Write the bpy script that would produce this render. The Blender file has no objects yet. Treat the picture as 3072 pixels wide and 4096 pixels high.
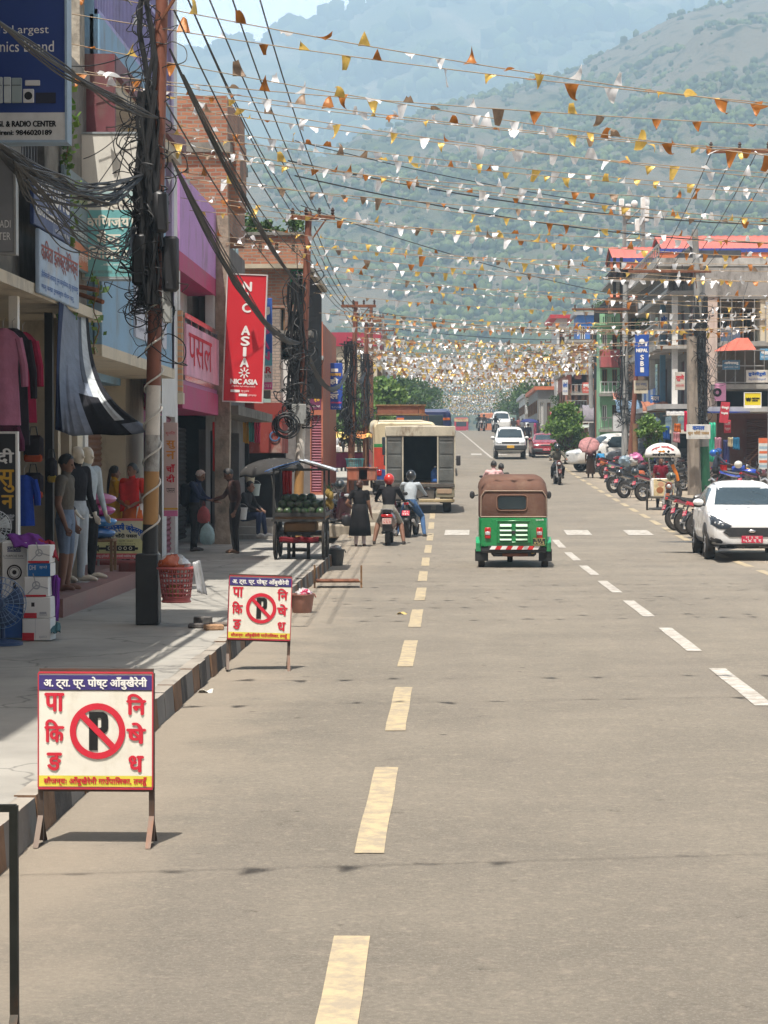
import bpy, math, random
import numpy as np
from mathutils import Vector, Matrix, Euler
S = bpy.context.scene
COL = S.collection
R = math.radians
rnd = random.Random(7)

# ---------------------------------------------------------------- camera, world, sun, exposure
F = 8500.0                                   # focal length in pixels of the 3072x4096 photograph
cd = bpy.data.cameras.new('camera'); cam = bpy.data.objects.new('camera', cd); COL.objects.link(cam)
cd.sensor_fit = 'VERTICAL'; cd.sensor_height = 36.0; cd.sensor_width = 27.0; cd.lens = F/4096*36
cd.clip_start = 0.1; cd.clip_end = 20000
cam.location = (0, 0, 2.0); cam.rotation_euler = (R(90-1.354), 0, R(1.657))
S.camera = cam
W = bpy.data.worlds.new('World'); S.world = W; W.use_nodes = True
nt = W.node_tree; sky = nt.nodes.new('ShaderNodeTexSky'); sky.sky_type = 'NISHITA'; sky.sun_disc = False
SUN = Vector((-0.115, -0.36, 1.0)).normalized()
sky.sun_elevation = math.asin(SUN.z); sky.sun_rotation = math.atan2(SUN.x, SUN.y)
sky.air_density = 1.0; sky.dust_density = 9.0; sky.ozone_density = 1.0
bg = nt.nodes['Background']; bg.inputs['Strength'].default_value = 0.068
nt.links.new(sky.outputs[0], bg.inputs['Color'])
sl = bpy.data.lights.new('sun', 'SUN'); sl.energy = 5.0; sl.angle = R(0.53); sl.color = (1.0, 0.945, 0.86)
so = bpy.data.objects.new('sun', sl); COL.objects.link(so); so.location = (0, 0, 60)
so.rotation_euler = SUN.to_track_quat('Z', 'Y').to_euler()
S.view_settings.view_transform = 'Standard'; S.view_settings.look = 'None'
S.view_settings.exposure = 0.57; S.view_settings.gamma = 1.0
try:
    S.cycles.use_denoising = True; S.cycles.max_bounces = 6; S.cycles.volume_bounces = 1
    S.cycles.transparent_max_bounces = 12
except Exception: pass

# ---------------------------------------------------------------- measuring helpers
CM = Euler(cam.rotation_euler).to_matrix()
def P(x, y, d):
    """the point at distance d along the street that the photograph shows at pixel x, y"""
    v = CM @ Vector(((x-1536)/F, (2048-y)/F, -1.0)); t = d/v.y
    return Vector((v.x*t, d, 2.0+v.z*t))
def UX(x, d): return P(x, 1847, d).x
def VZ(y, d): return P(1782, y, d).z
_gp = [(-60,0),(0,0),(30,0),(42,.02),(50,.12),(63,.46),(84,1.06),(116,2.12),(150,3.25),(185,4.42),(203,4.92),(225,5.3),(260,5.65),(340,6.1),(500,6.8),(800,8),(6000,12)]
def gz(y):
    if y <= _gp[0][0]: return _gp[0][1]
    for i in range(len(_gp)-1):
        a, b = _gp[i], _gp[i+1]
        if y <= b[0]:
            def sl_(j):
                j = max(1, min(len(_gp)-2, j)); p, q = _gp[j-1], _gp[j+1]
                return (q[1]-p[1])/(q[0]-p[0])
            h = b[0]-a[0]; t = (y-a[0])/h
            return ((2*t**3-3*t*t+1)*a[1] + (t**3-2*t*t+t)*h*sl_(i) + (-2*t**3+3*t*t)*b[1] + (t**3-t*t)*h*sl_(i+1))
    return _gp[-1][1]
def ground_at(x, y, lift=0.0):
    """distance d and point on the street surface (raised by lift) seen at pixel x, y"""
    lo, hi = 4.0, 220.0
    for _ in range(60):
        m = (lo+hi)/2
        if P(x, y, m).z > gz(m)+lift: lo = m
        else: hi = m
    p = P(x, y, lo); p.z = gz(lo)+lift
    return p

# ---------------------------------------------------------------- materials
_M = {}
def _c(c): return (c[0], c[1], c[2], 1.0)
def mul(c, k): return tuple(min(1.0, v*k) for v in c[:3])
def mat(name, col, rough=0.6, var=0.15, scale=4.0, bump=0.0, metal=0.0, dirt=None, damt=0.0, dscale=2.5, coat=0.0, trans=0.0, bscale=None):
    """procedural paint / cloth / concrete: a base colour broken up by two noises, optional dirt stains and bump"""
    key = (name, tuple(col), rough, var, scale, bump, metal, dirt, damt, dscale, coat, trans)
    if key in _M: return _M[key]
    m = bpy.data.materials.new(name); m.use_nodes = True
    n, l = m.node_tree.nodes, m.node_tree.links
    b = n['Principled BSDF']; b.inputs['Metallic'].default_value = metal
    b.inputs['Coat Weight'].default_value = coat; b.inputs['Specular IOR Level'].default_value = .12 if rough >= .75 else .5
    tc = n.new('ShaderNodeTexCoord')
    no = n.new('ShaderNodeTexNoise'); no.inputs['Scale'].default_value = scale; no.inputs['Detail'].default_value = 5; no.inputs['Roughness'].default_value = .6
    l.new(tc.outputs['Object'], no.inputs['Vector'])
    mx = n.new('ShaderNodeMix'); mx.data_type = 'RGBA'
    mx.inputs[6].default_value = _c(mul(col, 1-var)); mx.inputs[7].default_value = _c(mul(col, 1+var))
    mr = n.new('ShaderNodeMapRange'); mr.inputs[1].default_value = .3; mr.inputs[2].default_value = .7
    l.new(no.outputs[0], mr.inputs[0]); l.new(mr.outputs[0], mx.inputs[0])
    out = mx.outputs[2]
    if dirt:
        n2 = n.new('ShaderNodeTexNoise'); n2.inputs['Scale'].default_value = dscale; n2.inputs['Detail'].default_value = 8; n2.inputs['Roughness'].default_value = .7
        mp = n.new('ShaderNodeMapping'); mp.inputs['Scale'].default_value = (1, 1, .45); l.new(tc.outputs['Object'], mp.inputs[0]); l.new(mp.outputs[0], n2.inputs['Vector'])
        r2 = n.new('ShaderNodeMapRange'); r2.inputs[1].default_value = .52; r2.inputs[2].default_value = .68; r2.inputs[4].default_value = damt
        l.new(n2.outputs[0], r2.inputs[0])
        m2 = n.new('ShaderNodeMix'); m2.data_type = 'RGBA'; m2.inputs[7].default_value = _c(dirt)
        l.new(r2.outputs[0], m2.inputs[0]); l.new(out, m2.inputs[6]); out = m2.outputs[2]
    l.new(out, b.inputs['Base Color'])
    rr = n.new('ShaderNodeMapRange'); rr.inputs[3].default_value = max(.02, rough-.1); rr.inputs[4].default_value = min(1, rough+.12)
    l.new(no.outputs[0], rr.inputs[0]); l.new(rr.outputs[0], b.inputs['Roughness'])
    if bump:
        bn = n.new('ShaderNodeBump'); bn.inputs['Strength'].default_value = bump; bn.inputs['Distance'].default_value = .02
        nb = n.new('ShaderNodeTexNoise'); nb.inputs['Scale'].default_value = (bscale or scale*6); nb.inputs['Detail'].default_value = 6
        l.new(tc.outputs['Object'], nb.inputs['Vector'])
        l.new(nb.outputs[0], bn.inputs['Height']); l.new(bn.outputs[0], b.inputs['Normal'])
    if trans:
        tr = n.new('ShaderNodeBsdfTranslucent'); l.new(out, tr.inputs[0]); ms = n.new('ShaderNodeMixShader'); ms.inputs[0].default_value = trans
        l.new(b.outputs[0], ms.inputs[1]); l.new(tr.outputs[0], ms.inputs[2]); l.new(ms.outputs[0], n['Material Output'].inputs[0])
    _M[key] = m
    return m
def paint(name, col, rough=.6, amt=.6, dirt=(.16, .13, .10)):     # weathered wall paint
    return mat(name, col, rough, .10, 1.3, .25, 0, dirt, amt, 1.6)
def conc(name, col=(.33,.31,.28), amt=.5): return mat(name, col, .85, .2, 1.6, .4, 0, (.10,.09,.08), min(1, amt*1.3), 1.2)
def metal(name, col, rough=.45, rust=0.0): return mat(name, col, rough, .15, 6, .1, .55, (.17,.07,.035) if rust else None, rust, 5)
def plastic(name, col, rough=.4): return mat(name, col, rough, .08, 8)
def cloth(name, col, var=.18): return mat(name, col, .9, var, 9, .35, 0, None, 0, 2, 0, 0.12)
def carpaint(name, col): return mat(name, col, .28, .03, 3, 0, 0, (.25,.22,.18), .12, 2.2, .6)
def brick(name, c1, c2, mortar, sc=1.0, grime=.4):
    key = ('brick', name)
    if key in _M: return _M[key]
    m = bpy.data.materials.new(name); m.use_nodes = True; n, l = m.node_tree.nodes, m.node_tree.links; b = n['Principled BSDF']
    tc = n.new('ShaderNodeTexCoord'); sx = n.new('ShaderNodeSeparateXYZ'); l.new(tc.outputs['Object'], sx.inputs[0])
    ad = n.new('ShaderNodeMath'); l.new(sx.outputs[0], ad.inputs[0]); l.new(sx.outputs[1], ad.inputs[1])
    cb = n.new('ShaderNodeCombineXYZ'); l.new(ad.outputs[0], cb.inputs[0]); l.new(sx.outputs[2], cb.inputs[1])
    nz = n.new('ShaderNodeTexNoise'); nz.inputs['Scale'].default_value = 5; l.new(tc.outputs['Object'], nz.inputs['Vector'])
    vm = n.new('ShaderNodeVectorMath'); vm.operation = 'MULTIPLY_ADD'; vm.inputs[1].default_value = (.05,.05,0); l.new(nz.outputs['Color'], vm.inputs[0]); l.new(cb.outputs[0], vm.inputs[2])
    bt = n.new('ShaderNodeTexBrick'); bt.inputs['Scale'].default_value = 1; bt.inputs['Brick Width'].default_value = .24*sc; bt.inputs['Row Height'].default_value = .085*sc
    bt.inputs['Mortar Size'].default_value = .012*sc; bt.inputs['Color1'].default_value = _c(c1); bt.inputs['Color2'].default_value = _c(c2); bt.inputs['Mortar'].default_value = _c(mortar)
    l.new(vm.outputs[0], bt.inputs['Vector'])
    n2 = n.new('ShaderNodeTexNoise'); n2.inputs['Scale'].default_value = 1.1; n2.inputs['Detail'].default_value = 9; l.new(tc.outputs['Object'], n2.inputs['Vector'])
    r2 = n.new('ShaderNodeMapRange'); r2.inputs[1].default_value = .48; r2.inputs[2].default_value = .66; r2.inputs[4].default_value = grime; l.new(n2.outputs[0], r2.inputs[0])
    m2 = n.new('ShaderNodeMix'); m2.data_type = 'RGBA'; m2.inputs[7].default_value = (.12,.10,.085,1); l.new(r2.outputs[0], m2.inputs[0]); l.new(bt.outputs[0], m2.inputs[6])
    l.new(m2.outputs[2], b.inputs['Base Color']); b.inputs['Roughness'].default_value = .9
    bn = n.new('ShaderNodeBump'); bn.inputs['Strength'].default_value = .7; bn.inputs['Distance'].default_value = .02; bn.invert = True
    l.new(bt.outputs['Fac'], bn.inputs['Height']); l.new(bn.outputs[0], b.inputs['Normal'])
    _M[key] = m
    return m
def glass(name='dark_glass', col=(.025,.035,.04), rough=.06):
    return mat(name, col, rough, .2, 1.5, 0, 0)
def stripes(name, cols, axis=0, period=1.0, rough=.7, wob=0.0, sharp=True):
    """repeating bands along one object axis"""
    key = ('stripes', name)
    if key in _M: return _M[key]
    m = bpy.data.materials.new(name); m.use_nodes = True; n, l = m.node_tree.nodes, m.node_tree.links; b = n['Principled BSDF']
    tc = n.new('ShaderNodeTexCoord'); sx = n.new('ShaderNodeSeparateXYZ'); l.new(tc.outputs['Object'], sx.inputs[0])
    src = sx.outputs[axis] if axis < 3 else None
    if axis == 3:
        a = n.new('ShaderNodeMath'); l.new(sx.outputs[0], a.inputs[0]); l.new(sx.outputs[2], a.inputs[1]); src = a.outputs[0]
    d = n.new('ShaderNodeMath'); d.operation = 'DIVIDE'; d.inputs[1].default_value = period; l.new(src, d.inputs[0])
    fr = n.new('ShaderNodeMath'); fr.operation = 'FRACT'; l.new(d.outputs[0], fr.inputs[0])
    cr = n.new('ShaderNodeValToRGB'); cr.color_ramp.interpolation = 'CONSTANT' if sharp else 'LINEAR'
    el = cr.color_ramp.elements
    while len(el) < len(cols): el.new(.5)
    for i, c in enumerate(cols): el[i].position = i/len(cols); el[i].color = _c(c)
    l.new(fr.outputs[0], cr.inputs[0])
    no = n.new('ShaderNodeTexNoise'); no.inputs['Scale'].default_value = 7; no.inputs['Detail'].default_value = 7; l.new(tc.outputs['Object'], no.inputs['Vector'])
    r2 = n.new('ShaderNodeMapRange'); r2.inputs[1].default_value = .5; r2.inputs[2].default_value = .68; r2.inputs[4].default_value = .55; l.new(no.outputs[0], r2.inputs[0])
    m2 = n.new('ShaderNodeMix'); m2.data_type = 'RGBA'; m2.inputs[7].default_value = (.2,.17,.14,1); l.new(r2.outputs[0], m2.inputs[0]); l.new(cr.outputs[0], m2.inputs[6])
    l.new(m2.outputs[2], b.inputs['Base Color']); b.inputs['Roughness'].default_value = rough
    _M[key] = m
    return m

# ---------------------------------------------------------------- mesh helpers
class MB:
    """collects shapes, then links them as ONE mesh object"""
    def __init__(s): s.v = []; s.f = []; s.m = []; s.cur = 0
    def add(s, vs, fs, m=None):
        o = len(s.v); s.v += [tuple(p) for p in vs]; s.f += [tuple(i+o for i in f) for f in fs]; s.m += [s.cur if m is None else m]*len(fs); return s
    def box(s, a, b, m=None, M=None):
        x0,y0,z0 = a; x1,y1,z1 = b
        vs = [Vector(p) for p in ((x0,y0,z0),(x1,y0,z0),(x1,y1,z0),(x0,y1,z0),(x0,y0,z1),(x1,y0,z1),(x1,y1,z1),(x0,y1,z1))]
        if M is not None: vs = [M @ p for p in vs]
        return s.add(vs, [(0,3,2,1),(4,5,6,7),(0,1,5,4),(1,2,6,5),(2,3,7,6),(3,0,4,7)], m)
    def bbox(s, a, b, r=.02, m=None, M=None):
        """box with chamfered edges"""
        x0,y0,z0 = a; x1,y1,z1 = b; r = min(r, (x1-x0)*.45, (y1-y0)*.45, (z1-z0)*.45)
        rings = []
        for z, i in ((z0, r), (z0+r, 0), (z1-r, 0), (z1, r)):
            rings.append([(x0+r, y0+i, z), (x1-r, y0+i, z), (x1-i, y0+r, z), (x1-i, y1-r, z), (x1-r, y1-i, z), (x0+r, y1-i, z), (x0+i, y1-r, z), (x0+i, y0+r, z)])
        if M is not None: rings = [[M @ Vector(p) for p in q] for q in rings]
        return s.loft(rings, True, True, m)
    def loft(s, rings, closed=True, caps=True, m=None):
        n = len(rings[0]); vs = [p for r in rings for p in r]; fs = []
        for i in range(len(rings)-1):
            for j in range(n if closed else n-1):
                k = (j+1) % n; fs.append((i*n+j, i*n+k, (i+1)*n+k, (i+1)*n+j))
        if caps: fs.append(tuple(range(n-1, -1, -1))); fs.append(tuple((len(rings)-1)*n+j for j in range(n)))
        return s.add(vs, fs, m)
    def tube(s, pts, r, n=6, m=None, caps=True):
        pts = [Vector(p) for p in pts]; rs = r if isinstance(r, (list, tuple)) else [r]*len(pts); rings = []; prev = None
        for i, p in enumerate(pts):
            t = (pts[min(i+1, len(pts)-1)]-pts[max(i-1, 0)])
            if t.length < 1e-9: t = Vector((0,0,1))
            t.normalize()
            if prev is None: a = t.cross(Vector((0,0,1)) if abs(t.z) < .9 else Vector((1,0,0)))
            else: a = prev - t*prev.dot(t)
            if a.length < 1e-6: a = t.orthogonal()
            a.normalize(); prev = a; b = t.cross(a)
            rings.append([p+(a*math.cos(q)+b*math.sin(q))*rs[i] for q in [2*math.pi*k/n for k in range(n)]])
        return s.loft(rings, True, caps, m)
    def lathe(s, prof, c=(0,0,0), n=16, m=None, ax=(0,0,1), caps=True):
        q = Vector(ax).to_track_quat('Z','Y').to_matrix(); c = Vector(c)
        rings = [[c+q@Vector((r*math.cos(2*math.pi*k/n), r*math.sin(2*math.pi*k/n), z)) for k in range(n)] for r, z in prof]
        return s.loft(rings, True, caps, m)
    def ball(s, c, r, n=10, k=7, m=None, M=None):
        r = (r,r,r) if not hasattr(r, '__len__') else r; rings = []
        for i in range(k+1):
            a = -math.pi/2+math.pi*i/k; cc = max(.02, math.cos(a))
            rings.append([Vector((r[0]*cc*math.cos(2*math.pi*j/n), r[1]*cc*math.sin(2*math.pi*j/n), r[2]*math.sin(a))) for j in range(n)])
        rings = [[Vector(c)+(M@p if M is not None else p) for p in q] for q in rings]
        return s.loft(rings, True, True, m)
    def quad(s, a, b, c, d, m=None): return s.add([a,b,c,d], [(0,1,2,3)], m)
    def prism(s, poly, fa, fb, m=None):
        """poly of 2D points mapped by fa (front) and fb (back) to 3D"""
        return s.loft([[fa(p) for p in poly], [fb(p) for p in poly]], True, True, m)
    def torus(s, c, R_, r, ax=(1,0,0), n=20, k=8, m=None, sq=1.0):
        q = Vector(ax).to_track_quat('Z','Y').to_matrix(); c = Vector(c); vs = []; fs = []
        for i in range(n):
            a = 2*math.pi*i/n
            for j in range(k):
                b = 2*math.pi*j/k; rr = R_+r*math.cos(b); vs.append(c+q@Vector((rr*math.cos(a), rr*math.sin(a), r*sq*math.sin(b))))
        for i in range(n):
            for j in range(k):
                fs.append((i*k+j, ((i+1)%n)*k+j, ((i+1)%n)*k+(j+1)%k, i*k+(j+1)%k))
        return s.add(vs, fs, m)
    def grid(s, fn, nu, nv, m=None):
        vs = [fn(i/nu, j/nv) for j in range(nv+1) for i in range(nu+1)]
        fs = [(j*(nu+1)+i, j*(nu+1)+i+1, (j+1)*(nu+1)+i+1, (j+1)*(nu+1)+i) for j in range(nv) for i in range(nu)]
        return s.add(vs, fs, m)
    def mesh(s, name, mats, smooth=True):
        me = bpy.data.meshes.new(name); me.from_pydata(s.v, [], s.f)
        for q in (mats if isinstance(mats, (list, tuple)) else [mats]): me.materials.append(q)
        me.polygons.foreach_set('material_index', s.m)
        if smooth:
            me.polygons.foreach_set('use_smooth', [True]*len(s.f)); me.update(); me.validate()
            try: me.set_sharp_from_angle(angle=R(38))
            except Exception: pass
        else: me.update(); me.validate()
        return me
    def build(s, name, mats, parent=None, smooth=True, loc=None):
        o = bpy.data.objects.new(name, s.mesh(name, mats, smooth)); COL.objects.link(o)
        if parent is not None: o.parent = parent
        if loc is not None: o.location = loc
        return o
    def shell(s, name, mats, parent=None, thick=.004, smooth=True):
        """like build(), but gives a sheet real thickness"""
        o = s.build(name, mats, parent, smooth); q = o.modifiers.new('thickness', 'SOLIDIFY'); q.thickness = thick; q.offset = 0
        return o
def tag(o, label, cat, group=None, kind=None):
    if label: o['label'] = label
    if cat: o['category'] = cat
    if group: o['group'] = group
    if kind: o['kind'] = kind
    return o
def thing(name, label, cat, loc=(0,0,0), rz=0.0, group=None, rx=0.0, ry=0.0):
    o = bpy.data.objects.new(name, None); COL.objects.link(o); o.empty_display_size = .1
    o.location = loc; o.rotation_euler = (rx, ry, rz)
    return tag(o, label, cat, group)
def struct(o): o['kind'] = 'structure'; return o
def kids(o): return [c for c in bpy.data.objects if c.parent == o]
def copy_tree(o, parent=None, _k=None):
    if _k is None:
        _k = {}
        for c in bpy.data.objects:
            if c.parent: _k.setdefault(c.parent.name, []).append(c)
    c = o.copy(); COL.objects.link(c); c.parent = parent
    for ch in _k.get(o.name, []): copy_tree(ch, c, _k)
    return c
def place(o, loc, rz=None, label=None, group=None, sc=None):
    o.location = loc
    if rz is not None: o.rotation_euler = (o.rotation_euler[0], o.rotation_euler[1], rz)
    if label: o['label'] = label
    if group: o['group'] = group
    if sc: o.scale = (sc, sc, sc) if not hasattr(sc, '__len__') else sc
    return o
def recolor(root, part, m, slot=0):
    for c in root.children_recursive if hasattr(root, 'children_recursive') else kids(root):
        if c.name.split('.')[0] == part:
            c.material_slots[slot].link = 'OBJECT'; c.material_slots[slot].material = m
TMP = bpy.data.scenes.new('workbench')
def evaluated(ob):
    """mesh of an unlinked object with its modifiers applied"""
    TMP.collection.objects.link(ob); vl = TMP.view_layers[0]; vl.update(); dg = vl.depsgraph
    me = bpy.data.meshes.new_from_object(ob.evaluated_get(dg)); TMP.collection.objects.unlink(ob)
    return me
_TX = {}
def glyphs(s):
    if s in _TX: return _TX[s]
    c = bpy.data.curves.new('t', 'FONT'); c.body = s; c.size = 1; c.resolution_u = 3; c.align_x = 'LEFT'
    ob = bpy.data.objects.new('t', c); me = evaluated(ob)
    vs = [v.co.copy() for v in me.vertices]; fs = [tuple(p.vertices) for p in me.polygons]
    _TX[s] = (vs, fs); bpy.data.objects.remove(ob); bpy.data.curves.remove(c); bpy.data.meshes.remove(me)
    return _TX[s]
def text(parent, s, rect, m, fn=None, bold=0.0, name='lettering', fit=True, y=-0.004, warp=None):
    """flat lettering filling rect (x0,z0,x1,z1) on a panel's local XZ plane that faces -Y; fn maps (x,z,lift) elsewhere"""
    vs, fs = glyphs(s)
    if not vs: return None
    xs = [v.x for v in vs]; ys = [v.y for v in vs]; x0, x1, y0, y1 = min(xs), max(xs), min(ys), max(ys)
    sx = (rect[2]-rect[0])/max(1e-4, x1-x0); sy = (rect[3]-rect[1])/max(1e-4, y1-y0)
    b = MB(); reps = [(0,0)] if not bold else [(0,0),(bold,0),(-bold,0),(0,bold*.7),(0,-bold*.7)]
    for i, (dx, dz) in enumerate(reps):
        out = []
        for v in vs:
            X = rect[0]+(v.x-x0)*sx+dx; Z = rect[1]+(v.y-y0)*sy+dz
            if warp: X, Z = warp(X, Z)
            out.append(fn(X, Z, i*.0004) if fn else (X, y-i*.0004, Z))
        b.add(out, fs)
    return b.build(name, m, parent, smooth=False)

GREY = conc('concrete'); DARK = mat('dark_interior', (.022,.020,.020), .9, .4, 2); BLACK = plastic('black_plastic', (.018,.018,.02), .45)  # dark interior colour carries the shade of shop depths and hollows
RUBBER = mat('rubber', (.022,.021,.02), .85, .25, 12, .3); CHROME = mat('chrome', (.62,.62,.63), .2, .05, 4, 0, 1.0); STEEL = metal('steel', (.36,.35,.33), .45, .3)
RUST = mat('rusty_steel', (.20,.085,.05), .75, .3, 5, .3, .2, (.09,.05,.035), .7, 3); WHITE = mat('white_paint', (.76,.75,.72), .5, .05, 3, .05, 0, (.4,.35,.28), .35, 2)
CABLE = mat('black_cable', (.016,.016,.017), .6, .3, 9); WOOD = mat('old_wood', (.22,.13,.07), .75, .3, 4, .4, 0, (.08,.05,.03), .5, 3)
# ---------------------------------------------------------------- setting: ground, road, kerb, hills
def asphalt():
    m = bpy.data.materials.new('dusty_asphalt'); m.use_nodes = True; n, l = m.node_tree.nodes, m.node_tree.links; b = n['Principled BSDF']
    tc = n.new('ShaderNodeTexCoord')
    def noise(sc, det=6, ro=.6, stretch=None):
        q = n.new('ShaderNodeTexNoise'); q.inputs['Scale'].default_value = sc; q.inputs['Detail'].default_value = det; q.inputs['Roughness'].default_value = ro
        if stretch:
            mp = n.new('ShaderNodeMapping'); mp.inputs['Scale'].default_value = stretch; l.new(tc.outputs['Object'], mp.inputs[0]); l.new(mp.outputs[0], q.inputs['Vector'])
        else: l.new(tc.outputs['Object'], q.inputs['Vector'])
        return q.outputs[0]
    def rng(x, a, c, lo=0., hi=1.):
        q = n.new('ShaderNodeMapRange'); q.inputs[1].default_value = a; q.inputs[2].default_value = c; q.inputs[3].default_value = lo; q.inputs[4].default_value = hi; l.new(x, q.inputs[0]); return q.outputs[0]
    def mix(f, a, c):
        q = n.new('ShaderNodeMix'); q.data_type = 'RGBA'; l.new(f, q.inputs[0])
        for i, z in ((6, a), (7, c)):
            if isinstance(z, tuple): q.inputs[i].default_value = _c(z)
            else: l.new(z, q.inputs[i])
        return q.outputs[2]
    c = mix(rng(noise(.5, 8), .35, .68), (.166,.148,.122), (.234,.206,.166))
    c = mix(rng(noise(1.9, 9, .75), .5, .75, 0, .4), c, (.33,.285,.225)); c = mix(rng(noise(9, 8, .8), .52, .66, 0, .55), c, (.36,.31,.245)); c = mix(rng(noise(14, 7, .75), .55, .68, 0, .5), c, (.13,.112,.095))                   # dust
    c = mix(rng(noise(.30, 4, .5, (3.0, .25, 1)), .5, .7, 0, .38), c, (.165,.145,.125))      # wheel tracks
    c = mix(rng(noise(1.1, 8, .75), .60, .66, 0, .4), c, (.12,.105,.09)); c = mix(rng(noise(2.6, 6, .7), .64, .70, 0, .7), c, (.085,.072,.06))                  # oil spots
    c = mix(rng(noise(30, 6, .85), .45, .62, 0, .6), c, (.10,.088,.076)); c = mix(rng(noise(60, 4, .8), .5, .62, 0, .5), c, (.37,.33,.27))
    vo = n.new('ShaderNodeTexVoronoi'); vo.inputs['Scale'].default_value = 2.6; l.new(tc.outputs['Object'], vo.inputs['Vector']); cc_ = n.new('ShaderNodeSeparateXYZ'); l.new(vo.outputs['Color'], cc_.inputs[0])
    th = n.new('ShaderNodeMath'); th.operation = 'MULTIPLY_ADD'; th.inputs[1].default_value = .14; th.inputs[2].default_value = -.05; l.new(cc_.outputs[0], th.inputs[0])
    df = n.new('ShaderNodeMath'); df.operation = 'SUBTRACT'; l.new(th.outputs[0], df.inputs[0]); l.new(vo.outputs['Distance'], df.inputs[1]); c = mix(rng(df.outputs[0], -.01, .03, 0, .8), c, (.06,.052,.045))                     # aggregate
    sx = n.new('ShaderNodeSeparateXYZ'); l.new(tc.outputs['Object'], sx.inputs[0])
    g = n.new('ShaderNodeMath'); g.operation = 'ADD'; l.new(sx.outputs[0], g.inputs[0]); l.new(rng(noise(1.3, 7), .2, .8, -.5, .5), g.inputs[1])
    c = mix(rng(g.outputs[0], -1.95, -1.2, .55, 0), c, (.32,.27,.21))                          # sand swept to the kerb
    c = mix(rng(g.outputs[0], 5.5, 6.8, 0, .75), c, (.34,.285,.22))
    l.new(c, b.inputs['Base Color']); b.inputs['Roughness'].default_value = .88; b.inputs['Specular IOR Level'].default_value = .2
    bn = n.new('ShaderNodeBump'); bn.inputs['Strength'].default_value = .9; bn.inputs['Distance'].default_value = .015
    l.new(noise(42, 8, .8), bn.inputs['Height']); l.new(bn.outputs[0], b.inputs['Normal'])
    return m
ASPH = asphalt()
YS = [-14+2*i for i in range(0, 120)]+[230+10*i for i in range(58)]
def sheet(name, x0, x1, ys, lift, m, nx=2, kind=True):
    b = MB(); fn = lambda y, x: (x, y, gz(y)+(lift(x, y) if callable(lift) else lift)); n_ = nx
    vs = [fn(y, x0+(x1-x0)*i/n_) for y in ys for i in range(n_+1)]
    fs = [(j*(n_+1)+i, j*(n_+1)+i+1, (j+1)*(n_+1)+i+1, (j+1)*(n_+1)+i) for j in range(len(ys)-1) for i in range(n_)]
    b.add(vs, fs); o = b.build(name, m)
    return struct(o) if kind else o
DUST = mat('dusty_ground', (.30,.25,.19), .95, .22, .8, .5, 0, (.16,.14,.11), .5, .6)
SIDE = mat('worn_pavement', (.30,.285,.255), .9, .18, .9, .4, 0, (.15,.15,.145), .45, 1.0)
def cracks(m, sc, w, col):
    n, l = m.node_tree.nodes, m.node_tree.links; b = n['Principled BSDF']; src = b.inputs['Base Color'].links[0].from_socket
    tc = n.new('ShaderNodeTexCoord'); nz = n.new('ShaderNodeTexNoise'); nz.inputs['Scale'].default_value = 2.5; nz.inputs['Detail'].default_value = 6; l.new(tc.outputs['Object'], nz.inputs['Vector'])
    v = n.new('ShaderNodeVectorMath'); v.operation = 'MULTIPLY_ADD'; v.inputs[1].default_value = (.5,.5,.5); l.new(nz.outputs['Color'], v.inputs[0]); l.new(tc.outputs['Object'], v.inputs[2])
    vo = n.new('ShaderNodeTexVoronoi'); vo.feature = 'DISTANCE_TO_EDGE'; vo.inputs['Scale'].default_value = sc; l.new(v.outputs[0], vo.inputs['Vector'])
    r = n.new('ShaderNodeMapRange'); r.inputs[1].default_value = 0; r.inputs[2].default_value = w; r.inputs[3].default_value = .7; r.inputs[4].default_value = 0; l.new(vo.outputs['Distance'], r.inputs[0])
    x = n.new('ShaderNodeMix'); x.data_type = 'RGBA'; x.inputs[7].default_value = _c(col); l.new(r.outputs[0], x.inputs[0]); l.new(src, x.inputs[6]); l.new(x.outputs[2], b.inputs['Base Color'])
cracks(SIDE, .45, .012, (.10,.095,.09))
sheet('ground', -900, 900, YS+[900, 1400, 2400, 4000], -.35, DUST, 8)
sheet('road', -2.6, 7.9, YS, 0.0, ASPH, 6)
sheet('dirt_shoulder', 7.2, 30, [y for y in YS if y < 420], lambda x, y: .012+.05*max(0, min(1, (x-8))), DUST, 10)
# left pavement: X from the shops to the kerb; the kerb steps back beyond the stalls
def kerb_x(y): return -2.16 if y < 44.5 else (-2.16-1.5*min(1, (y-44.5)/3.5))
KY = [-14+.6*i for i in range(100)]+[46+1.0*i for i in range(80)]
b = MB()
for i in range(len(KY)-1):
    y0, y1 = KY[i], KY[i+1]; z0, z1 = gz(y0)+.215, gz(y1)+.215
    a0, a1 = kerb_x(y0)-.12, kerb_x(y1)-.12
    b.quad((-14, y0, z0), (a0, y0, z0), (a1, y1, z1), (-14, y1, z1))
struct(b.build('pavement', SIDE))
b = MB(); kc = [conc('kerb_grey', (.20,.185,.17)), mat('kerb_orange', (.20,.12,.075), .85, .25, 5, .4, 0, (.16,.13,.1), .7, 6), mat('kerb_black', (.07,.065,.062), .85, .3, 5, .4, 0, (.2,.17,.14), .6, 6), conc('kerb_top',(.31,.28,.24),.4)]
y = -10.0; i = 0
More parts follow.
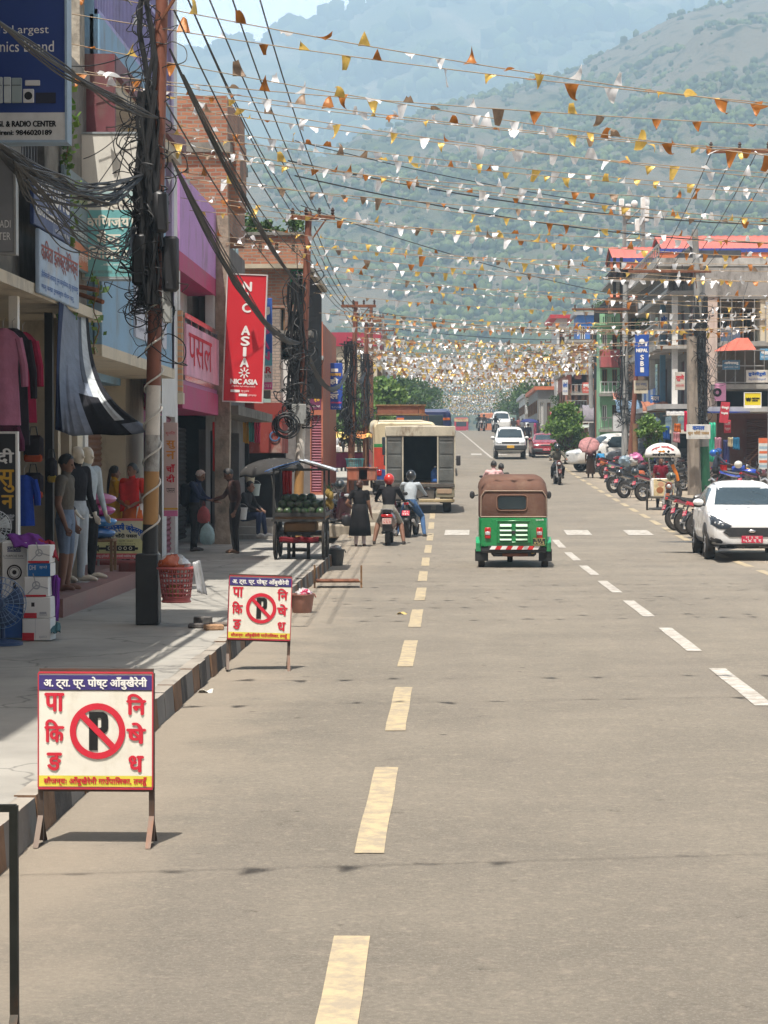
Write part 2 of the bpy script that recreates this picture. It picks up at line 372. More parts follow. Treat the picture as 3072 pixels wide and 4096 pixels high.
while y < 120:
    L = rnd.uniform(.42, .52); a0, a1 = kerb_x(y+.01), kerb_x(y+L-.01); j = rnd.uniform(-.012, .012); h = .215+rnd.uniform(-.006, .010); k = i % 3
    q = lambda x, yy, z: (x, yy, gz(yy)+z)
    e = y+L-.012
    b.add([q(a0+j,y,-.05), q(a0+j,e,-.05), q(a1-.14,e,-.05), q(a0-.14,y,-.05), q(a0+j-.02,y,h), q(a1+j-.02,e,h), q(a1-.14,e,h), q(a0-.14,y,h)],
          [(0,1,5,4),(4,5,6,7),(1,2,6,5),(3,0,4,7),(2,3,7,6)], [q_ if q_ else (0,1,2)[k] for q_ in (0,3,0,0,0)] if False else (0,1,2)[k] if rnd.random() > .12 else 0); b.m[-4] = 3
    y += L; i += 1
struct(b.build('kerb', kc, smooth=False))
# painted markings
def worn(name, col, thr=.47):
    m = bpy.data.materials.new(name); m.use_nodes = True; n, l = m.node_tree.nodes, m.node_tree.links; bs = n['Principled BSDF']
    tc = n.new('ShaderNodeTexCoord'); a = n.new('ShaderNodeTexNoise'); a.inputs['Scale'].default_value = 7; a.inputs['Detail'].default_value = 9; a.inputs['Roughness'].default_value = .75
    l.new(tc.outputs['Object'], a.inputs['Vector']); r = n.new('ShaderNodeMapRange'); r.inputs[1].default_value = thr-.05; r.inputs[2].default_value = thr+.10; r.inputs[3].default_value = .95; r.inputs[4].default_value = .25
    l.new(a.outputs[0], r.inputs[0]); x = n.new('ShaderNodeMix'); x.data_type = 'RGBA'; x.inputs[6].default_value = (.24,.205,.165,1); x.inputs[7].default_value = _c(col)
    l.new(r.outputs[0], x.inputs[0]); l.new(x.outputs[2], bs.inputs['Base Color']); bs.inputs['Roughness'].default_value = .8
    return m
YEL = worn('worn_yellow_paint', (.43,.345,.205), .48); WHT = worn('worn_white_paint', (.50,.48,.44), .46)
def dashes(name, x, w, y0, period, length, yend, m, xf=None):
    b = MB(); y = y0
    while y < yend:
        n = 6; xo = rnd.uniform(-.012, .012); tilt = rnd.uniform(-.012, .012)
        for i in range(n):
            a, c = y+length*i/n, y+length*(i+1)/n; xa = (xf(a) if xf else x)+xo; xc = (xf(c) if xf else x)+xo; ww = w/2
            jl = lambda t: .003*math.sin(t*9+y)+tilt*(t-y)/length
            b.quad((xa-ww+jl(a), a, gz(a)+.005), (xa+ww+jl(a), a, gz(a)+.005), (xc+ww+jl(c), c, gz(c)+.005), (xc-ww+jl(c), c, gz(c)+.005))
        y += period
    return struct(b.build(name, m, smooth=False))
dashes('centre_line', -.38, .152, .9, 4.95, 3.05, 330, YEL, lambda y: -.38 if y < 118 else -.38-.0*(y))
dashes('lane_line', 2.63, .16, 2.4, 5.02, 3.15, 48, WHT)
dashes('lane_line', 2.6, .13, 118, 1.0, 1.01, 205, WHT, lambda y: 2.6-(y-118)*.016)
dashes('edge_line', 5.76, .17, 33.5, 3.4, 2.2, 130, YEL)
b = MB()
for yz, L in ((52.6, 2.2), (124, 3.0)):
    x = -1.55
    while x < 7.5:
        w = .62
        if rnd.random() > .06: b.quad((x, yz, gz(yz)+.0095), (x+w, yz, gz(yz)+.0095), (x+w+.03, yz+L, gz(yz+L)+.0095), (x+.03, yz+L, gz(yz+L)+.0095))
        x += 1.52
struct(b.build('zebra_crossing', WHT, smooth=False))

# ---- hills (real terrain far behind the town) and the forest on them
def vnoise(seed):
    g = np.random.RandomState(seed).rand(64, 64)
    def f(x, y):
        xi = np.floor(x).astype(int); yi = np.floor(y).astype(int); tx = x-xi; ty = y-yi; tx = tx*tx*(3-2*tx); ty = ty*ty*(3-2*ty)
        a = g[yi % 64, xi % 64]; b_ = g[yi % 64, (xi+1) % 64]; c = g[(yi+1) % 64, xi % 64]; d = g[(yi+1) % 64, (xi+1) % 64]
        return (a*(1-tx)+b_*tx)*(1-ty)+(c*(1-tx)+d*tx)*ty
    return f
def fbm(x, y, seed, o=5):
    s = 0; a = 1; t = 0; f = vnoise(seed)
    for i in range(o): s = s+a*f(x*2**i+i*7.3, y*2**i+i*3.1); t += a; a *= .52
    return s/t
def hill_mat(name, veg, veg2, bare, bias, gully=1.0):
    m = bpy.data.materials.new(name); m.use_nodes = True; n, l = m.node_tree.nodes, m.node_tree.links; bs = n['Principled BSDF']; bs.inputs['Roughness'].default_value = 1; bs.inputs['Specular IOR Level'].default_value = .1
    tc = n.new('ShaderNodeTexCoord')
    def noise(s, d=6): q = n.new('ShaderNodeTexNoise'); q.inputs['Scale'].default_value = s; q.inputs['Detail'].default_value = d; q.inputs['Roughness'].default_value = .65; l.new(tc.outputs['Object'], q.inputs['Vector']); return q.outputs[0]
    def mix(a, b_, f, lo, hi):
        r = n.new('ShaderNodeMapRange'); r.inputs[1].default_value = lo; r.inputs[2].default_value = hi; l.new(f, r.inputs[0]); x = n.new('ShaderNodeMix'); x.data_type = 'RGBA'; l.new(r.outputs[0], x.inputs[0])
        for i, c in ((6, a), (7, b_)):
            if isinstance(c, tuple): x.inputs[i].default_value = _c(c)
            else: l.new(c, x.inputs[i])
        return x.outputs[2]
    g = mix(veg, veg2, noise(.085, 10), .42, .58); sz = n.new('ShaderNodeSeparateXYZ'); l.new(tc.outputs['Object'], sz.inputs[0]); ma = n.new('ShaderNodeMath'); ma.operation = 'MULTIPLY_ADD'; ma.inputs[1].default_value = .0005*gully; l.new(sz.outputs[2], ma.inputs[0]); l.new(noise(.0052, 8), ma.inputs[2]); c = mix(g, bare, ma.outputs[0], bias+.03, bias+.15)
    c = mix(c, mul(veg, .6), noise(.05, 6), .54, .62); l.new(c, bs.inputs['Base Color']); bn = n.new('ShaderNodeBump'); bn.inputs['Strength'].default_value = 1; bn.inputs['Distance'].default_value = 3.5; l.new(noise(.16, 6), bn.inputs['Height']); l.new(bn.outputs[0], bs.inputs['Normal'])
    return m
def hill(name, ridge, d0, d1, zbase, m, seed, amp, nu=260, nv=90, pw=.8):
    xs = np.linspace(-500, 3700, nu); rx, ry = zip(*ridge); ry = np.interp(xs, rx, ry)
    vs = np.zeros((nv, nu, 3)); v = np.linspace(0, 1, nv)[:, None]
    d = d0+(d1-d0)*v; zr = 2+(1847-ry)/F*d1
    X = (xs[None, :]-1782)/F*(d1*.35+d*.65)
    ns = fbm(X/ (d1*.055), d/(d1*.075), seed); ns2 = fbm(X/(d1*.012)+9, d/(d1*.02), seed+1)
    Z = zbase+(zr[None, :]-zbase)*v**pw+((ns-.5)*2*amp+(ns2-.5)*amp*.35)*np.sin(np.pi*np.clip(v*.93, 0, 1))
    rw = np.random.RandomState(seed).rand(nu); Z[-1] += (fbm(xs/14., xs*0, seed+3)-.5)*d1*.004
    back = Z[-1]*.35
    vs[..., 0] = X; vs[..., 1] = d+0*X; vs[..., 2] = Z
    V = vs.reshape(-1, 3).tolist(); fs = [(j*nu+i, j*nu+i+1, (j+1)*nu+i+1, (j+1)*nu+i) for j in range(nv-1) for i in range(nu-1)]
    o = len(V); V += [[float(X[-1, i]), d1*1.06, float(back[i])] for i in range(nu)]
    fs += [((nv-1)*nu+i, (nv-1)*nu+i+1, o+i+1, o+i) for i in range(nu-1)]
    bb = MB(); bb.add(V, fs); ob = bb.build(name, m); struct(ob)
    return vs
RIDGE_FAR = [(-500,420),(300,380),(700,250),(880,222),(980,185),(1100,160),(1220,142),(1300,110),(1360,78),(1440,62),(1520,20),(1600,-10),(1750,-30),(1900,-5),(2100,-30),(2600,-60),(3700,-140)]
RIDGE_MID = [(-500,700),(600,640),(900,560),(1000,560),(1080,590),(1160,575),(1260,640),(1340,610),(1430,560),(1600,520),(1720,470),(1850,440),(2000,400),(2120,320),(2230,305),(2330,255),(2420,215),(2560,160),(2680,105),(2790,62),(2860,40),(2960,20),(3072,0),(3300,-90),(3700,-150)]
far = hill('far_hill', RIDGE_FAR, 2300, 4000, 30, hill_mat('far_hillside', (.10,.13,.06), (.16,.17,.09), (.34,.29,.21), .46, 0.0), 3, 60, 260, 70, .9)
mid = hill('near_hill', RIDGE_MID, 760, 1750, 8, hill_mat('near_hillside', (.040,.065,.024), (.115,.135,.05), (.175,.15,.105), .45), 11, 34, 320, 130, .78)
# forest: thousands of small irregular crowns on the near hill, one uncountable mass
def crown_verts(rs):
    t = (1+5**.5)/2; v = np.array([(-1,t,0),(1,t,0),(-1,-t,0),(1,-t,0),(0,-1,t),(0,1,t),(0,-1,-t),(0,1,-t),(t,0,-1),(t,0,1),(-t,0,-1),(-t,0,1)], float); v /= np.linalg.norm(v[0])
    f = np.array([(0,11,5),(0,5,1),(0,1,7),(0,7,10),(0,10,11),(1,5,9),(5,11,4),(11,10,2),(10,7,6),(7,1,8),(3,9,4),(3,4,2),(3,2,6),(3,6,8),(3,8,9),(4,9,5),(2,4,11),(6,2,10),(8,6,7),(9,8,1)])
    return v, f
def forest(name, grid, n, seed, size, m, dens):
    rs = np.random.RandomState(seed); v, f = crown_verts(rs); nv_, nu_ = grid.shape[:2]; V = []; FF = []; MI = []; k = 0
    while k < n:
        i, j = rs.randint(0, nv_-1), rs.randint(0, nu_-1); p = grid[i, j]+(grid[i+1, j+1]-grid[i, j])*rs.rand(3)*[1, 1, .5]
        if rs.rand() > dens(i/nv_, j/nu_, p): continue
        s = size*(.45+1.5*rs.rand()**2.2)*(1+.0003*p[1])
        for q in range(2):
            w = v*(s*rs.uniform(.7, 1.1))*[1, 1, rs.uniform(.8, 1.35)]*(1+.45*(rs.rand(12, 1)-.5))+p+[rs.uniform(-.6, .6)*s, rs.uniform(-.6, .6)*s, s*rs.uniform(.5, 1.1)]
            FF.append(f+len(V)*12); V.append(w); MI.append(np.full(20, rs.randint(0, 3)))
        k += 1
    V = np.concatenate(V); FF = np.concatenate(FF); MI = np.concatenate(MI).astype(np.int32)
    me = bpy.data.meshes.new(name); me.vertices.add(len(V)); me.vertices.foreach_set('co', V.ravel()); me.loops.add(len(FF)*3); me.loops.foreach_set('vertex_index', FF.ravel().astype(np.int32))
    me.polygons.add(len(FF)); me.polygons.foreach_set('loop_start', np.arange(0, len(FF)*3, 3, dtype=np.int32))
    for q in m: me.materials.append(q)
    me.polygons.foreach_set('material_index', MI); me.update(); me.validate()
    o = bpy.data.objects.new(name, me); COL.objects.link(o); o['kind'] = 'stuff'
    return o
LF = [mat('leaf_dark', (.035,.062,.02), .9, .3, .15), mat('leaf_mid', (.072,.105,.03), .9, .3, .15), mat('leaf_light', (.12,.16,.048), .9, .3, .15)]
_fn = vnoise(21); _fn2 = vnoise(22)
def dens_mid(v, u, p):
    low = 1-min(1, v/.75); right = min(1, max(0, (u-.42)*3.2))
    patch = float(_fn(np.array(p[0]/70.), np.array(p[1]/110.))); p2 = float(_fn2(np.array(p[0]/24.), np.array(p[1]/40.)))
    return max(0, (low*right*1.5+.03)*max(0,1.7*p2-.25)+ (.35 if patch > .66 else 0) + (.5 if v > .975 and p2 > .55 else 0))*.8
forest('hill_forest', mid, 23000, 5, 1.15, LF, dens_mid)
forest('ridge_woods', far, 3000, 6, 6, LF, lambda v, u, p: (.5 if float(_fn(np.array(p[0]/160.), np.array(p[1]/200.))) > .55 else .06)+(.3 if v > .97 else 0))
# haze: one even box of air round camera, town and hills
hz = bpy.data.materials.new('air_haze'); hz.use_nodes = True; n = hz.node_tree.nodes; n.remove(n['Principled BSDF'])
pv = n.new('ShaderNodeVolumePrincipled'); pv.inputs['Color'].default_value = (.53,.74,.94,1); pv.inputs['Density'].default_value = .00056; pv.inputs['Anisotropy'].default_value = -.05
hz.node_tree.links.new(pv.outputs[0], n['Material Output'].inputs['Volume'])
sk = bpy.data.materials.new('sky_glow'); sk.use_nodes = True; n_ = sk.node_tree.nodes; n_.remove(n_['Principled BSDF']); em = n_.new('ShaderNodeEmission'); em.inputs[0].default_value = (.84,.90,.97,1); em.inputs[1].default_value = 3.4; sk.node_tree.links.new(em.outputs[0], n_['Material Output'].inputs[0])  # glowing backdrop added beyond the haze to whiten the low sky
b = MB(); b.grid(lambda u, v: (9000*math.sin(R(-70+140*u)), 9000*math.cos(R(-70+140*u))+500, -60+3600*v), 24, 4); struct(b.build('sky', sk))
b = MB(); b.box((-3500, -60, -4), (3500, 4300, 965)); o = b.build('haze', hz, smooth=False); o['kind'] = 'stuff'
# ---------------------------------------------------------------- building helpers
def wb(b, name, mats, par, smooth=False):
    """build world-coordinate geometry as a part of par"""
    o = b.build(name, mats, par, smooth); M = Matrix.Identity(4); q = par
    while q is not None: M = M @ q.matrix_parent_inverse.inverted() if q.parent else M; q = q.parent
    root = par
    while root.parent: root = root.parent
    if par is root: o.matrix_parent_inverse = Matrix.Translation(-root.location)
    return o
def fbox(b, fr, u0, u1, v0, v1, w0, w1, m=None):
    c = [fr(u,v,w) for w in (w0,w1) for v in (v0,v1) for u in (u0,u1)]
    return b.add(c, [(0,1,3,2),(4,6,7,5),(0,4,5,1),(2,3,7,6),(0,2,6,4),(1,5,7,3)], m)
def wall(par, name, m, fr, u0, u1, v0, v1, ops=(), depth=.2):
    us = sorted({u0,u1,*[o[0] for o in ops],*[o[1] for o in ops]}); vs = sorted({v0,v1,*[o[2] for o in ops],*[o[3] for o in ops]}); b = MB()
    for i in range(len(us)-1):
        for j in range(len(vs)-1):
            cu, cv = (us[i]+us[i+1])/2, (vs[j]+vs[j+1])/2
            if any(o[0] < cu < o[1] and o[2] < cv < o[3] for o in ops): continue
            b.quad(fr(us[i],vs[j],0), fr(us[i+1],vs[j],0), fr(us[i+1],vs[j+1],0), fr(us[i],vs[j+1],0))
    for a, c, e, g in ops:
        for (p, q) in (((a,e),(c,e)),((c,e),(c,g)),((c,g),(a,g)),((a,g),(a,e))):
            b.quad(fr(*p,0), fr(*q,0), fr(*q,depth), fr(*p,depth))
    return wb(b, name, m, par)
def window(par, fr, u0, u1, v0, v1, mf, mg=None, depth=.12, nu=2, nv=1, bars=0, t=.05):
    b = MB()
    fbox(b,fr,u0,u0+t,v0,v1,depth,depth+.05); fbox(b,fr,u1-t,u1,v0,v1,depth,depth+.05); fbox(b,fr,u0+t,u1-t,v0,v0+t,depth,depth+.05); fbox(b,fr,u0+t,u1-t,v1-t,v1,depth,depth+.05)
    for i in range(1, nu): c = u0+(u1-u0)*i/nu; fbox(b,fr,c-t/2,c+t/2,v0+t,v1-t,depth,depth+.05)
    for i in range(1, nv): c = v0+(v1-v0)*i/nv; fbox(b,fr,u0+t,u1-t,c-t/2,c+t/2,depth+.002,depth+.047)
    for i in range(bars): c = u0+(u1-u0)*(i+.5)/bars; fbox(b,fr,c-.01,c+.01,v0,v1,depth-.05,depth-.03)
    f = wb(b, 'window', mf, par)
    g = MB(); fbox(g,fr,u0+t*.6,u1-t*.6,v0+t*.6,v1-t*.6,depth+.02,depth+.03); wb(g, 'pane', mg or glass(), f)
    return f
def shutter(par, fr, u0, u1, v0, v1, m, depth=.1):
    b = MB(); n = max(6, int((v1-v0)/.09))
    for i in range(n):
        a = v0+(v1-v0)*i/n; c = v0+(v1-v0)*(i+1)/n
        b.quad(fr(u0,a,depth), fr(u1,a,depth), fr(u1,(a+c)/2,depth-.03), fr(u0,(a+c)/2,depth-.03)); b.quad(fr(u0,(a+c)/2,depth-.03), fr(u1,(a+c)/2,depth-.03), fr(u1,c,depth), fr(u0,c,depth))
    return wb(b, 'shutter', m, par)
def railing(par, fr, u0, u1, v0, v1, w, m, step=.12, r=.012, name='railing', hor=2):
    b = MB(); n = max(2, int((u1-u0)/step))
    for i in range(n+1): c = u0+(u1-u0)*i/n; fbox(b,fr,c-r,c+r,v0,v1,w-r,w+r)
    for i in range(hor): v = v1 if i == 0 else v0+(v1-v0)*(hor-1-i)/(hor-1 or 1)+.05; fbox(b,fr,u0-r,u1+r,v-r*1.6,v+r*1.6,w-r*1.7,w+r*1.7)
    return wb(b, name, m, par)
def LFR(X): return lambda u, v, w: (X-w, u, v)          # street face on the left: u runs away from us, w goes into the house
def RFR(X): return lambda u, v, w: (X+w, u, v)
def CFR(Y): return lambda u, v, w: (u, Y+w, v)          # wall that faces us
def house(name, label, fr, u, base): return thing(name, label, 'building', fr(u, base, 3.0))
def panel_sign(name, label, x0, y0, x1, y1, d, m, edge=None, th=.06, cat='sign', yaw=0.0, posts=None, group=None):
    """flat panel that faces us and fills the pixel rectangle at distance d; returns its Empty (local XZ, origin at lower left) and size"""
    a = P(x0, y1, d); c = P(x1, y0, d); w, h = c.x-a.x, c.z-a.z
    t = thing(name, label, cat, a, yaw, group)
    b = MB(); b.bbox((0, 0, 0), (w, th, h), .008); b.build('panel', m, t, smooth=False)
    if edge:
        e = MB(); k = .025
        e.box((-k,-.012,-k),(w+k,th+.01,-.001)); e.box((-k,-.012,h+.001),(w+k,th+.01,h+k)); e.box((-k,-.012,0),(-.001,th+.01,h)); e.box((w+.001,-.012,0),(w+k,th+.01,h)); e.build('frame', edge, t, smooth=False)
    return t, w, h
def strip(t, rect, m, name='colour_field', y=-.002):
    b = MB(); b.quad((rect[0],y,rect[1]),(rect[2],y,rect[1]),(rect[2],y,rect[3]),(rect[0],y,rect[3])); return b.build(name, m, t, smooth=False)
def ink(name, c): return mat(name+'_ink', c, .8, .06, 5)
IW, IK, IR, IB, IY, IG = ink('white',(.78,.77,.74)), ink('black',(.02,.02,.02)), ink('red',(.55,.03,.05)), ink('blue',(.02,.09,.36)), ink('gold',(.62,.36,.05)), ink('green',(.02,.22,.08))
def junk(n): return ' '.join(''.join(rnd.choice('कखगतनपमरलवसहद') + rnd.choice(['','ा','ी','े','ु']) for _ in range(rnd.randint(2,5))) for _ in range(n))

# ---------------------------------------------------------------- left side houses
pl_blue = paint('sky_blue_plaster', (.20,.36,.52)); pl_lav = paint('lavender_plaster', (.42,.34,.52)); pl_pink = paint('pink_plaster', (.47,.15,.36)); pl_mag = paint('magenta_plaster', (.42,.025,.13)); pl_cream = paint('cream_plaster', (.55,.48,.36))
pl_white = paint('white_plaster', (.62,.62,.60)); pl_brown = paint('maroon_plaster', (.16,.045,.055)); pl_orange = paint('orange_plaster', (.40,.125,.07)); pl_red = paint('red_plaster', (.25,.045,.035), .8, 1.0, (.36,.28,.24)); pl_green = paint('mint_plaster', (.30,.58,.34)); pl_grey = conc('stained_plaster', (.36,.35,.33), .6)
BR1 = brick('red_brick', (.27,.095,.055), (.40,.17,.09), (.26,.23,.19), 1.0, .7); BR2 = brick('old_brick', (.32,.13,.075), (.40,.20,.12), (.27,.24,.20), 1.0, .65)
mossy = mat('mossy_concrete', (.20,.19,.17), .95, .3, 2, .5, 0, (.05,.05,.045), .8, 1.5)
def body(par, fr, u0, u1, v0, v1, m, w0=.3, w1=5.5, name='wall'):
    b = MB(); fbox(b, fr, u0, u1, v0, v1, w0, w1); return wb(b, name, m, par)
def slab(par, fr, u0, u1, v0, v1, w0, w1, m, name='slab'):
    b = MB(); fbox(b, fr, u0, u1, v0, v1, w0, w1); return wb(b, name, m, par)

# house 1: electronics and clothes shop, open at street level
f1 = LFR(-4.8); h1 = house('shop_house', 'weathered shop house at the left edge with a dark open clothes and fan shop', f1, 22, .2)
body(h1, f1, 12, 22, 4.1, 9.8, pl_grey, .3); body(h1, f1, 22.01, 28.3, 4.1, 7.0, pl_grey, .3); body(h1, f1, 28.0, 28.38, 7.02, 9.6, mat('stone_post',(.34,.31,.26),.95,.35,3,.6,0,(.1,.09,.08),.6,4), .02, .25, 'roof_post'); wall(h1, 'wall', mossy, f1, 12, 28.38, 4.0, 7.0, [(24,25.4,5.2,6.7),(21,22.4,5.2,6.7)])  # tall near block is out of view, its height set to shade the pavement
for u in (24, 21): window(h1, f1, u, u+1.4, 5.2, 6.7, metal('window_grey',(.2,.2,.2)), None, .12, 2, 1, 8)
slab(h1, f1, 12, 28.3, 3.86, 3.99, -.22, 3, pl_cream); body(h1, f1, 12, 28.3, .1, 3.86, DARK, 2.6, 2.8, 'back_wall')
body(h1, f1, 27.9, 28.3, .1, 3.86, pl_cream, .05, 2.6, 'pier'); slab(h1, f1, 10, 22.1, 9.8, 9.95, -.85, 5.6, GREY, 'roof'); slab(h1, f1, 22.12, 28.45, 7.001, 7.15, -.05, 5.6, GREY, 'roof')  # deep near eave is unseen, added to widen the shade on the pavement
body(h1, f1, 23.75, 23.87, .2, 3.86, WHITE, 0, .1, 'door_post'); body(h1, f1, 26.4, 26.5, .4, 3.86, BLACK, .1, .2, 'door_post')
b = MB(); fbox(b, f1, 24.2, 30.2, .205, .43, -.42, 2.6); st = wb(b, 'shop_step', paint('red_step', (.22,.10,.085)), h1)
for k, (y0, y1) in enumerate(((26.55,26.72),(27.35,27.52))): body(h1, f1, y0, y1, .43, 3.8, mat('beige_jamb',(.34,.28,.20),.7), .06, .2, 'door_post')

# house 2: blue with lavender grille
f2 = LFR(-4.8); h2 = house('blue_house', 'sky blue house with lavender balcony grille and maroon eave behind the nearest pole', f2, 31, .2)
g2 = LFR(-5.5); o2 = LFR(-4.62)
body(h2, g2, 28.45, 36.2, 3.3, 10.5, pl_blue, .05, 6); wall(h2, 'wall', pl_lav, g2, 28.45, 36.2, 3.6, 7.0, [(29.2,31,4.7,6.6),(32.2,34.8,4.7,6.6)])
for u, w in ((29.2,1.8),(32.2,2.6)): window(h2, g2, u, u+w, 4.7, 6.6, pl_lav, None, .05, 3, 1, 10)
slab(h2, o2, 28.5, 36.2, 3.42, 3.58, 0, 2, pl_cream); body(h2, o2, 28.5, 36.1, 3.58, 4.95, pl_blue, 0, .12, 'balcony_wall')
body(h2, o2, 28.5, 28.75, 3.58, 10.4, pl_blue, .1, .5, 'corner_post'); body(h2, o2, 35.85, 36.15, 3.58, 10.4, pl_lav, .0, .5, 'corner_post'); body(h2, o2, 35.0, 35.2, 3.58, 10.4, pl_blue, .02, .25, 'corner_post')
slab(h2, o2, 28.5, 36.2, 7.05, 7.22, -.12, 1.6, pl_cream, 'slab'); slab(h2, o2, 28.45, 36.25, 7.22, 7.45, -.2, .0, pl_brown, 'eave'); slab(h2, o2, 28.4, 28.5, 6.2, 7.45, -.2, 1.3, pl_brown, 'eave')
body(h2, o2, 28.5, 36.1, 7.46, 8.0, pl_blue, .02, .15, 'balcony_wall'); railing(h2, o2, 28.6, 36.0, 8.0, 10.3, .08, paint('lavender_grille',(.36,.33,.62)), .13, .022, 'grille', 3)
slab(h2, o2, 28.4, 36.3, 10.35, 10.5, -.15, 6, GREY, 'roof')
body(h2, g2, 28.45, 36.2, .2, 3.42, pl_cream, .6, .8, 'back_wall'); shutter(h2, g2, 29.6, 32.0, .45, 3.0, paint('pale_blue_shutter',(.42,.52,.58)), .3); shutter(h2, g2, 33.4, 35.6, .45, 3.0, paint('brown_shutter',(.16,.07,.03)), .3)
body(h2, g2, 32.3, 32.6, .2, 3.42, IW, .0, .3, 'pier'); body(h2, g2, 28.45, 28.75, .2, 3.42, mat('beige_jamb',(.34,.28,.20),.7), 0, .3, 'pier')
b = MB(); fbox(b, g2, 28.4, 36.2, .205, .42, -.5, .6); wb(b, 'shop_step', paint('red_step', (.22,.10,.085)), h2)
b = MB(); fbox(b, o2, 31.4, 34.9, 3.85, 4.78, -.035, -.003); bn = wb(b, 'wall_poster', mat('faded_poster',(.50,.52,.60),.6,.2,1.2), h2)
for i, zz in enumerate((3.95, 4.08, 4.2)):
    text(h2, junk(4), (31.6, zz, 34.6, zz+.08), ink('poster_grey',(.2,.22,.3)), fn=lambda X, Z, L: (-4.582+L, X, Z), name='poster_lettering').matrix_parent_inverse = Matrix.Translation(-h2.location)
# end wall of the next, taller house behind the pole
f25 = LFR(-5.2); h25 = house('tan_house', 'tan plastered house front rising between the pole and the blue house', f25, 37, .2)
body(h25, f25, 36.4, 38.6, .2, 11.5, pl_cream, .3, 5); wall(h25, 'wall', paint('tan_plaster',(.38,.27,.17)), CFR(36.32), -7.5, -4.86, 3.6, 11.5, [(-6.6,-5.8,5,6.4)]); wall(h25, 'wall', pl_white, LFR(-4.86), 36.32, 38.5, .2, 11.5, [(36.9,38.1,.3,2.8),(37,38,5,6.3)])
window(h25, LFR(-4.86), 37, 38, 5, 6.3, WHITE); window(h25, CFR(36.32), -6.6, -5.8, 5, 6.4, WHITE); shutter(h25, LFR(-4.86), 36.9, 38.1, .3, 2.8, paint('maroon_shutter',(.2,.03,.06)), .1)
# house 3: pink with projecting balcony
f3 = LFR(-5.45); o3 = LFR(-4.85); h3 = house('pink_house', 'bright pink and magenta house with a balcony banner and a raw brick parapet end', f3, 41, .2)
body(h3, f3, 38.7, 44.8, 3.0, 7.1, pl_white, .05, 6); wall(h3, 'wall', pl_white, f3, 38.7, 44.8, 3.4, 5.6, [(39.4,40.4,3.6,5.4),(41.6,43.6,4.4,5.4)])
window(h3, f3, 41.6, 43.6, 4.4, 5.4, WHITE, None, .05, 3); b = MB(); fbox(b, f3, 39.4, 40.4, 3.6, 5.4, .02, .045); wb(b, 'door', WOOD, h3)
slab(h3, o3, 38.7, 45.0, 2.98, 3.42, -.05, .8, pl_mag); slab(h3, o3, 38.7, 45.0, 3.42, 3.75, -.02, .15, pl_pink, 'balcony_wall'); slab(h3, o3, 38.7, 44.9, 5.5, 5.85, 0, .8, pl_mag, 'beam'); body(h3, o3, 38.75, 44.9, 5.85, 7.3, paint('orchid_plaster',(.48,.24,.55)), 0, .12, 'parapet')
for u in (38.72, 44.62): body(h3, o3, u, u+.25, 3.75, 5.5, pl_white, .02, .2, 'pillar')
body(h3, o3, 38.68, 44.9, .2, 2.98, pl_pink, .9, 1.2, 'back_wall'); shutter(h3, o3, 39.6, 41.6, .4, 2.7, paint('green_shutter',(.05,.24,.17)), .6); shutter(h3, o3, 42.2, 44.4, .4, 2.7, DARK, .6)
b = MB(); fbox(b, CFR(38.5), -5.35, -4.78, 3.25, 4.75, 0, .18); wb(b, 'brick_parapet', brick('parapet_brick',(.55,.24,.11),(.62,.36,.20),(.42,.36,.27),1.25,.1), h3)
b = MB(); fbox(b, CFR(38.5), -5.38, -4.76, 3.05, 3.25, -.02, .2); wb(b, 'ledge', pl_cream, h3)
b = MB(); fbox(b, o3, 39.0, 44.6, 3.6, 4.55, -.09, -.05); wb(b, 'balcony_banner', mat('pink_banner',(.62,.30,.40),.6,.35,.8), h3)
text(h3, 'पसल', (39.3, 3.8, 43.2, 4.4), IR, fn=lambda X, Z, L: (-4.752+L, X, Z), name='banner_lettering').matrix_parent_inverse = Matrix.Translation(-h3.location)
railing(h3, o3, 39, 44.6, 3.5, 4.7, -.02, CHROME, 1.1, .03, 'railing', 2)
# house 4: raw brick upper storey, dark pillar
f4 = LFR(-5.1); h4 = house('brick_house', 'tall unplastered red brick house with cracked corner column behind the cable tangle', f4, 48, .2)
body(h4, f4, 45.2, 54, 3.2, 7.1, pl_grey, .3, 6); wall(h4, 'wall', conc('dark_plaster',(.16,.15,.145)), f4, 45.1, 54, .3, 7.1, [(46,47.6,4.2,5.8),(49,51,4.2,5.8),(46,48.6,.4,2.7),(49.4,52.4,.4,2.7)], .25)
for u, w in ((46,1.6),(49,2)): window(h4, f4, u, u+w, 4.2, 5.8, WOOD, None, .1, 2)
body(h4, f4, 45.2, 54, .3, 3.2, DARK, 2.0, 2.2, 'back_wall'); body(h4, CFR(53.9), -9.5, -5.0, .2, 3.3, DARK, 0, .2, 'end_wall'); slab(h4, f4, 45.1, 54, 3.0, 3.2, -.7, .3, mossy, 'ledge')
wall(h4, 'wall', BR1, CFR(45.05), -6.0, -4.62, 6.9, 9.75, []); body(h4, CFR(45.05), -6.0, -4.63, 6.92, 9.74, BR2, .02, 4, 'upper_storey'); slab(h4, CFR(45.0), -6.1, -4.55, 8.55, 8.75, -.06, 4, mossy, 'ledge'); body(h4, CFR(45.0), -4.78, -4.4, 7.5, 8.9, BR2, .5, 2, 'balcony_stub')
b = MB(); ys_ = [(.2,.17),(1.5,.15),(3.0,.16),(4.5,.14),(6.2,.15),(7.2,.13)]
b.loft([[(-4.72+dx+.01*math.sin(z*3), 45.0+dy, z) for dx, dy in ((-r_,-r_),(r_,-r_),(r_,r_),(-r_,r_))] for z, r_ in ys_], True, True); wb(b, 'column', mat('cracked_column',(.33,.27,.21),.95,.35,3,.6,0,(.1,.09,.08),.7,4), h4)
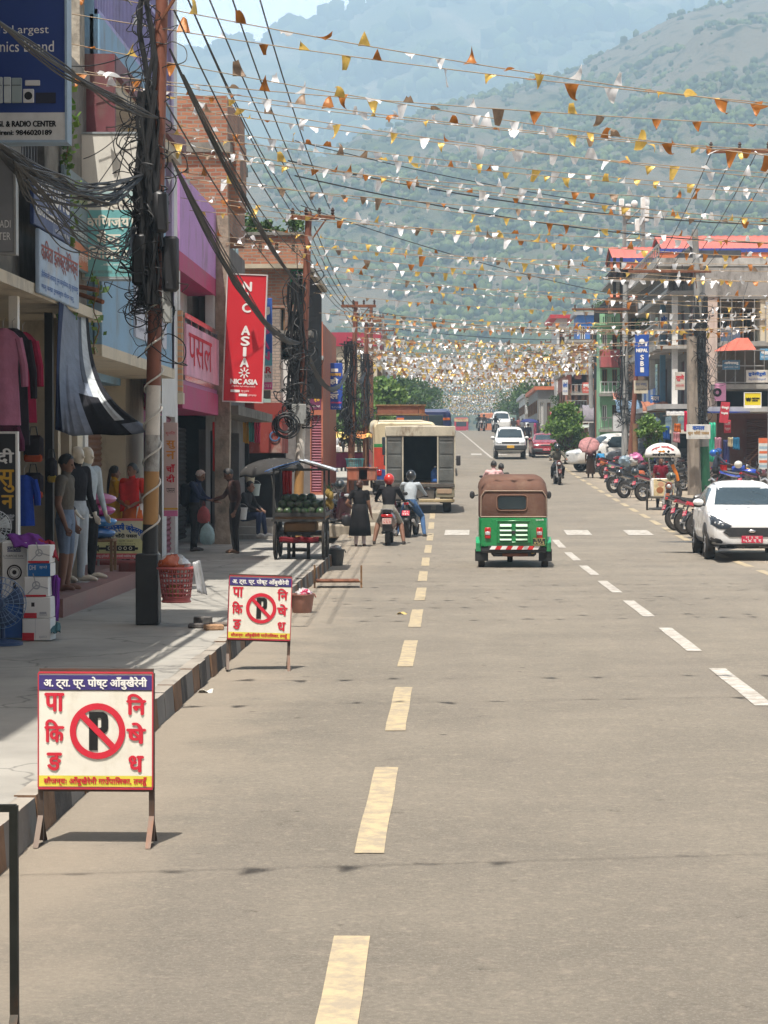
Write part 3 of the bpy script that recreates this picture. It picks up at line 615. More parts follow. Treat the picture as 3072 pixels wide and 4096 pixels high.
# house 5: brick with roof garden, red painted side wall
f5 = LFR(-4.6); h5 = house('roof_garden_house', 'old brick house with cross-shaped parapet openings and plants on its flat roof', f5, 60, .3)
yb = 58.0; x0, x1 = UX(965, yb), UX(1222, yb)
V5 = lambda y: VZ(y, yb)
wall(h5, 'wall', BR2, CFR(yb), x0, x1, V5(1560), V5(1010), [(x1-.42,x1-.05,V5(1215),V5(1075)),(x0+.6,x0+1.2,V5(1330),V5(1230)),(x0+1.3,x0+1.65,V5(1345),V5(1250))], .3); body(h5, CFR(yb), x0, x1-.02, V5(1560), V5(1015), DARK, .5, 8)
window(h5, CFR(yb), x1-.42, x1-.05, V5(1215), V5(1075), IG); window(h5, CFR(yb), x0+.6, x0+1.2, V5(1330), V5(1230), WOOD)
slab(h5, CFR(yb), x0-.1, x1+.15, V5(1075), V5(1058), -.35, 8, conc('pale_ledge',(.42,.37,.28))); wall(h5, 'parapet', BR1, CFR(yb-.2), x0-.05, x1+.1, V5(1056), V5(940), [(a, a+.09, V5(1012), V5(975)) for a in (x0+.5, x0+.95, x0+1.4)], .12); body(h5, CFR(yb-.2), x0-.05, x1+.1, V5(1056), V5(942), mat('pale_render',(.55,.5,.4),.9), .13, .2, 'parapet_back')
slab(h5, CFR(yb-.25), x0-.1, x1+.15, V5(942), V5(930), -.03, .3, mossy, 'coping'); slab(h5, CFR(yb-.5), x0, x1+.2, V5(1345), V5(1325), 0, 1, mossy, 'ledge')
body(h5, CFR(yb-.5), UX(1083,yb-.5), UX(1122,yb-.5), .3, V5(1240), brick('pillar_brick',(.30,.24,.2),(.36,.29,.24),(.2,.18,.16),1,.5), 0, .4, 'pillar'); body(h5, CFR(yb-.3), UX(1125,yb-.3), UX(1182,yb-.3), V5(1610), V5(1440), pl_white, 0, .3, 'wall'); body(h5, CFR(yb-.45), UX(1122,yb-.45), UX(1215,yb-.45), V5(1440), V5(1335), DARK, .45, .6, 'recess_shade')  # near-black block under the ledge has the shade put into its colour
wall(h5, 'side_wall', pl_red, CFR(55.5), UX(950,55.5), UX(1128,55.5), VZ(1810,55.5), VZ(1610,55.5)); body(h5, CFR(55.5), UX(950,55.5), UX(1128,55.5), .3, VZ(1810,55.5), DARK, 1.2, 1.4, 'shop_back'); body(h5, CFR(55.5), UX(950,55.5), UX(1128,55.5), VZ(1812,55.5), VZ(1612,55.5), pl_red, .01, 2.2, 'side_wall')
slab(h5, CFR(55.2), UX(880,55.2), UX(1010,55.2), VZ(1612,55.2), VZ(1600,55.2), 0, 3, WOOD, 'canopy')
for i, (xx, cc) in enumerate(((985,'c'),(1085,'d'))):
    b = MB(); b.torus((UX(xx+14,55.45), 55.47, VZ(1745,55.4)), .12, .025, (0,1,0), 14, 5, sq=.3); wb(b, 'painted_ring', mat('faded_blue',(.06,.13,.25),.8,.4,9), h5)
# house 6: orange
f6 = LFR(-4.25); h6 = house('orange_house', 'narrow orange red painted house with a dark slatted shopfront behind the second pole', f6, 72, .9)
yb = 71.0; V6 = lambda y: VZ(y, yb)
wall(h6, 'wall', pl_orange, CFR(yb), UX(1241,yb), UX(1292,yb), gz(yb)+.2, V6(1285), [(UX(1245,yb),UX(1285,yb),gz(yb)+.3,V6(1660)),(UX(1243,yb),UX(1275,yb),V6(1520),V6(1450))], .15); body(h6, CFR(yb), UX(1242,yb), UX(1292,yb)-.02, gz(yb), V6(1290), pl_orange, .2, 9)
shutter(h6, CFR(yb), UX(1245,yb), UX(1285,yb), gz(yb)+.3, V6(1660), paint('maroon_shutter',(.2,.03,.06)), .1); window(h6, CFR(yb), UX(1243,yb), UX(1275,yb), V6(1520), V6(1450), DARK)
body(h6, CFR(yb+.6), UX(1120,yb), UX(1241,yb), gz(yb), V6(1420), conc('dark_plaster',(.16,.15,.145)), 0, 3); slab(h6, CFR(yb), UX(1240,yb), UX(1296,yb), V6(1440), V6(1425), -.5, .1, conc('tin_eave',(.4,.4,.4)), 'eave')
# house 7: maroon flat roof band, far
def farhouse(name, label, d, x0, y0, x1, y1, m, roof, depth=8, wins=(2,2), base=None, roofh=14, cat='building', gl=None, over=.25):
    h = thing(name, label, cat, ((UX(x0,d)+UX(x1,d))/2, d+depth/2, gz(d))); fr = CFR(d); a, c = UX(x0,d), UX(x1,d); zb = gz(d) if base is None else base; zt = VZ(y0,d)
    nx, nz = wins; ops = []; H = zt-zb
    for i in range(nx):
        for j in range(nz):
            u = a+(c-a)*(i+.25)/nx; v = zb+H*(j+.3)/nz; ops.append((u, u+(c-a)*.5/nx, v, v+H*.45/nz))
    wall(h, 'wall', m, fr, a, c, zb, zt, ops, .2); body(h, fr, a+.01, c-.01, zb, zt-.01, m, .25, depth)
    for o in ops: window(h, fr, *o, WHITE if rnd.random() < .4 else WOOD, gl, .1, 2, 1, 0, .06)
    if x1 < 1782:
        for i in range(int(depth/3)): window(h, LFR(c+.03), d+1+i*3, d+2.4+i*3, zb+H*.55, zb+H*.8, WOOD, None, -.02)
    else:
        for i in range(int(depth/3)): window(h, RFR(a-.03), d+1+i*3, d+2.4+i*3, zb+H*.55, zb+H*.8, WOOD, None, -.02)
    for j in range(1, nz if nx < 5 else 1):
        zz_ = zb+H*j/nz+.12; slab(h, fr, a-.05, c+.05, zz_-.14, zz_, -.55, -.002, GREY, 'balcony_slab'); railing(h, fr, a, c, zz_+.001, zz_+.55, -.5, STEEL if j % 2 else WHITE, .18, .016, 'railing', 2)
    slab(h, fr, a-over, c+over, zt+.002, zt+roofh*d/F, -over, depth+over, roof, 'roof')
    return h
h7 = farhouse('maroon_roof_house', 'cream house with wide maroon roof band beyond the hotel sign', 132, 1200, 1385, 1508, 1450, pl_cream, paint('maroon_fascia',(.36,.02,.05)), 10, (5,2), roofh=55)
farhouse('yellow_house', 'pale yellow house half hidden by trees on the left beyond the maroon roof', 150, 1330, 1440, 1530, 1700, pl_cream, GREY, 12, (4,3))
farhouse('grey_house', 'grey house low behind the bus roofs on the left', 160, 1480, 1590, 1640, 1700, pl_grey, mat('tin_roof',(.35,.36,.37),.6), 14, (4,1))
farhouse('white_house', 'small white house among the trees far along the left side', 205, 1580, 1610, 1700, 1690, pl_white, mat('tin_roof',(.35,.36,.37),.6), 12, (3,2))
# ---------------------------------------------------------------- right side houses
tin = mat('red_tin_roof', (.52,.13,.10), .55, .12, .8, 0, 0, (.38,.16,.12), .4, 1); bluefascia = paint('blue_fascia', (.03,.06,.30)); darkwood = mat('dark_timber', (.035,.025,.022), .8, .3, 4); tin_o = mat('orange_tin_roof', (.55,.15,.06), .6, .15, 1)
def VR(y, d): return VZ(y, d)
d = 84.0; hr = thing('concrete_house', 'unfinished grey concrete house with stained roof parapet and railed balconies on the right edge', 'building', (13, d+6, gz(d)))
xa, xe = UX(2818,d), UX(3330,d); fr = CFR(d)
wall(hr, 'parapet', conc('stained_parapet',(.30,.285,.27),.8), fr, xa, xe, VR(1190,d), VR(1074,d)); slab(hr, fr, xa, xe, VR(1190,d), VR(1076,d), .01, 10, conc('stained_parapet',(.30,.285,.27),.8), 'upper_wall')
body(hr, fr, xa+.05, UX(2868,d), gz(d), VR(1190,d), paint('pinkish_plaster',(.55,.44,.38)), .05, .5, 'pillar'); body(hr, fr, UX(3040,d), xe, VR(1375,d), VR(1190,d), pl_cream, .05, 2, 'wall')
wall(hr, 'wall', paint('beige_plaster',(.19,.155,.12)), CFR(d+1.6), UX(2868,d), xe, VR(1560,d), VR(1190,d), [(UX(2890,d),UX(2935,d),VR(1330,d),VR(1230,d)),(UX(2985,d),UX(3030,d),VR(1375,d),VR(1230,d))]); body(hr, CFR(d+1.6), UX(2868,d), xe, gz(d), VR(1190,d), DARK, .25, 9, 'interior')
window(hr, CFR(d+1.6), UX(2890,d), UX(2935,d), VR(1330,d), VR(1230,d), WOOD); window(hr, CFR(d+1.6), UX(2985,d), UX(3030,d), VR(1375,d), VR(1230,d), WOOD)
slab(hr, fr, UX(2870,d), xe, VR(1388,d), VR(1374,d), -.5, 1.6, GREY, 'balcony_slab'); railing(hr, fr, UX(2880,d), UX(3060,d), VR(1374,d), VR(1195,d), .0, STEEL, .42, .016, 'railing', 3); body(hr, fr, UX(2880,d), UX(2960,d), VR(1372,d), VR(1315,d), paint('slate_blue_panel',(.07,.12,.2)), .04, .1, 'panel')
b = MB(); rr = [(UX(x,d-1.2), VR(y,d-1.2)) for x, y in ((2840,1402),(2962,1362),(3008,1362),(3008,1400))]
b.add([(rr[0][0],d-2.2,rr[0][1]-.1),(rr[3][0],d-2.2,rr[3][1]-.05),(rr[2][0],d,rr[2][1]+.15),(rr[1][0],d,rr[1][1]+.15)], [(0,1,2,3)]); wb(b, 'tin_awning', mat('faded_red_tin',(.52,.12,.08),.6,.15,2), hr)
railing(hr, CFR(d-1.0), UX(2850,d), UX(3040,d), VR(1540,d), VR(1408,d), 0, STEEL, .36, .014, 'railing', 3); slab(hr, CFR(d-1.1), UX(2840,d), xe, VR(1560,d), VR(1542,d), 0, 2.6, GREY, 'balcony_slab')
b = MB(); fbox(b, CFR(d-1.4), UX(2843,d), UX(2884,d), VR(1608,d), VR(1540,d), 0, .3); b.torus((UX(2850,d), d-1.41, VR(1575,d)), .12, .05, (0,1,0), 14, 6, m=1); wb(b, 'pink_planter', [paint('pink_panel',(.62,.26,.42)), DARK], hr)
slab(hr, CFR(d-3.2), UX(2830,d-3), xe, VR(1648,d-3), VR(1628,d-3), 0, 3.4, mat('tin_sheet',(.42,.42,.42),.5,.2,2), 'shop_canopy'); slab(hr, CFR(d-3.6), UX(2820,d-3), UX(2990,d-3), VR(1652,d-3.6), VR(1646,d-3.6), 0, .5, bluefascia, 'canopy_edge')
body(hr, CFR(d-.5), UX(2868,d), xe, gz(d), VR(1650,d), paint('dark_red_shutter',(.13,.035,.025)), .5, .7, 'shop_wall'); shutter(hr, CFR(d-.5), UX(2985,d), UX(3060,d), gz(d)+.1, VR(1680,d), mat('chocolate_slats',(.10,.035,.02),.7), .4)
b = MB()
for i in range(9): fbox(b, CFR(d-2.2), UX(2985,d)+i*.16, UX(2985,d)+i*.16+.17, gz(d)+.1+i*.19, gz(d)+.3+i*.19, 0, 1.1)
wb(b, 'stairs', paint('orange_stairs',(.62,.20,.05)), hr)
b = MB()
for k in range(2): b.tube([(UX(2965,d)-.1, d-2.4+1.4*k, gz(d)+.9), (UX(2985,d)+1.5, d-2.4+1.4*k, gz(d)+2.7)], .03); b.tube([(UX(2965,d), d-2.4+1.4*k, gz(d)), (UX(2965,d), d-2.4+1.4*k, gz(d)+1.0)], .03)
wb(b, 'stair_rail', metal('brown_rail',(.2,.09,.05)), hr)
# balcony house behind it, street front
d0, d1 = 87.5, 103; XF = UX(2700, 95); fb = RFR(XF); hb = thing('balcony_house', 'four storey house with grey concrete balconies, wine coloured doors and striped banners on the right', 'building', (XF+3, 95, gz(95)))
body(hb, fb, d0, d1, gz(d0)+3.2, VR(1130,95), pl_grey, .3, 8); zz = [VR(1640,95), VR(1415,95), VR(1215,95)]
ops = [(u, u+1.1, z+.15, z+2.0) for u in (88.5, 91.5, 95, 98.5) for z in zz]; wall(hb, 'wall', paint('dim_plaster',(.17,.155,.14)), fb, d0, d1, gz(d1)+2.4, VR(1130,95), ops, .25)
for o in ops:
    b = MB(); fbox(b, fb, o[0], o[1], o[2], o[3], .1, .16); wb(b, 'door', paint('wine_door',(.20,.02,.05)), hb)
for i, z in enumerate(zz):
    k = (.9, 1.5, 1.1)[i]; slab(hb, fb, d0+.5, d1-1, z-.16, z, -k, .1, conc('balcony_concrete',(.42,.40,.37),.6), 'balcony_slab')
    if i: railing(hb, fb, d0+.6, d1-1.1, z, z+.95, -k+.06, STEEL, .35, .02, 'railing', 3)
for u in (88.3, 93.2, 97.8): body(hb, fb, u, u+.22, gz(u), VR(1215,95), (paint('blue_pipe',(.12,.25,.36)), WHITE, paint('blue_pipe',(.12,.25,.36)))[int(u)%3], -.85, -.62, 'pillar')
b = MB()
for i in range(6): fbox(b, fb, 94.5+i*1.05, 95.5+i*1.05, zz[0]-.25, zz[0]+.95, -.95, -.92, i%2)
wb(b, 'striped_banner', [mat('blue_banner',(.10,.20,.50),.6), mat('pale_banner',(.62,.63,.66),.6)], hb)
body(hb, fb, d0, d1, gz(d0), gz(d0)+3.2, DARK, 2.2, 2.4, 'shop_back'); slab(hb, fb, d0, d1, gz(d0)+3.0, gz(d0)+3.2, -1.6, .3, mat('tin_sheet',(.42,.42,.42),.5,.2,2), 'shop_canopy')
slab(hb, fb, d0-.2, d1, VR(1130,95), VR(1100,95), -1.6, 8, conc('balcony_concrete',(.42,.40,.37),.6), 'roof'); body(hb, fb, d0+1, d0+5, VR(1120,95), VR(1062,95), conc('corrugated_wall',(.07,.07,.075)), -.4, 2, 'roof_shed'); railing(hb, fb, d0, d1, VR(1100,95), VR(1050,95), -1.5, STEEL, .8, .025, 'railing', 2)
# red roofed rooftop pavilion
d = 99.0; hp = thing('roof_pavilion', 'open timber rooftop pavilion under big red tin gable roofs with blue fascia', 'pavilion', (UX(2900,d), d+3, VR(1180,d)))
def gable(par, xl, xr, ye, yr, dd, dep, m, hang=.5):
    b = MB(); A, B = UX(xl, dd), UX(xr, dd); ze, zr = VR(ye, dd), VR(yr, dd); n = int((B-A)/.35)
    for s in (0, 1):
        y_e = dd-hang if s == 0 else dd+dep+hang; y_m = dd+dep/2
        for i in range(n):
            xa_, xb_ = A+(B-A)*i/n, A+(B-A)*(i+1)/n; xm = (xa_+xb_)/2; h = .035
            b.add([(xa_,y_e,ze),(xm,y_e,ze+h),(xb_,y_e,ze),(xa_,y_m,zr),(xm,y_m,zr+h),(xb_,y_m,zr)], [(0,1,4,3),(1,2,5,4)])
    o = wb(b, 'roof', m, par); q = o.modifiers.new('thickness', 'SOLIDIFY'); q.thickness = .04
    g = MB()
    for X in (A+.08, B-.08): g.add([(X,dd-hang+.1,ze+.01),(X,dd+dep+hang-.1,ze+.01),(X,dd+dep/2,zr-.05)], [(0,1,2)])
    wb(g, 'gable_end', darkwood, par)
    e = MB(); fbox(e, CFR(dd-hang-.05), A-.1, B+.1, ze-.16, ze+.02, 0, .05); fbox(e, CFR(dd-hang-.01), A-.1, B+.1, ze-.50, ze-.16, 0, .05, 1); wb(e, 'fascia', [bluefascia, tin_o], par)
    u = MB(); fbox(u, CFR(dd), A, B, ze-.62, ze-.45, .1, dep, 0); wb(u, 'beam', darkwood, par)
gable(hp, 2640, 3400, 1003, 926, d, 5.5, tin); gable(hp, 2445, 2660, 1040, 978, d+1.5, 4, tin); 
b = MB()
for x in (2458, 2485, 2605, 2628, 2695, 2760, 2870, 2950, 3030): b.box((UX(x,d)-.07, d+.2, VR(1190,d)), (UX(x,d)+.07, d+.34, VR(1030,d)), 1 if x in (2695,2870) else 0)
wb(b, 'posts', [darkwood, tin_o], hp); wb(MB().box((UX(2440,d), d, VR(1128,d)), (UX(3100,d), d+6, VR(1120,d))), 'deck', conc('deck_concrete',(.3,.29,.28)), hp)
# houses farther along on the right
hy = thing('orange_roof_house', 'house with orange tin roofs and a yellow rooftop banner beyond the pavilion', 'building', (UX(2520,108), 112, gz(108)))
wall(hy, 'wall', paint('brown_plaster',(.24,.15,.11)), CFR(107), UX(2430,107), UX(2615,107), gz(107), VR(1190,107), [(UX(2445,107),UX(2480,107),VR(1330,107),VR(1270,107)),(UX(2520,107),UX(2560,107),VR(1330,107),VR(1270,107)),(UX(2445,107),UX(2600,107),gz(107)+.1,VR(1680,107))]); body(hy, CFR(107), UX(2430,107), UX(2615,107), gz(107), VR(1192,107), DARK, .3, 10)
window(hy, CFR(107), UX(2445,107), UX(2480,107), VR(1330,107), VR(1270,107), WOOD); window(hy, CFR(107), UX(2520,107), UX(2560,107), VR(1330,107), VR(1270,107), WOOD)
b = MB(); b.add([(UX(2435,107),106,VR(1195,107)),(UX(2540,107),106,VR(1195,107)),(UX(2520,107),111,VR(1150,107)),(UX(2460,107),111,VR(1150,107)),(UX(2545,107),105.5,VR(1200,107)),(UX(2604,107),105.5,VR(1205,107)),(UX(2604,107),110,VR(1155,107)),(UX(2545,107),110,VR(1150,107))], [(0,1,2,3),(4,5,6,7)]); o = wb(b, 'roof', tin_o, hy); o.modifiers.new('thickness','SOLIDIFY').thickness = .06
b = MB(); fbox(b, CFR(105.8), UX(2472,106), UX(2598,106), VR(1154,106), VR(1118,106), 0, .05); wb(b, 'roof_banner', mat('yellow_banner',(.66,.42,.10),.6,.1,1), hy)
hg = farhouse('mint_house', 'mint green house with slotted roof parapet on the right', 104.5, 2398, 1300, 2478, 1480, pl_green, pl_green, 2.3, (2,4), roofh=6)
wall(hg, 'parapet', pl_green, CFR(104.2), UX(2398,104), UX(2480,104), VR(1300,104), VR(1255,104), [(UX(2412+i*9,104), UX(2416+i*9,104), VR(1296,104), VR(1266,104)) for i in range(6)])
slab(hg, CFR(104), UX(2400,104), UX(2490,104), VR(1470,104), VR(1400,104), -.4, .6, paint('rose_balcony',(.42,.10,.10)), 'balcony_wall')
farhouse('blue_roof_house', 'bright blue house beside the mint green one', 145, 2308, 1262, 2390, 1370, paint('bright_blue',(.05,.18,.55)), mat('tin_roof',(.35,.36,.37),.6), 4, (2,3))
farhouse('brick_cube_house', 'raw red brick house under the blue one on the right', 142, 2285, 1372, 2392, 1480, BR1, GREY, 4, (2,2))
farhouse('white_tower_house', 'narrow white stair tower with a red cap on the right', 156, 2226, 1275, 2268, 1420, pl_white, paint('red_cap',(.5,.03,.04)), 8, (1,3), roofh=14, over=.5)
farhouse('terracotta_house', 'low terracotta house behind the right hand poles', 142, 2262, 1500, 2345, 1640, paint('terracotta',(.42,.14,.09)), GREY, 10, (3,2))
farhouse('dark_shop_house', 'dark low shop row with awnings behind the bushy tree', 160, 2150, 1560, 2300, 1690, paint('dim_plaster2',(.2,.2,.19)), tin_o, 18, (5,1))
farhouse('distant_white_house', 'small pale house far along the right kerb before the crest', 190, 2100, 1590, 2190, 1680, pl_white, mat('tin_roof',(.35,.36,.37),.6), 16, (3,2))
# awnings over the shop row (each a thing of its own)
aw = [('faded blue barrel awning over a shop on the right',(.16,.24,.34),2462,1600,2568,1655,99),('copper coloured barrel awning over the dark shopfront',(.40,.17,.11),2566,1606,2672,1650,92),('pale salmon tin awning above the white signboard',(.55,.26,.20),2450,1570,2500,1600,104),('grey canvas awning sagging low beside the bushy tree',(.26,.24,.27),2330,1620,2440,1690,118),('weathered white awning under the balcony on the right',(.46,.46,.46),2660,1630,2790,1662,88)]
for lab, c, x0, y0, x1, y1, dd in aw:
    t = thing('shop_awning', lab, 'awning', P((x0+x1)/2, y1, dd), 0, 'awnings over the right hand shops'); b = MB(); w = (UX(x1,dd)-UX(x0,dd))/2; hh = VZ(y0,dd)-VZ(y1,dd)
    b.grid(lambda u, v: (w*(2*u-1), -1.2*math.sin(v*math.pi/2)+.6, hh*math.cos(v*math.pi/2)+.02*math.sin(u*31)), 16, 8); b.shell('canvas', cloth('awning_%d'%x0, c), t, .02)
    q = MB(); q.tube([(-w,-.6,0),(w,-.6,0)], .025); q.tube([(-w,-.6,0),(-w,.7,.0)], .025); q.tube([(w,-.6,0),(w,.7,0)], .025); q.build('frame', STEEL, t)
# white tent-like board wall, hut and tyres on the right verge
t = thing('wooden_hut', 'small dark plank kiosk with tilted tin lid beside the green tree', 'kiosk', ground_at(2308, 1800))
c = t.location; s_ = c.y/F; b = MB()
for i in range(9): b.box((-.62+i*.14, -.4+.01*(i%2), .25), (-.62+i*.14+.125, -.36, 1.25))
for i in range(6): b.box((-.64,-.4+i*.14,.25),(-.6,-.4+i*.14+.125,1.25)); b.box((.6,-.4+i*.14,.25),(.64,-.4+i*.14+.125,1.25))
b.build('planks', WOOD, t, False); b = MB()
for x in (-.58,.58):
    for y in (-.34,.4): b.box((x-.04,y-.04,0),(x+.04,y+.04,1.35))
b.build('posts', WOOD, t, False); b = MB(); b.add([(-.85,-.7,1.3),(.85,-.7,1.42),(.8,.6,1.62),(-.8,.6,1.5)], [(0,1,2,3)]); b.shell('lid', mat('tin_lid',(.4,.42,.36),.6,.2,3), t, .03)
# ---------------------------------------------------------------- vehicles
from mathutils.bvhtree import BVHTree
GLS = glass('car_glass', (.03,.045,.055), .05); LAMP = mat('lamp_glass', (.55,.57,.58), .12, .1, 6, 0, .3); REDL = mat('red_lamp', (.45,.015,.015), .15, .1, 6, 0, 0, None, 0, 2, .5); AMB = mat('amber_lamp', (.6,.22,.02), .2, .1, 6)
PLATE = mat('red_plate', (.50,.02,.06), .5, .06, 6); TRIM = plastic('dark_trim', (.03,.03,.032), .5); ALLOY = metal('alloy', (.42,.42,.43), .35)
def wheel(par, c, r, w, name='wheel', spokes=5, rimmat=None, dirty=True):
    """tyre with a rim as its sub-part; axle along X"""
    b = MB(); c = Vector(c)
    b.lathe([(r*.60,-w/2),(r*.93,-w/2),(r*.99,-w*.36),(r,-w*.15),(r,w*.15),(r*.99,w*.36),(r*.93,w/2),(r*.60,w/2),(r*.60,-w/2)], c, 24, ax=(1,0,0), caps=False)
    t = b.build(name, mat('dusty_tyre', (.045,.04,.036), .9, .3, 9, .3), par)
    q = MB(); q.torus(c, r*.60, w*.16, (1,0,0), 22, 6); q.lathe([(.02,-w*.42),(r*.16,-w*.36),(r*.16,w*.36),(.02,w*.42)], c, 10, ax=(1,0,0))
    for i in range(spokes):
        a = 2*math.pi*i/spokes; d = Vector((0, math.cos(a), math.sin(a)))
        for s in ((-1,1) if w > .12 else (0,)): q.tube([c+d*r*.1+Vector((s*w*.34,0,0)), c+d*r*.62+Vector((s*w*.40,0,0))], [r*.09, r*.07] if w > .12 else r*.045, 5)
    if w > .12: q.lathe([(.01,-.02),(r*.58,-.02),(r*.58,.02),(.01,.02)], c, 16, m=1, ax=(1,0,0))
    q.build('rim', [rimmat or ALLOY, TRIM], t); return t
CAR_ST = [(-2.0,.60,.60,.46,.32,.42,.64,.68),(-1.95,.74,.76,.64,.25,.37,.76,.82),(-1.6,.83,.84,.70,.22,.35,.90,.97),(-1.0,.86,.85,.70,.22,.35,.98,1.06),(-.22,.86,.85,.565,.22,.35,1.01,1.52),(.3,.86,.85,.575,.22,.35,1.02,1.56),(1.0,.86,.85,.565,.22,.35,1.04,1.53),(1.6,.85,.83,.53,.24,.37,1.06,1.42),(1.9,.82,.79,.60,.28,.40,1.05,1.12),(2.0,.72,.7,.5,.34,.45,.80,.86)]
SUV_ST = [(-2.0,.66,.68,.60,.40,.50,.78,.84),(-1.95,.80,.80,.70,.36,.46,.90,.96),(-1.5,.85,.84,.74,.34,.46,.98,1.06),(-1.02,.86,.85,.74,.34,.46,1.04,1.12),(-.50,.86,.85,.66,.34,.46,1.06,1.74),(.1,.86,.85,.67,.34,.46,1.06,1.80),(1.0,.86,.85,.67,.34,.46,1.06,1.80),(1.8,.86,.85,.66,.34,.46,1.06,1.78),(1.95,.85,.84,.66,.36,.48,1.06,1.70),(2.0,.8,.8,.64,.40,.5,1.0,1.10)]
def car(label, m, st=CAR_ST, sx=1.0, sy=1.0, sz=1.0, wr=.31, kind='car', cladding=True, plate=PLATE, ptext='प ३ ६७', name='parked_car', detail=True, group=None, wy=(-1.22,1.27)):
    t = thing(name, label, kind, (0,0,0), 0, group)
    st = [(y*sy, a*sx, b_*sx, c*sx, zb*sz, zs*sz, zt*sz, zr*sz) for y, a, b_, c, zb, zs, zt, zr in st]
    def ring(q):
        y, ws, wb_, wr_, zb, zs, zt, zr = q; zm = (zs+zt)/2
        h = [(0,zb),(ws*.8,zb),(ws,zs),(max(ws,wb_)*1.012,zm),(wb_,zt),(wr_+.05*sx if zr-zt > .2 else wr_+.06*sx, zr-.05*(zr-zt)-.015),(wr_*.62,zr),(0,zr+.012)]
        return [Vector((x,y,z)) for x, z in h]+[Vector((-x,y,z)) for x, z in h[-2:0:-1]]
    b = MB(); b.loft([ring(q) for q in st], True, True)
    bo = b.build('body', m, t); q_ = bo.modifiers.new('smooth', 'SUBSURF'); q_.levels = q_.render_levels = 2
    tmp = bpy.data.objects.new('t', bo.data); s_ = tmp.modifiers.new('s','SUBSURF'); s_.levels = 2; me = evaluated(tmp); bpy.data.objects.remove(tmp)
    bv = BVHTree.FromPolygons([v.co.copy() for v in me.vertices], [tuple(p.vertices) for p in me.polygons])
    def decal(name, pts, dirv, org, mm, lift=.008, th=.03, par=None):
        """plate following the body: pts are projected along dirv"""
        dirv = Vector(dirv); f = []; pc2 = (sum(p[0] for p in pts)/len(pts), sum(p[1] for p in pts)/len(pts))
        for p in pts:
            h = bv.ray_cast(org(p), dirv); hp = h[0] if h[0] is not None else org(p)+dirv*.3
            f.append((hp, hp-dirv*lift, hp+dirv*th))
        g = MB(); n = len(f); cen = sum((q[0] for q in f), Vector())/n; hc = bv.ray_cast(cen-dirv*1.0, dirv); cc = (hc[0] if hc[0] is not None else cen)-dirv*lift
        vs = [q[1] for q in f]; ks = (.82,.62,.42,.2)
        for k in ks:
            for p in pts:
                o3 = org((pc2[0]+(p[0]-pc2[0])*k, pc2[1]+(p[1]-pc2[1])*k)); h = bv.ray_cast(o3, dirv); vs.append((h[0] if h[0] is not None else o3+dirv*.3)-dirv*lift)
        N = len(vs); vs += [q[2] for q in f]+[cc]; fs = [(i,i+N,(i+1)%n+N,(i+1)%n) for i in range(n)]
        for r_ in range(len(ks)): fs += [(r_*n+i, r_*n+(i+1)%n, (r_+1)*n+(i+1)%n, (r_+1)*n+i) for i in range(n)]
        r_ = len(ks); g.add(vs, fs+[(r_*n+i, r_*n+(i+1)%n, N+n) for i in range(n)])
        return g.build(name, mm, par or t)
    FR = lambda p: Vector((p[0], -3*sy, p[1])); 
    def dens(poly, k=4):
        o = []
        for i in range(len(poly)):
            a, c = Vector(poly[i]), Vector(poly[(i+1)%len(poly)])
            o += [tuple(a.lerp(c, j/k)) for j in range(k)]
        return o
    zc, zf = st[3], st[4]
    ws = [(-zc[3]*.93, zc[7]+.02*sz), (zc[3]*.93, zc[7]+.02*sz), (zf[3]*.94, zf[7]-.10*sz), (-zf[3]*.94, zf[7]-.10*sz)]
    decal('windscreen', dens(ws, 6), (0,1,0), FR, GLS, .016, .01)
    for s in (-1, 1):
        sd = lambda p, s=s: Vector((s*2.0, p[0], p[1])); dv = (-s, 0, 0); belt = zf[6]+.05*sz; top = zf[7]-.13*sz
        y0, y1, y2 = (zc[0]+zf[0])/2-.02, .42*sy, st[7][0]-.05*sy
        a0 = zc[0]+.28*sy; fr0 = zf[0]+.0*sy
        decal('side_window', dens([(a0+.05, belt),(y1-.04, belt),(y1-.04, top+.02),(fr0+.08, top)], 4), dv, sd, GLS, .005, .01)
        decal('side_window', dens([(y1+.04, belt),(y2, belt+.02),(y2-.12*sy, top),(y1+.04, top+.02)], 4), dv, sd, GLS, .005, .01)
        if detail:
            for yy in (a0+.0, y1): decal('door_seam', [(yy-.006, zf[5]+.06),(yy+.006, zf[5]+.06),(yy+.006, belt-.01),(yy-.006, belt-.01)], dv, sd, TRIM, .002, .01)
            for yy in (y1-.2, y2-.3): decal('door_handle', [(yy-.09, belt-.12),(yy+.09, belt-.12),(yy+.09, belt-.085),(yy-.09, belt-.085)], dv, sd, m, .03, .02)
        if cladding: decal('sill', dens([(st[2][0]+.1, zf[4]+.02),(st[7][0]-.1, zf[4]+.02),(st[7][0]-.1, zf[5]+.05),(st[2][0]+.1, zf[5]+.05)], 6), dv, sd, TRIM, .012, .05)
        for yw in wy:
            yw *= sy; R1 = wr*1.24; cz = wr
            arc = [(yw+R1*math.cos(a), cz+R1*math.sin(a)) for a in [math.pi*k/14 for k in range(15)]]
            arc = [(y, max(z, zf[4]+.03)) for y, z in arc]
            decal('wheel_arch', arc, dv, sd, TRIM if cladding else DARK, .014 if cladding else .004, .03)  # on unclad cars a dark plate paints in the shaded wheel well
            hx = bv.ray_cast(Vector((s*2, yw, cz+.15)), Vector(dv)); X = abs(hx[0].x) if hx[0] else .8
            wheel(t, (s*(X-.075), yw, wr), wr, .19)
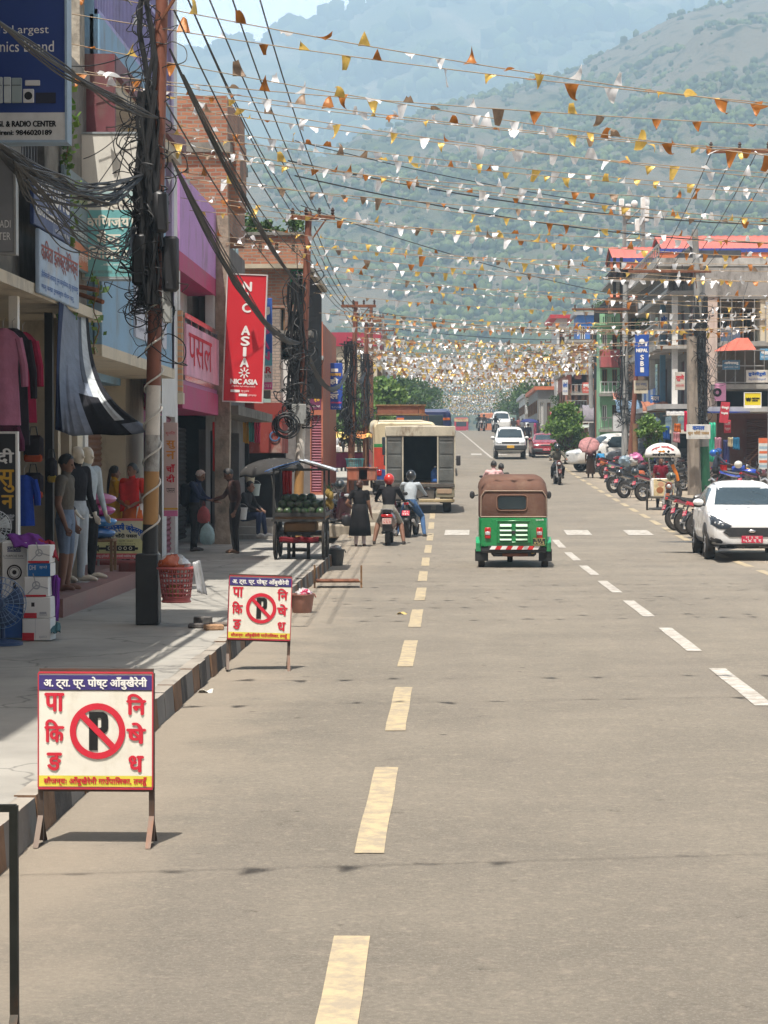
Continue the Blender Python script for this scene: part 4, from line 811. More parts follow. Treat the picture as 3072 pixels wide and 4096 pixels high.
        mb = MB(); mx = zc[2]+.09*sx; mb.ball((s*mx, a0+.08, belt+.06), (.11*sx,.06,.075), 10, 7); mb.ball((s*mx, a0+.10, belt+.005), (.10*sx,.055,.05), 10, 6, 1); mb.tube([(s*(zc[2]-.05), a0+.12, belt-.0),(s*mx, a0+.1, belt+.03)], .025, 6, 1); mb.build('mirror', [m, TRIM], t)
    return t, decal, dens, FR, st, bv
def front_hatch(c, m):
    t, decal, dens, FR, st, bv = c
    for s in (-1, 1):
        hl = decal('headlight', dens([(s*.81,.92),(s*.72,.88),(s*.40,.70),(s*.46,.63),(s*.66,.64),(s*.80,.72)], 3), (0,1,0), FR, mat('smoked_lamp',(.05,.06,.075),.08,.2,5,0,.2), .012, .04)
        g = MB(); 
        for k in range(3): g.ball((s*(.58+k*.07), bv.ray_cast(Vector((s*(.58+k*.07),-3,.715+k*.02)), Vector((0,1,0)))[0].y-.012, .715+k*.02), (.022,.012,.022), 8, 5)
        g.build('projector', LAMP, hl)
        decal('fog_lamp_recess', dens([(s*.79,.47),(s*.62,.43),(s*.57,.38),(s*.60,.345),(s*.77,.35),(s*.81,.40)], 2), (0,1,0), FR, TRIM, .015, .04)
    gr = decal('grille', dens([(-.57,.575),(-.46,.665),(.46,.665),(.57,.575),(.44,.48),(-.44,.48)], 4), (0,1,0), FR, mat('mesh_grille',(.018,.018,.02),.5,.5,60,.6), .014, .04)
    g = MB(); y_ = bv.ray_cast(Vector((0,-3,.58)), Vector((0,1,0)))[0].y; g.ball((0, y_-.02, .59), (.075,.012,.032), 14, 6); g.build('badge', CHROME, gr)
    decal('lower_bumper', dens([(-.72,.23),(-.76,.30),(-.45,.335),(.45,.335),(.76,.30),(.72,.23)], 4), (0,1,0), FR, TRIM, .02, .08)
    for s in (-1,1): decal('skid_trim', [(s*.14,.262),(s*.34,.262),(s*.34,.285),(s*.14,.285)], (0,1,0), FR, ALLOY, .03, .03)
def add_plate(t, w, h, c, s, m=PLATE, back=False, mt=None):
    b = MB(); b.bbox((-w/2,-.012,-h/2),(w/2,.0,h/2), .004); o = b.build('number_plate', m, t, False); o.location = c
    if back: o.rotation_euler = (0,0,math.pi)
    if s:
        a = text(o, s[0], (-w*.30, h*.08, w*.30, h*.40), mt or IW, y=-.0145); a = text(o, s[1], (-w*.42, -h*.42, w*.42, h*.02), mt or IW, y=-.0145)
    return o
wp = carpaint('white_car_paint', (.74,.74,.73))
c = car('white crossover hatchback with black cladding driving towards us past parked motorbikes', wp, name='white_hatchback', ptext='', wr=.335, sz=1.02); front_hatch(c, wp); t = c[0]; hatch = t
ht = Vector((0, c[5].ray_cast(Vector((0,-3,.43)), Vector((0,1,0)))[0].y-.02, .43)); add_plate(t, .42, .14, ht, ('ग २ च','५४११'))
b = MB()
for s in (-1,1): b.tube([(s*.55,-.1,1.575),(s*.56,.5,1.625),(s*.55,1.2,1.575)], .018)
b.build('roof_rail', ALLOY, t); b = MB(); b.tube([(.0,.9,1.58),(.0,1.02,1.76)], .007); b.build('aerial', TRIM, t)
b = MB()
for s in (-.35,.25): b.tube([(s,-.98,1.10),(s+.45,-.84,1.20)], .008)
b.build('wipers', TRIM, t)
b = MB(); b.ball((.0,-.25,1.38),(.11,.02,.035),10,6); b.build('rear_view_mirror', TRIM, t)
fp = ground_at(2850, 2237); hatch.location = (fp.x+.74, fp.y+1.25, gz(fp.y)); hatch.rotation_euler = (0,0,R(-1.5))
# white SUV and red hatchback up the street
c = car('white boxy jeep with black bumper and yellow number plate coming down the road', wp, SUV_ST, 1.0, 1.0, 1.02, .35, 'jeep', False, name='white_jeep'); t = c[0]; suv = t
for s in (-1,1):
    c[1]('headlight', c[2]([(s*.78,.94),(s*.52,.92),(s*.52,.80),(s*.78,.80)],2), (0,1,0), c[3], LAMP, .012, .03); c[1]('bumper_light', c[2]([(s*.62,.68),(s*.48,.68),(s*.48,.60),(s*.62,.60)],2), (0,1,0), c[3], LAMP, .1, .03)
c[1]('grille', c[2]([(-.48,.92),(.48,.92),(.48,.80),(-.48,.80)],3), (0,1,0), c[3], TRIM, .014, .03); b = MB(); b.bbox((-.88,-2.14,.44),(.88,-1.9,.72),.05); b.build('bumper', TRIM, t); add_plate(t, .40, .15, (0,-2.15,.63), None, mat('yellow_plate',(.65,.36,.03),.5))
p = ground_at(2042, 1838); suv.location = (p.x, p.y+2, p.z); suv.rotation_euler = (R(-1.8),0,0)
rp = carpaint('maroon_car_paint', (.28,.02,.035)); c = car('old maroon hatchback with red number plate coming down beside the white jeep', rp, CAR_ST, .90, .87, .92, .27, 'car', False, name='maroon_hatchback'); t = c[0]
for s in (-1,1): c[1]('headlight', c[2]([(s*.70,.73),(s*.44,.72),(s*.44,.61),(s*.70,.62)],2), (0,1,0), c[3], LAMP, .012, .03)
c[1]('grille', c[2]([(-.34,.70),(.34,.70),(.34,.63),(-.34,.63)],3), (0,1,0), c[3], TRIM, .014, .03); b = MB(); b.bbox((-.76,-1.80,.26),(.76,-1.62,.48),.05); b.build('bumper', TRIM, t); add_plate(t, .42, .14, (0,-1.81,.42), ('बा २ च','७१९'), PLATE)
p = ground_at(2182, 1832); t.location = (p.x, p.y+1.7, p.z); t.rotation_euler = (R(-1.8),0,R(2))
# parked cars on the right verge and small far traffic
c = car('white parked jeep half hidden behind the pole and the white board on the right', carpaint('cream_car_paint',(.70,.69,.66)), SUV_ST, 1,1.05,1.0,.34,'jeep',False,name='parked_jeep',detail=False); t = c[0]; t.location = (UX(2450,99), 99, gz(99)); t.rotation_euler = (0,0,R(-70))
for s in (-1,1): c[1]('headlight', c[2]([(s*.78,.94),(s*.52,.92),(s*.52,.80),(s*.78,.80)],2), (0,1,0), c[3], LAMP, .012, .03)
c = car('dark grey parked jeep standing in the shade of the shop row on the right', carpaint('dark_car_paint',(.045,.05,.06)), SUV_ST, 1,1.05,1.0,.34,'jeep',False,name='parked_jeep',detail=False); t = c[0]; t.location = (UX(2620,96), 97, gz(97)); t.rotation_euler = (0,0,R(-100))
for s in (-1,1): c[1]('headlight', c[2]([(s*.78,.94),(s*.52,.92),(s*.52,.80),(s*.78,.80)],2), (0,1,0), c[3], LAMP, .012, .03)
c = car('white minivan far up the road just before the crest', wp, SUV_ST, 1,1,1.05,.33,'van',False,name='minivan',detail=False); t = c[0]; t.location = (UX(2004,196), 196, gz(196))
c = car('white parked car under the trees far up the right side', carpaint('cream_car_paint',(.70,.69,.66)), CAR_ST, 1,1,1,.31,'car',False,name='parked_car',detail=False); t = c[0]; t.location = (UX(2155,178), 178, gz(178)); t.rotation_euler = (0,0,R(-35))
# ---- auto rickshaw, seen from behind
def rickshaw():
    t = thing('auto_rickshaw', 'green three wheeled auto rickshaw with brown canvas hood driving away from us', 'auto rickshaw'); gp = carpaint('green_enamel', (.006,.22,.06)); cv = mat('brown_canvas', (.125,.068,.05), .78, .16, 2.5, .25, 0, (.24,.17,.12), .35, 2)
    def rr(w, z0, z1, r, y, n=5, lean=0):
        pts = []
        for cx, cz, a0 in ((w-r, z0+.03, -90), (w-r, z1-r, 0), (-w+r, z1-r, 90), (-w+r, z0+.03, 180)):
            rad = r if a0 in (0, 90) else .03
            cxx = cx if a0 in (0,90) else math.copysign(w-.03, cx)
            for k in range(n+1): a = R(a0+90*k/n); pts.append((cxx+rad*math.cos(a), y, cz+rad*math.sin(a)))
        return pts
    b = MB(); b.loft([rr(.585,.40,.90,.05,-1.28), rr(.615,.38,.92,.05,-1.24), rr(.63,.36,.94,.05,-1.0), rr(.64,.34,.90,.05,-.3), rr(.62,.33,.62,.05,.0), rr(.60,.33,.55,.05,.5), rr(.45,.33,.85,.06,.9), rr(.30,.35,.95,.06,1.2), rr(.18,.4,.8,.05,1.32)], True, True); b.build('body', gp, t)
    H = [(.565,1.38,.16,-1.255),(.60,1.46,.20,-1.235),(.618,1.56,.24,-1.14),(.625,1.64,.26,-.95),(.63,1.69,.24,-.5),(.63,1.70,.24,.2),(.60,1.66,.24,.75),(.54,1.55,.2,.98)]
    b = MB(); b.loft([rr(w, .91, z1, r, y) for w, z1, r, y in H[:5]], True, True); b.loft([rr(w, 1.42, z1, r, y) for w, z1, r, y in H[4:]], True, False)
    b.build('canopy', cv, t)
    e = MB(); e.tube([(x*.585, -1.262, z) for x, z in ((-1.02,.93),(-1.01,1.3),(-.9,1.40),(.9,1.40),(1.01,1.3),(1.02,.93),(-1.02,.93))], .012); e.build('piping', mat('pale_piping',(.32,.24,.18),.7), t)
    def rrect(w, z0, z1, r): return [(cx+r*math.cos(R(a)), cz+r*math.sin(R(a))) for cx, cz, a0 in ((w-r,z0+r,-90),(w-r,z1-r,0),(-w+r,z1-r,90),(-w+r,z0+r,180)) for a in [a0+90*k/4 for k in range(5)]]
    b = MB(); b.prism(rrect(.255,1.07,1.30,.06), lambda p: (p[0]-.03,-1.268,p[1]), lambda p: (p[0]-.03,-1.25,p[1])); f = b.build('rear_window', glass(), t); b = MB(); b.tube([(p[0]-.03,-1.268,p[1]) for p in rrect(.28,1.045,1.325,.07)]+[(rrect(.28,1.045,1.325,.07)[0][0]-.03,-1.268,rrect(.28,1.045,1.325,.07)[0][1])], .009); b.build('seam', mat('light_canvas',(.24,.14,.10),.8), f)
    b = MB()
    for sx in (-.145,.145):
        for k in range(4):
            z = .50+k*.083; b.loft([[(sx-.115,-1.285,z),(sx+.115,-1.285,z),(sx+.115,-1.285,z+.05),(sx-.115,-1.285,z+.05)],[(sx-.105,-1.325,z+.004),(sx+.105,-1.325,z+.004),(sx+.105,-1.29,z+.05),(sx-.105,-1.29,z+.05)]], True, True)
    for (x0,z0,x1,z1) in ((-.30,.845,.30,.865),(-.30,.455,.30,.475),(-.31,.455,-.29,.865),(.29,.455,.31,.865)): b.bbox((x0,-1.298,z0),(x1,-1.27,z1),.005)
    b.build('engine_cover', gp, t); b = MB(); b.bbox((-.035,-1.30,.62),(.035,-1.28,.68),.005); b.build('badge', TRIM, t)
    for s in (-1,1):
        b = MB(); b.bbox((s*.47-.055,-1.31,.535),(s*.47+.055,-1.27,.735),.012); l_ = b.build('tail_lamp', REDL, t); q = MB(); q.bbox((s*.47-.045,-1.318,.60),(s*.47+.045,-1.30,.66),.006); q.build('lens', LAMP, l_)
        b = MB(); b.loft([[(s*x,y,z) for y,z in ((-1.22,.30),(-1.24,.45),(-1.05,.56),(-.75,.52),(-.66,.30))] for x in (.60,.675,.685)], True, True); b.build('fender', carpaint('light_green_enamel',(.015,.30,.11)), t)
        b = MB(); b.bbox((s*.58-.12,-1.20,.12),(s*.58+.12,-1.185,.34),.006); b.build('mudflap', mat('black_rubber_flap',(.03,.03,.03),.9,.3,6), t)
        wheel(t, (s*.58,-.95,.20), .20, .115, rimmat=STEEL)
        b = MB(); b.tube([(s*.62,.62,1.3),(s*.70,.66,1.28)], .012); b.ball((s*.73,.66,1.30),(.05,.02,.075),8,6); b.build('side_mirror', TRIM, t)
    wheel(t, (0,.95,.20), .20, .10, rimmat=STEEL)
    b = MB()
    for i in range(9):
        x = -.44+i*.098
        b.add([(x,-1.31,.335),(x+.098,-1.31,.335),(x+.098+.04,-1.31,.40),(x+.04,-1.31,.40)], [(0,1,2,3)], i % 2)
    b.box((-.46,-1.305,.33),(.50,-1.27,.405),2); b.build('bumper_strip', [IW, mat('red_stripe',(.55,.02,.02),.5), TRIM], t)
    b = MB(); b.bbox((-.60,-1.26,.27),(.60,-1.05,.40),.03); b.bbox((-.40,-1.15,.20),(.42,-.7,.34),.04); b.tube([(-.2,-1.22,.235),(.26,-1.22,.235)], .03,8,1); b.tube([(-.5,-1.2,.33),(-.2,-1.1,.22)],.02,6); b.tube([(.5,-1.2,.33),(.25,-1.1,.22)],.02,6,2); b.build('chassis', [TRIM, RUST, mat('chassis_yellow',(.45,.28,.03),.6)], t)
    pl = add_plate(t, .215, .125, (.46,-1.315,.48), ('बा १ ह','०९८३'), mat('black_plate',(.02,.02,.02),.5), mt=mat('plate_gold',(.6,.5,.2),.5))
    b = MB()
    for (x0,z0,x1,z1) in ((-.11,-.065,.11,-.058),(-.11,.058,.11,.065)): b.box((x0,-.0150,z0),(x1,-.013,z1))
    b.build('plate_border', mat('plate_gold',(.6,.5,.2),.5), pl, False)
    text(t, 'सवारी', (.40,.86,.55,.895), IW, y=-1.292)
    return t
rk = rickshaw(); p = ground_at(2052, 2268); rk.location = (p.x+.0, p.y+.95, p.z); rk.scale = (1.03,1,1.03)
# ---- truck with open box, left lane
def truck():
    t = thing('box_truck', 'battered light truck seen from behind with open wooden box and dark empty hold', 'truck'); zn = mat('dull_zinc', (.105,.11,.105), .6, .4, 2.2, .2, .2, (.13,.09,.06), .5, 2.5); cr = mat('cream_truck_paint', (.46,.42,.33), .65, .2, 2, .15, 0, (.15,.09,.05), .9, 3)
    W2, L, zf, zt = 1.02, 3.4, .88, 2.55
    b = MB(); b.box((-W2,0,zf),(-W2+.05,L,zt-.2)); b.box((W2-.05,0,zf),(W2,L,zt-.2)); b.box((-W2,L-.05,zf),(W2,L,zt)); b.build('box_sides', zn, t, False)
    b = MB(); b.box((-W2+.051,.02,zf-.06),(W2-.051,L-.06,zf)); b.build('floor', WOOD, t, False); b = MB(); b.box((-W2+.052,L-.10,zf+.01),(W2-.052,L-.06,zt-.24)); b.build('inner_wall', DARK, t, False)
    b = MB(); b.loft([[(-W2-.03,y,zt-.2),(W2+.03,y,zt-.2),(W2+.0,y,zt),(0,y,zt+.06),(-W2,y,zt)] for y in (-.05,L+.03)], True, True); b.build('roof', cr, t, False)
    for s in (-1,1):
        b = MB(); x0, x1 = sorted((s*(W2-.02), s*(W2-.48))); n = 4
        b.bbox((x0,-.05,zf),(x1,.0,zt-.25),.012)
        d = b.build('rear_door', zn, t, False); e = MB()
        for k in range(n): z = zf+.08+k*.40; e.bbox((x0+.03,-.062,z),(x1-.03,-.05,z+.34),.01)
        e.build('door_panel', zn, d, False); e = MB(); e.box((s*(W2-.5)-.02,-.075,zf),(s*(W2-.5)+.02,.02,zt-.24)); e.box((s*(W2+.0)-.02,-.07,zf-.2),(s*(W2+.0)+.02,.02,zt-.1)); e.build('door_post', cr, d, False)
    b = MB(); b.bbox((-W2-.02,-.09,zt-.27),(W2+.02,.06,zt+.03),.02); b.build('header', cr, t); b = MB(); b.bbox((-W2,-.10,zf-.12),(W2,.04,zf),.02); b.build('sill', mat('grimy_metal',(.10,.09,.08),.8,.4,5), t)
    b = MB(); b.bbox((-W2+.02,-.06,zf-.48),(.42,-.0,zf-.14),.02); b.bbox((.46,-.07,zf-.42),(W2,.0,zf-.13),.02,1); b.build('tail_board', [mat('grimy_metal',(.10,.09,.08),.8,.4,5), mat('olive_grime',(.22,.20,.14),.8)], t)
    b = MB(); b.bbox((-.1,-.14,zf-.56),(W2,-.04,zf-.46),.02); b.build('bumper', mat('yellow_bumper',(.38,.30,.17),.7,.2,4,.2,0,(.15,.1,.06),.6,5), t)
    b = MB(); b.bbox((.5,-.09,zf-.30),(W2-.08,-.07,zf-.16),.01); b.build('number_plate', mat('tan_plate',(.34,.24,.16),.7), t); b = MB()
    for x in (-.4,.4): b.box((x-.05,0,.42),(x+.05,L+1.6,.62))
    b.build('chassis', TRIM, t, False)
    for s in (-1,1):
        wheel(t, (s*.80,.72,.41), .41, .24, rimmat=STEEL); wheel(t, (s*.78,L+.6,.41), .41, .24, rimmat=STEEL)
        b = MB(); b.bbox((s*.78-.20,.25,.28),(s*.78+.20,.27,.66),.01); b.build('mudflap', BLACK, t)
    b = MB(); b.bbox((-.98,L+.1,.5),(.98,L+1.7,2.0),.15); cb = b.build('cab', mat('red_cab',(.35,.04,.03),.4,.1,3), t); b = MB()
    for s in (-1,1): b.tube([(s*1.0,L+1.4,1.5),(s*1.16,L+1.42,1.5)], .015); b.bbox((s*1.16-.07,L+1.38,1.3),(s*1.16+.07,L+1.44,1.62),.02)
    b.build('mirror', TRIM, cb); return t
tr = truck(); p = ground_at(1680, 2050); tr.location = (UX(1682,p.y), p.y-.5, p.z); TRK = tr.location.copy(); tr.rotation_euler = (R(1.2),0,0)
jug = thing('water_jug', 'blue twenty litre water jug standing in the open truck box', 'water jug', TRK+Vector((.44,.45,.90)))
bl = mat('blue_jug', (.03,.12,.42), .15, .2, 4); b = MB(); b.lathe([(.12,0),(.135,.02),(.135,.09),(.128,.11),(.135,.13),(.135,.24),(.128,.26),(.135,.28),(.13,.33),(.06,.40),(.03,.42),(.03,.47)], n=18); b.build('bottle', bl, jug); b = MB(); b.lathe([(.034,.455),(.034,.49),(.01,.495)], n=10); b.build('cap', IW, jug)
jug2 = copy_tree(jug); place(jug2, TRK+Vector((.62,.75,.90)), .4, 'second blue water jug tucked behind the first against the truck side')
# ---- buses
def bus(name, label, w, h, L, skin, bands, roofrack=None, rear=True, screen=(.45,.62), group=None, front=False, sign=None):
    t = thing(name, label, 'bus', (0,0,0), 0, group); b = MB(); z0 = .45; rings = []
    for y, k in ((0,.94),(.06,.985),(.3,1),(L-.3,1),(L-.05,.97),(L,.93)):
        r = .22; pts = []
        for cx, cz, a0 in ((w/2-r, z0+h-r, 0), (-w/2+r, z0+h-r, 90)):
            for q in range(6): a = R(a0+18*q); pts.append(((cx+r*math.cos(a))*k, y, z0+(cz-z0+r*math.sin(a))*(.5+.5*k)))
        rings.append([(w/2*k,y,z0)]+pts+[(-w/2*k,y,z0)])
    b.loft(rings, True, True); b.build('body', skin, t)
    for zb, zh, mm in bands:
        q = MB()
        for s in (-1,1): q.box((s*w/2-.008, .32, z0+zb), (s*w/2+.008, L-.32, z0+zb+zh))
        q.bbox((-w/2*.97,-.012,z0+zb),(w/2*.97,.1,z0+zb+zh),.004); q.build('colour_band', mm, t, False)
    q = MB(); q.bbox((-w*.36,-.03,z0+h*screen[0]),(w*.36,.1,z0+h*(screen[0]+.30)),.03); q.build('windscreen' if front else 'rear_window', GLS, t)
    for s in (-1,1):
        n = max(3, int(L/1.5))
        for i in range(n):
            q = MB(); a = .5+(L-1)*i/n; q.bbox((s*w/2-.02,a,z0+h*.48),(s*w/2+.02,a+(L-1)/n-.12,z0+h*.80),.01); q.build('side_window', GLS, t)
        for yw in (1.4, L-1.7): wheel(t, (s*(w/2-.14), yw, .46), .46, .26, rimmat=STEEL)
        q = MB(); q.bbox((s*w*.40-.09,-.03,z0+.25),(s*w*.40+.09,.02,z0+.45),.02); q.build('lamp', LAMP if front else REDL, t)
    if roofrack:
        q = MB(); zr = z0+h
        for y in (L*.15, L*.5, L*.8): q.tube([(-w*.4,y,zr-.02),(-w*.4,y,zr+.22),(w*.4,y,zr+.22),(w*.4,y,zr-.02)], .02)
        for x in (-w*.4,w*.4): q.tube([(x,L*.15,zr+.22),(x,L*.8,zr+.22)], .02)
        q.build('roof_rack', roofrack, t)
    b = MB(); b.bbox((-w/2*.96,-.10,.36),(w/2*.96,.02,.56),.04); b.build('bumper', TRIM, t)
    return t
t = bus('parked_bus', 'cream bus with red and blue flanks parked ahead of the truck with roof rack', 2.25, 2.18, 8, mat('cream_bus', (.62,.54,.36), .45, .08, 2), [(.05,.42,mat('bus_blue',(.03,.08,.30),.4)),(.48,.78,mat('bus_red',(.55,.06,.03),.4)),(1.27,.12,mat('bus_green',(.03,.25,.06),.4))], RUST)
t.location = (UX(1618,76), 76, gz(76)-.02); t.rotation_euler = (R(1.6),0,R(3)); bt = t
b = MB(); b.add([(-1.127,2.6,1.8),(-1.127,3.4,1.8),(-1.127,3.0,2.5)],[(0,1,2)]); b.build('pink_emblem', mat('pink_mark',(.5,.03,.25),.5), t, False)
for k, (y, cc) in enumerate(((1.0,(.24,.10,.065)),(2.4,(.30,.12,.06)))):
    cr_ = thing('roof_crate', ('terracotta crate on the front of the cream bus roof rack','dark plank crate behind the terracotta one on the bus roof')[k], 'crate', t.location+Vector((-.25+.2*k, y, 2.83+y*.028)))
    b = MB(); b.bbox((-.75,-.5,.05),(.75,.5,.36),.02); b.build('boards', mat('crate_%d'%k, cc, .8, .2, 5), cr_); b = MB()
    for z in (.02,.35): b.box((-.80,-.55,z),(.80,.55,z+.05))
    b.build('rim', WOOD, cr_, False)
t = bus('parked_bus', 'tall dark blue bus with orange roof edge standing behind the cream bus', 2.4, 2.45, 9, mat('navy_bus', (.02,.03,.10), .4, .1, 2), [(2.02,.10,mat('bus_orange',(.60,.14,.03),.4)),(.1,.8,mat('bus_navy',(.02,.04,.16),.4))], None, True, (.62,.3)); t.location = (UX(1694,93), 93, gz(93)); t.rotation_euler = (R(1.8),0,0)
redb = mat('red_bus', (.50,.03,.06), .4, .08, 2)
t = bus('distant_bus', 'small red bus with cream roof cresting the hill ahead', 2.2, 2.35, 7, redb, [(1.75,.45,mat('bus_cream',(.66,.55,.25),.4))], None, False, (.42,.3), None, True); t.location = (UX(1845,330), 330, gz(330)); text(t, 'यात्रा', (-.75,2.25,.75,2.6), IR, y=-.05)
t = bus('distant_bus', 'orange and white bus half over the crest right of the red one', 2.4, 2.5, 8, mat('orange_bus', (.62,.22,.10), .4, .08, 2), [(1.2,.5,IW)], None, False, (.42,.3), None, True); t.location = (UX(1953,300), 300, gz(300))
# ---- motorbikes and scooters; forward is -Y
def motorbike(label, col, accent=(.02,.02,.02), plate=True, group='parked motorbikes along the right kerb', lamp=True):
    t = thing('motorbike', label, 'motorbike', (0,0,0), 0, group); body = carpaint('tank_%s' % (col,), col); ac = carpaint('cowl_%s' % (accent,), accent)
    wheel(t, (0,-.66,.30), .30, .095, 'front_wheel', 5, ALLOY); wheel(t, (0,.62,.30), .30, .12, 'rear_wheel', 5, ALLOY)
    b = MB()
    for s in (-1,1): b.tube([(s*.085,-.66,.30),(s*.085,-.46,.86)], [.028,.022], 8)
    b.tube([(-.1,-.46,.86),(.1,-.46,.86)], .025); b.build('fork', STEEL, t)
    b = MB(); b.grid(lambda u, v: ((v-.5)*.13*(1), -.66+.335*math.cos(R(40+115*u)), .30+.335*math.sin(R(40+115*u))+.012*math.cos((v-.5)*3)), 10, 3); b.shell('front_fender', ac, t, .008)
    b = MB(); b.loft([[(x*.10*k,y,z+zz) for x, zz in ((-1,0),(-.9,.1),(-.4,.16),(.4,.16),(.9,.1),(1,0),(.6,-.08),(-.6,-.08))] for y, z, k in ((-.40,.78,.6),(-.30,.80,1.3),(-.10,.80,1.35),(.08,.74,.8))], True, True); b.build('tank', body, t)
    b = MB(); b.loft([[(x*k,y,z+zz) for x, zz in ((-.11,0),(-.09,.055),(0,.07),(.09,.055),(.11,0),(.07,-.03),(-.07,-.03))] for y, z, k in ((.05,.76,.8),(.25,.77,1.1),(.45,.80,1),(.72,.86,.7))], True, True); b.build('seat', mat('black_vinyl',(.02,.02,.02),.5,.2,9,.2), t)
    b = MB(); b.loft([[(x*k,y,z+zz) for x, zz in ((-.10,0),(-.08,.08),(.08,.08),(.10,0))] for y, z, k in ((.15,.66,1.1),(.45,.70,1.05),(.80,.80,.6),(.86,.82,.35))], True, True); b.build('tail', body, t)
    b = MB(); b.bbox((-.06,.84,.80),(.06,.875,.86),.01); b.build('tail_lamp', REDL, t)
    b = MB(); b.tube([(0,.82,.78),(0,.93,.55)], .02); b.grid(lambda u, v: ((v-.5)*.16, .62+.36*math.cos(R(15+70*u)), .30+.36*math.sin(R(15+70*u))), 8, 2); b.shell('rear_fender', TRIM, t, .008)
    b = MB(); b.bbox((-.13,-.25,.30),(.13,.12,.55),.04); b.bbox((-.09,-.2,.52),(.09,-.02,.70),.03); b.tube([(0,-.42,.80),(0,-.34,.45),(0,-.1,.28),(0,.25,.30),(0,.4,.62),(0,-.38,.72)], .022); b.tube([(.1,.2,.35),(.1,.62,.30)],.02); b.tube([(-.1,.2,.35),(-.1,.62,.30)],.02); b.build('engine', mat('engine_metal',(.09,.09,.09),.5,.3,9,.2,.5), t)
    b = MB(); b.tube([(-.12,-.28,.40),(-.13,.0,.26),(-.14,.3,.30),(-.15,.72,.42)], [.02,.025,.04,.045], 8); b.build('exhaust', metal('exhaust_metal',(.25,.24,.23),.4), t)
    b = MB(); b.tube([(-.36,-.30,.98),(-.30,-.36,1.0),(-.10,-.45,.95),(.10,-.45,.95),(.30,-.36,1.0),(.36,-.30,.98)], .014); b.tube([(-.36,-.30,.98),(-.25,-.40,.99)],.02,6); b.tube([(.36,-.30,.98),(.25,-.40,.99)],.02,6); b.build('handlebar', BLACK, t)
    for s in (-1,1): b = MB(); b.tube([(s*.27,-.38,1.0),(s*.33,-.42,1.14)], .008,5); b.ball((s*.35,-.42,1.17),(.06,.015,.04),9,6); b.build('mirror', [BLACK], t)
    b = MB(); b.loft([[(x*k,y,z+zz) for x, zz in ((-.09,-.09),(-.11,.02),(-.06,.11),(.06,.11),(.11,.02),(.09,-.09))] for y, z, k in ((-.46,.88,1.0),(-.56,.86,.95),(-.60,.85,.7))], True, True); hc = b.build('headlight_cowl', ac, t); b = MB(); b.ball((0,-.595,.845),(.07,.03,.06),10,6); b.build('headlight', LAMP, hc)
    if plate: o = add_plate(t, .19, .13, (0,.93,.60), ('प्र ३','२४५'), PLATE, True); o.rotation_euler = (R(-18),0,math.pi)
    b = MB(); b.tube([(.08,.1,.30),(.22,.16,.02)], .012); b.build('side_stand', STEEL, t); b = MB()
    for s in (-1,1): b.tube([(s*.12,.1,.32),(s*.24,.1,.32)], .014)
    b.build('foot_pegs', STEEL, t); return t
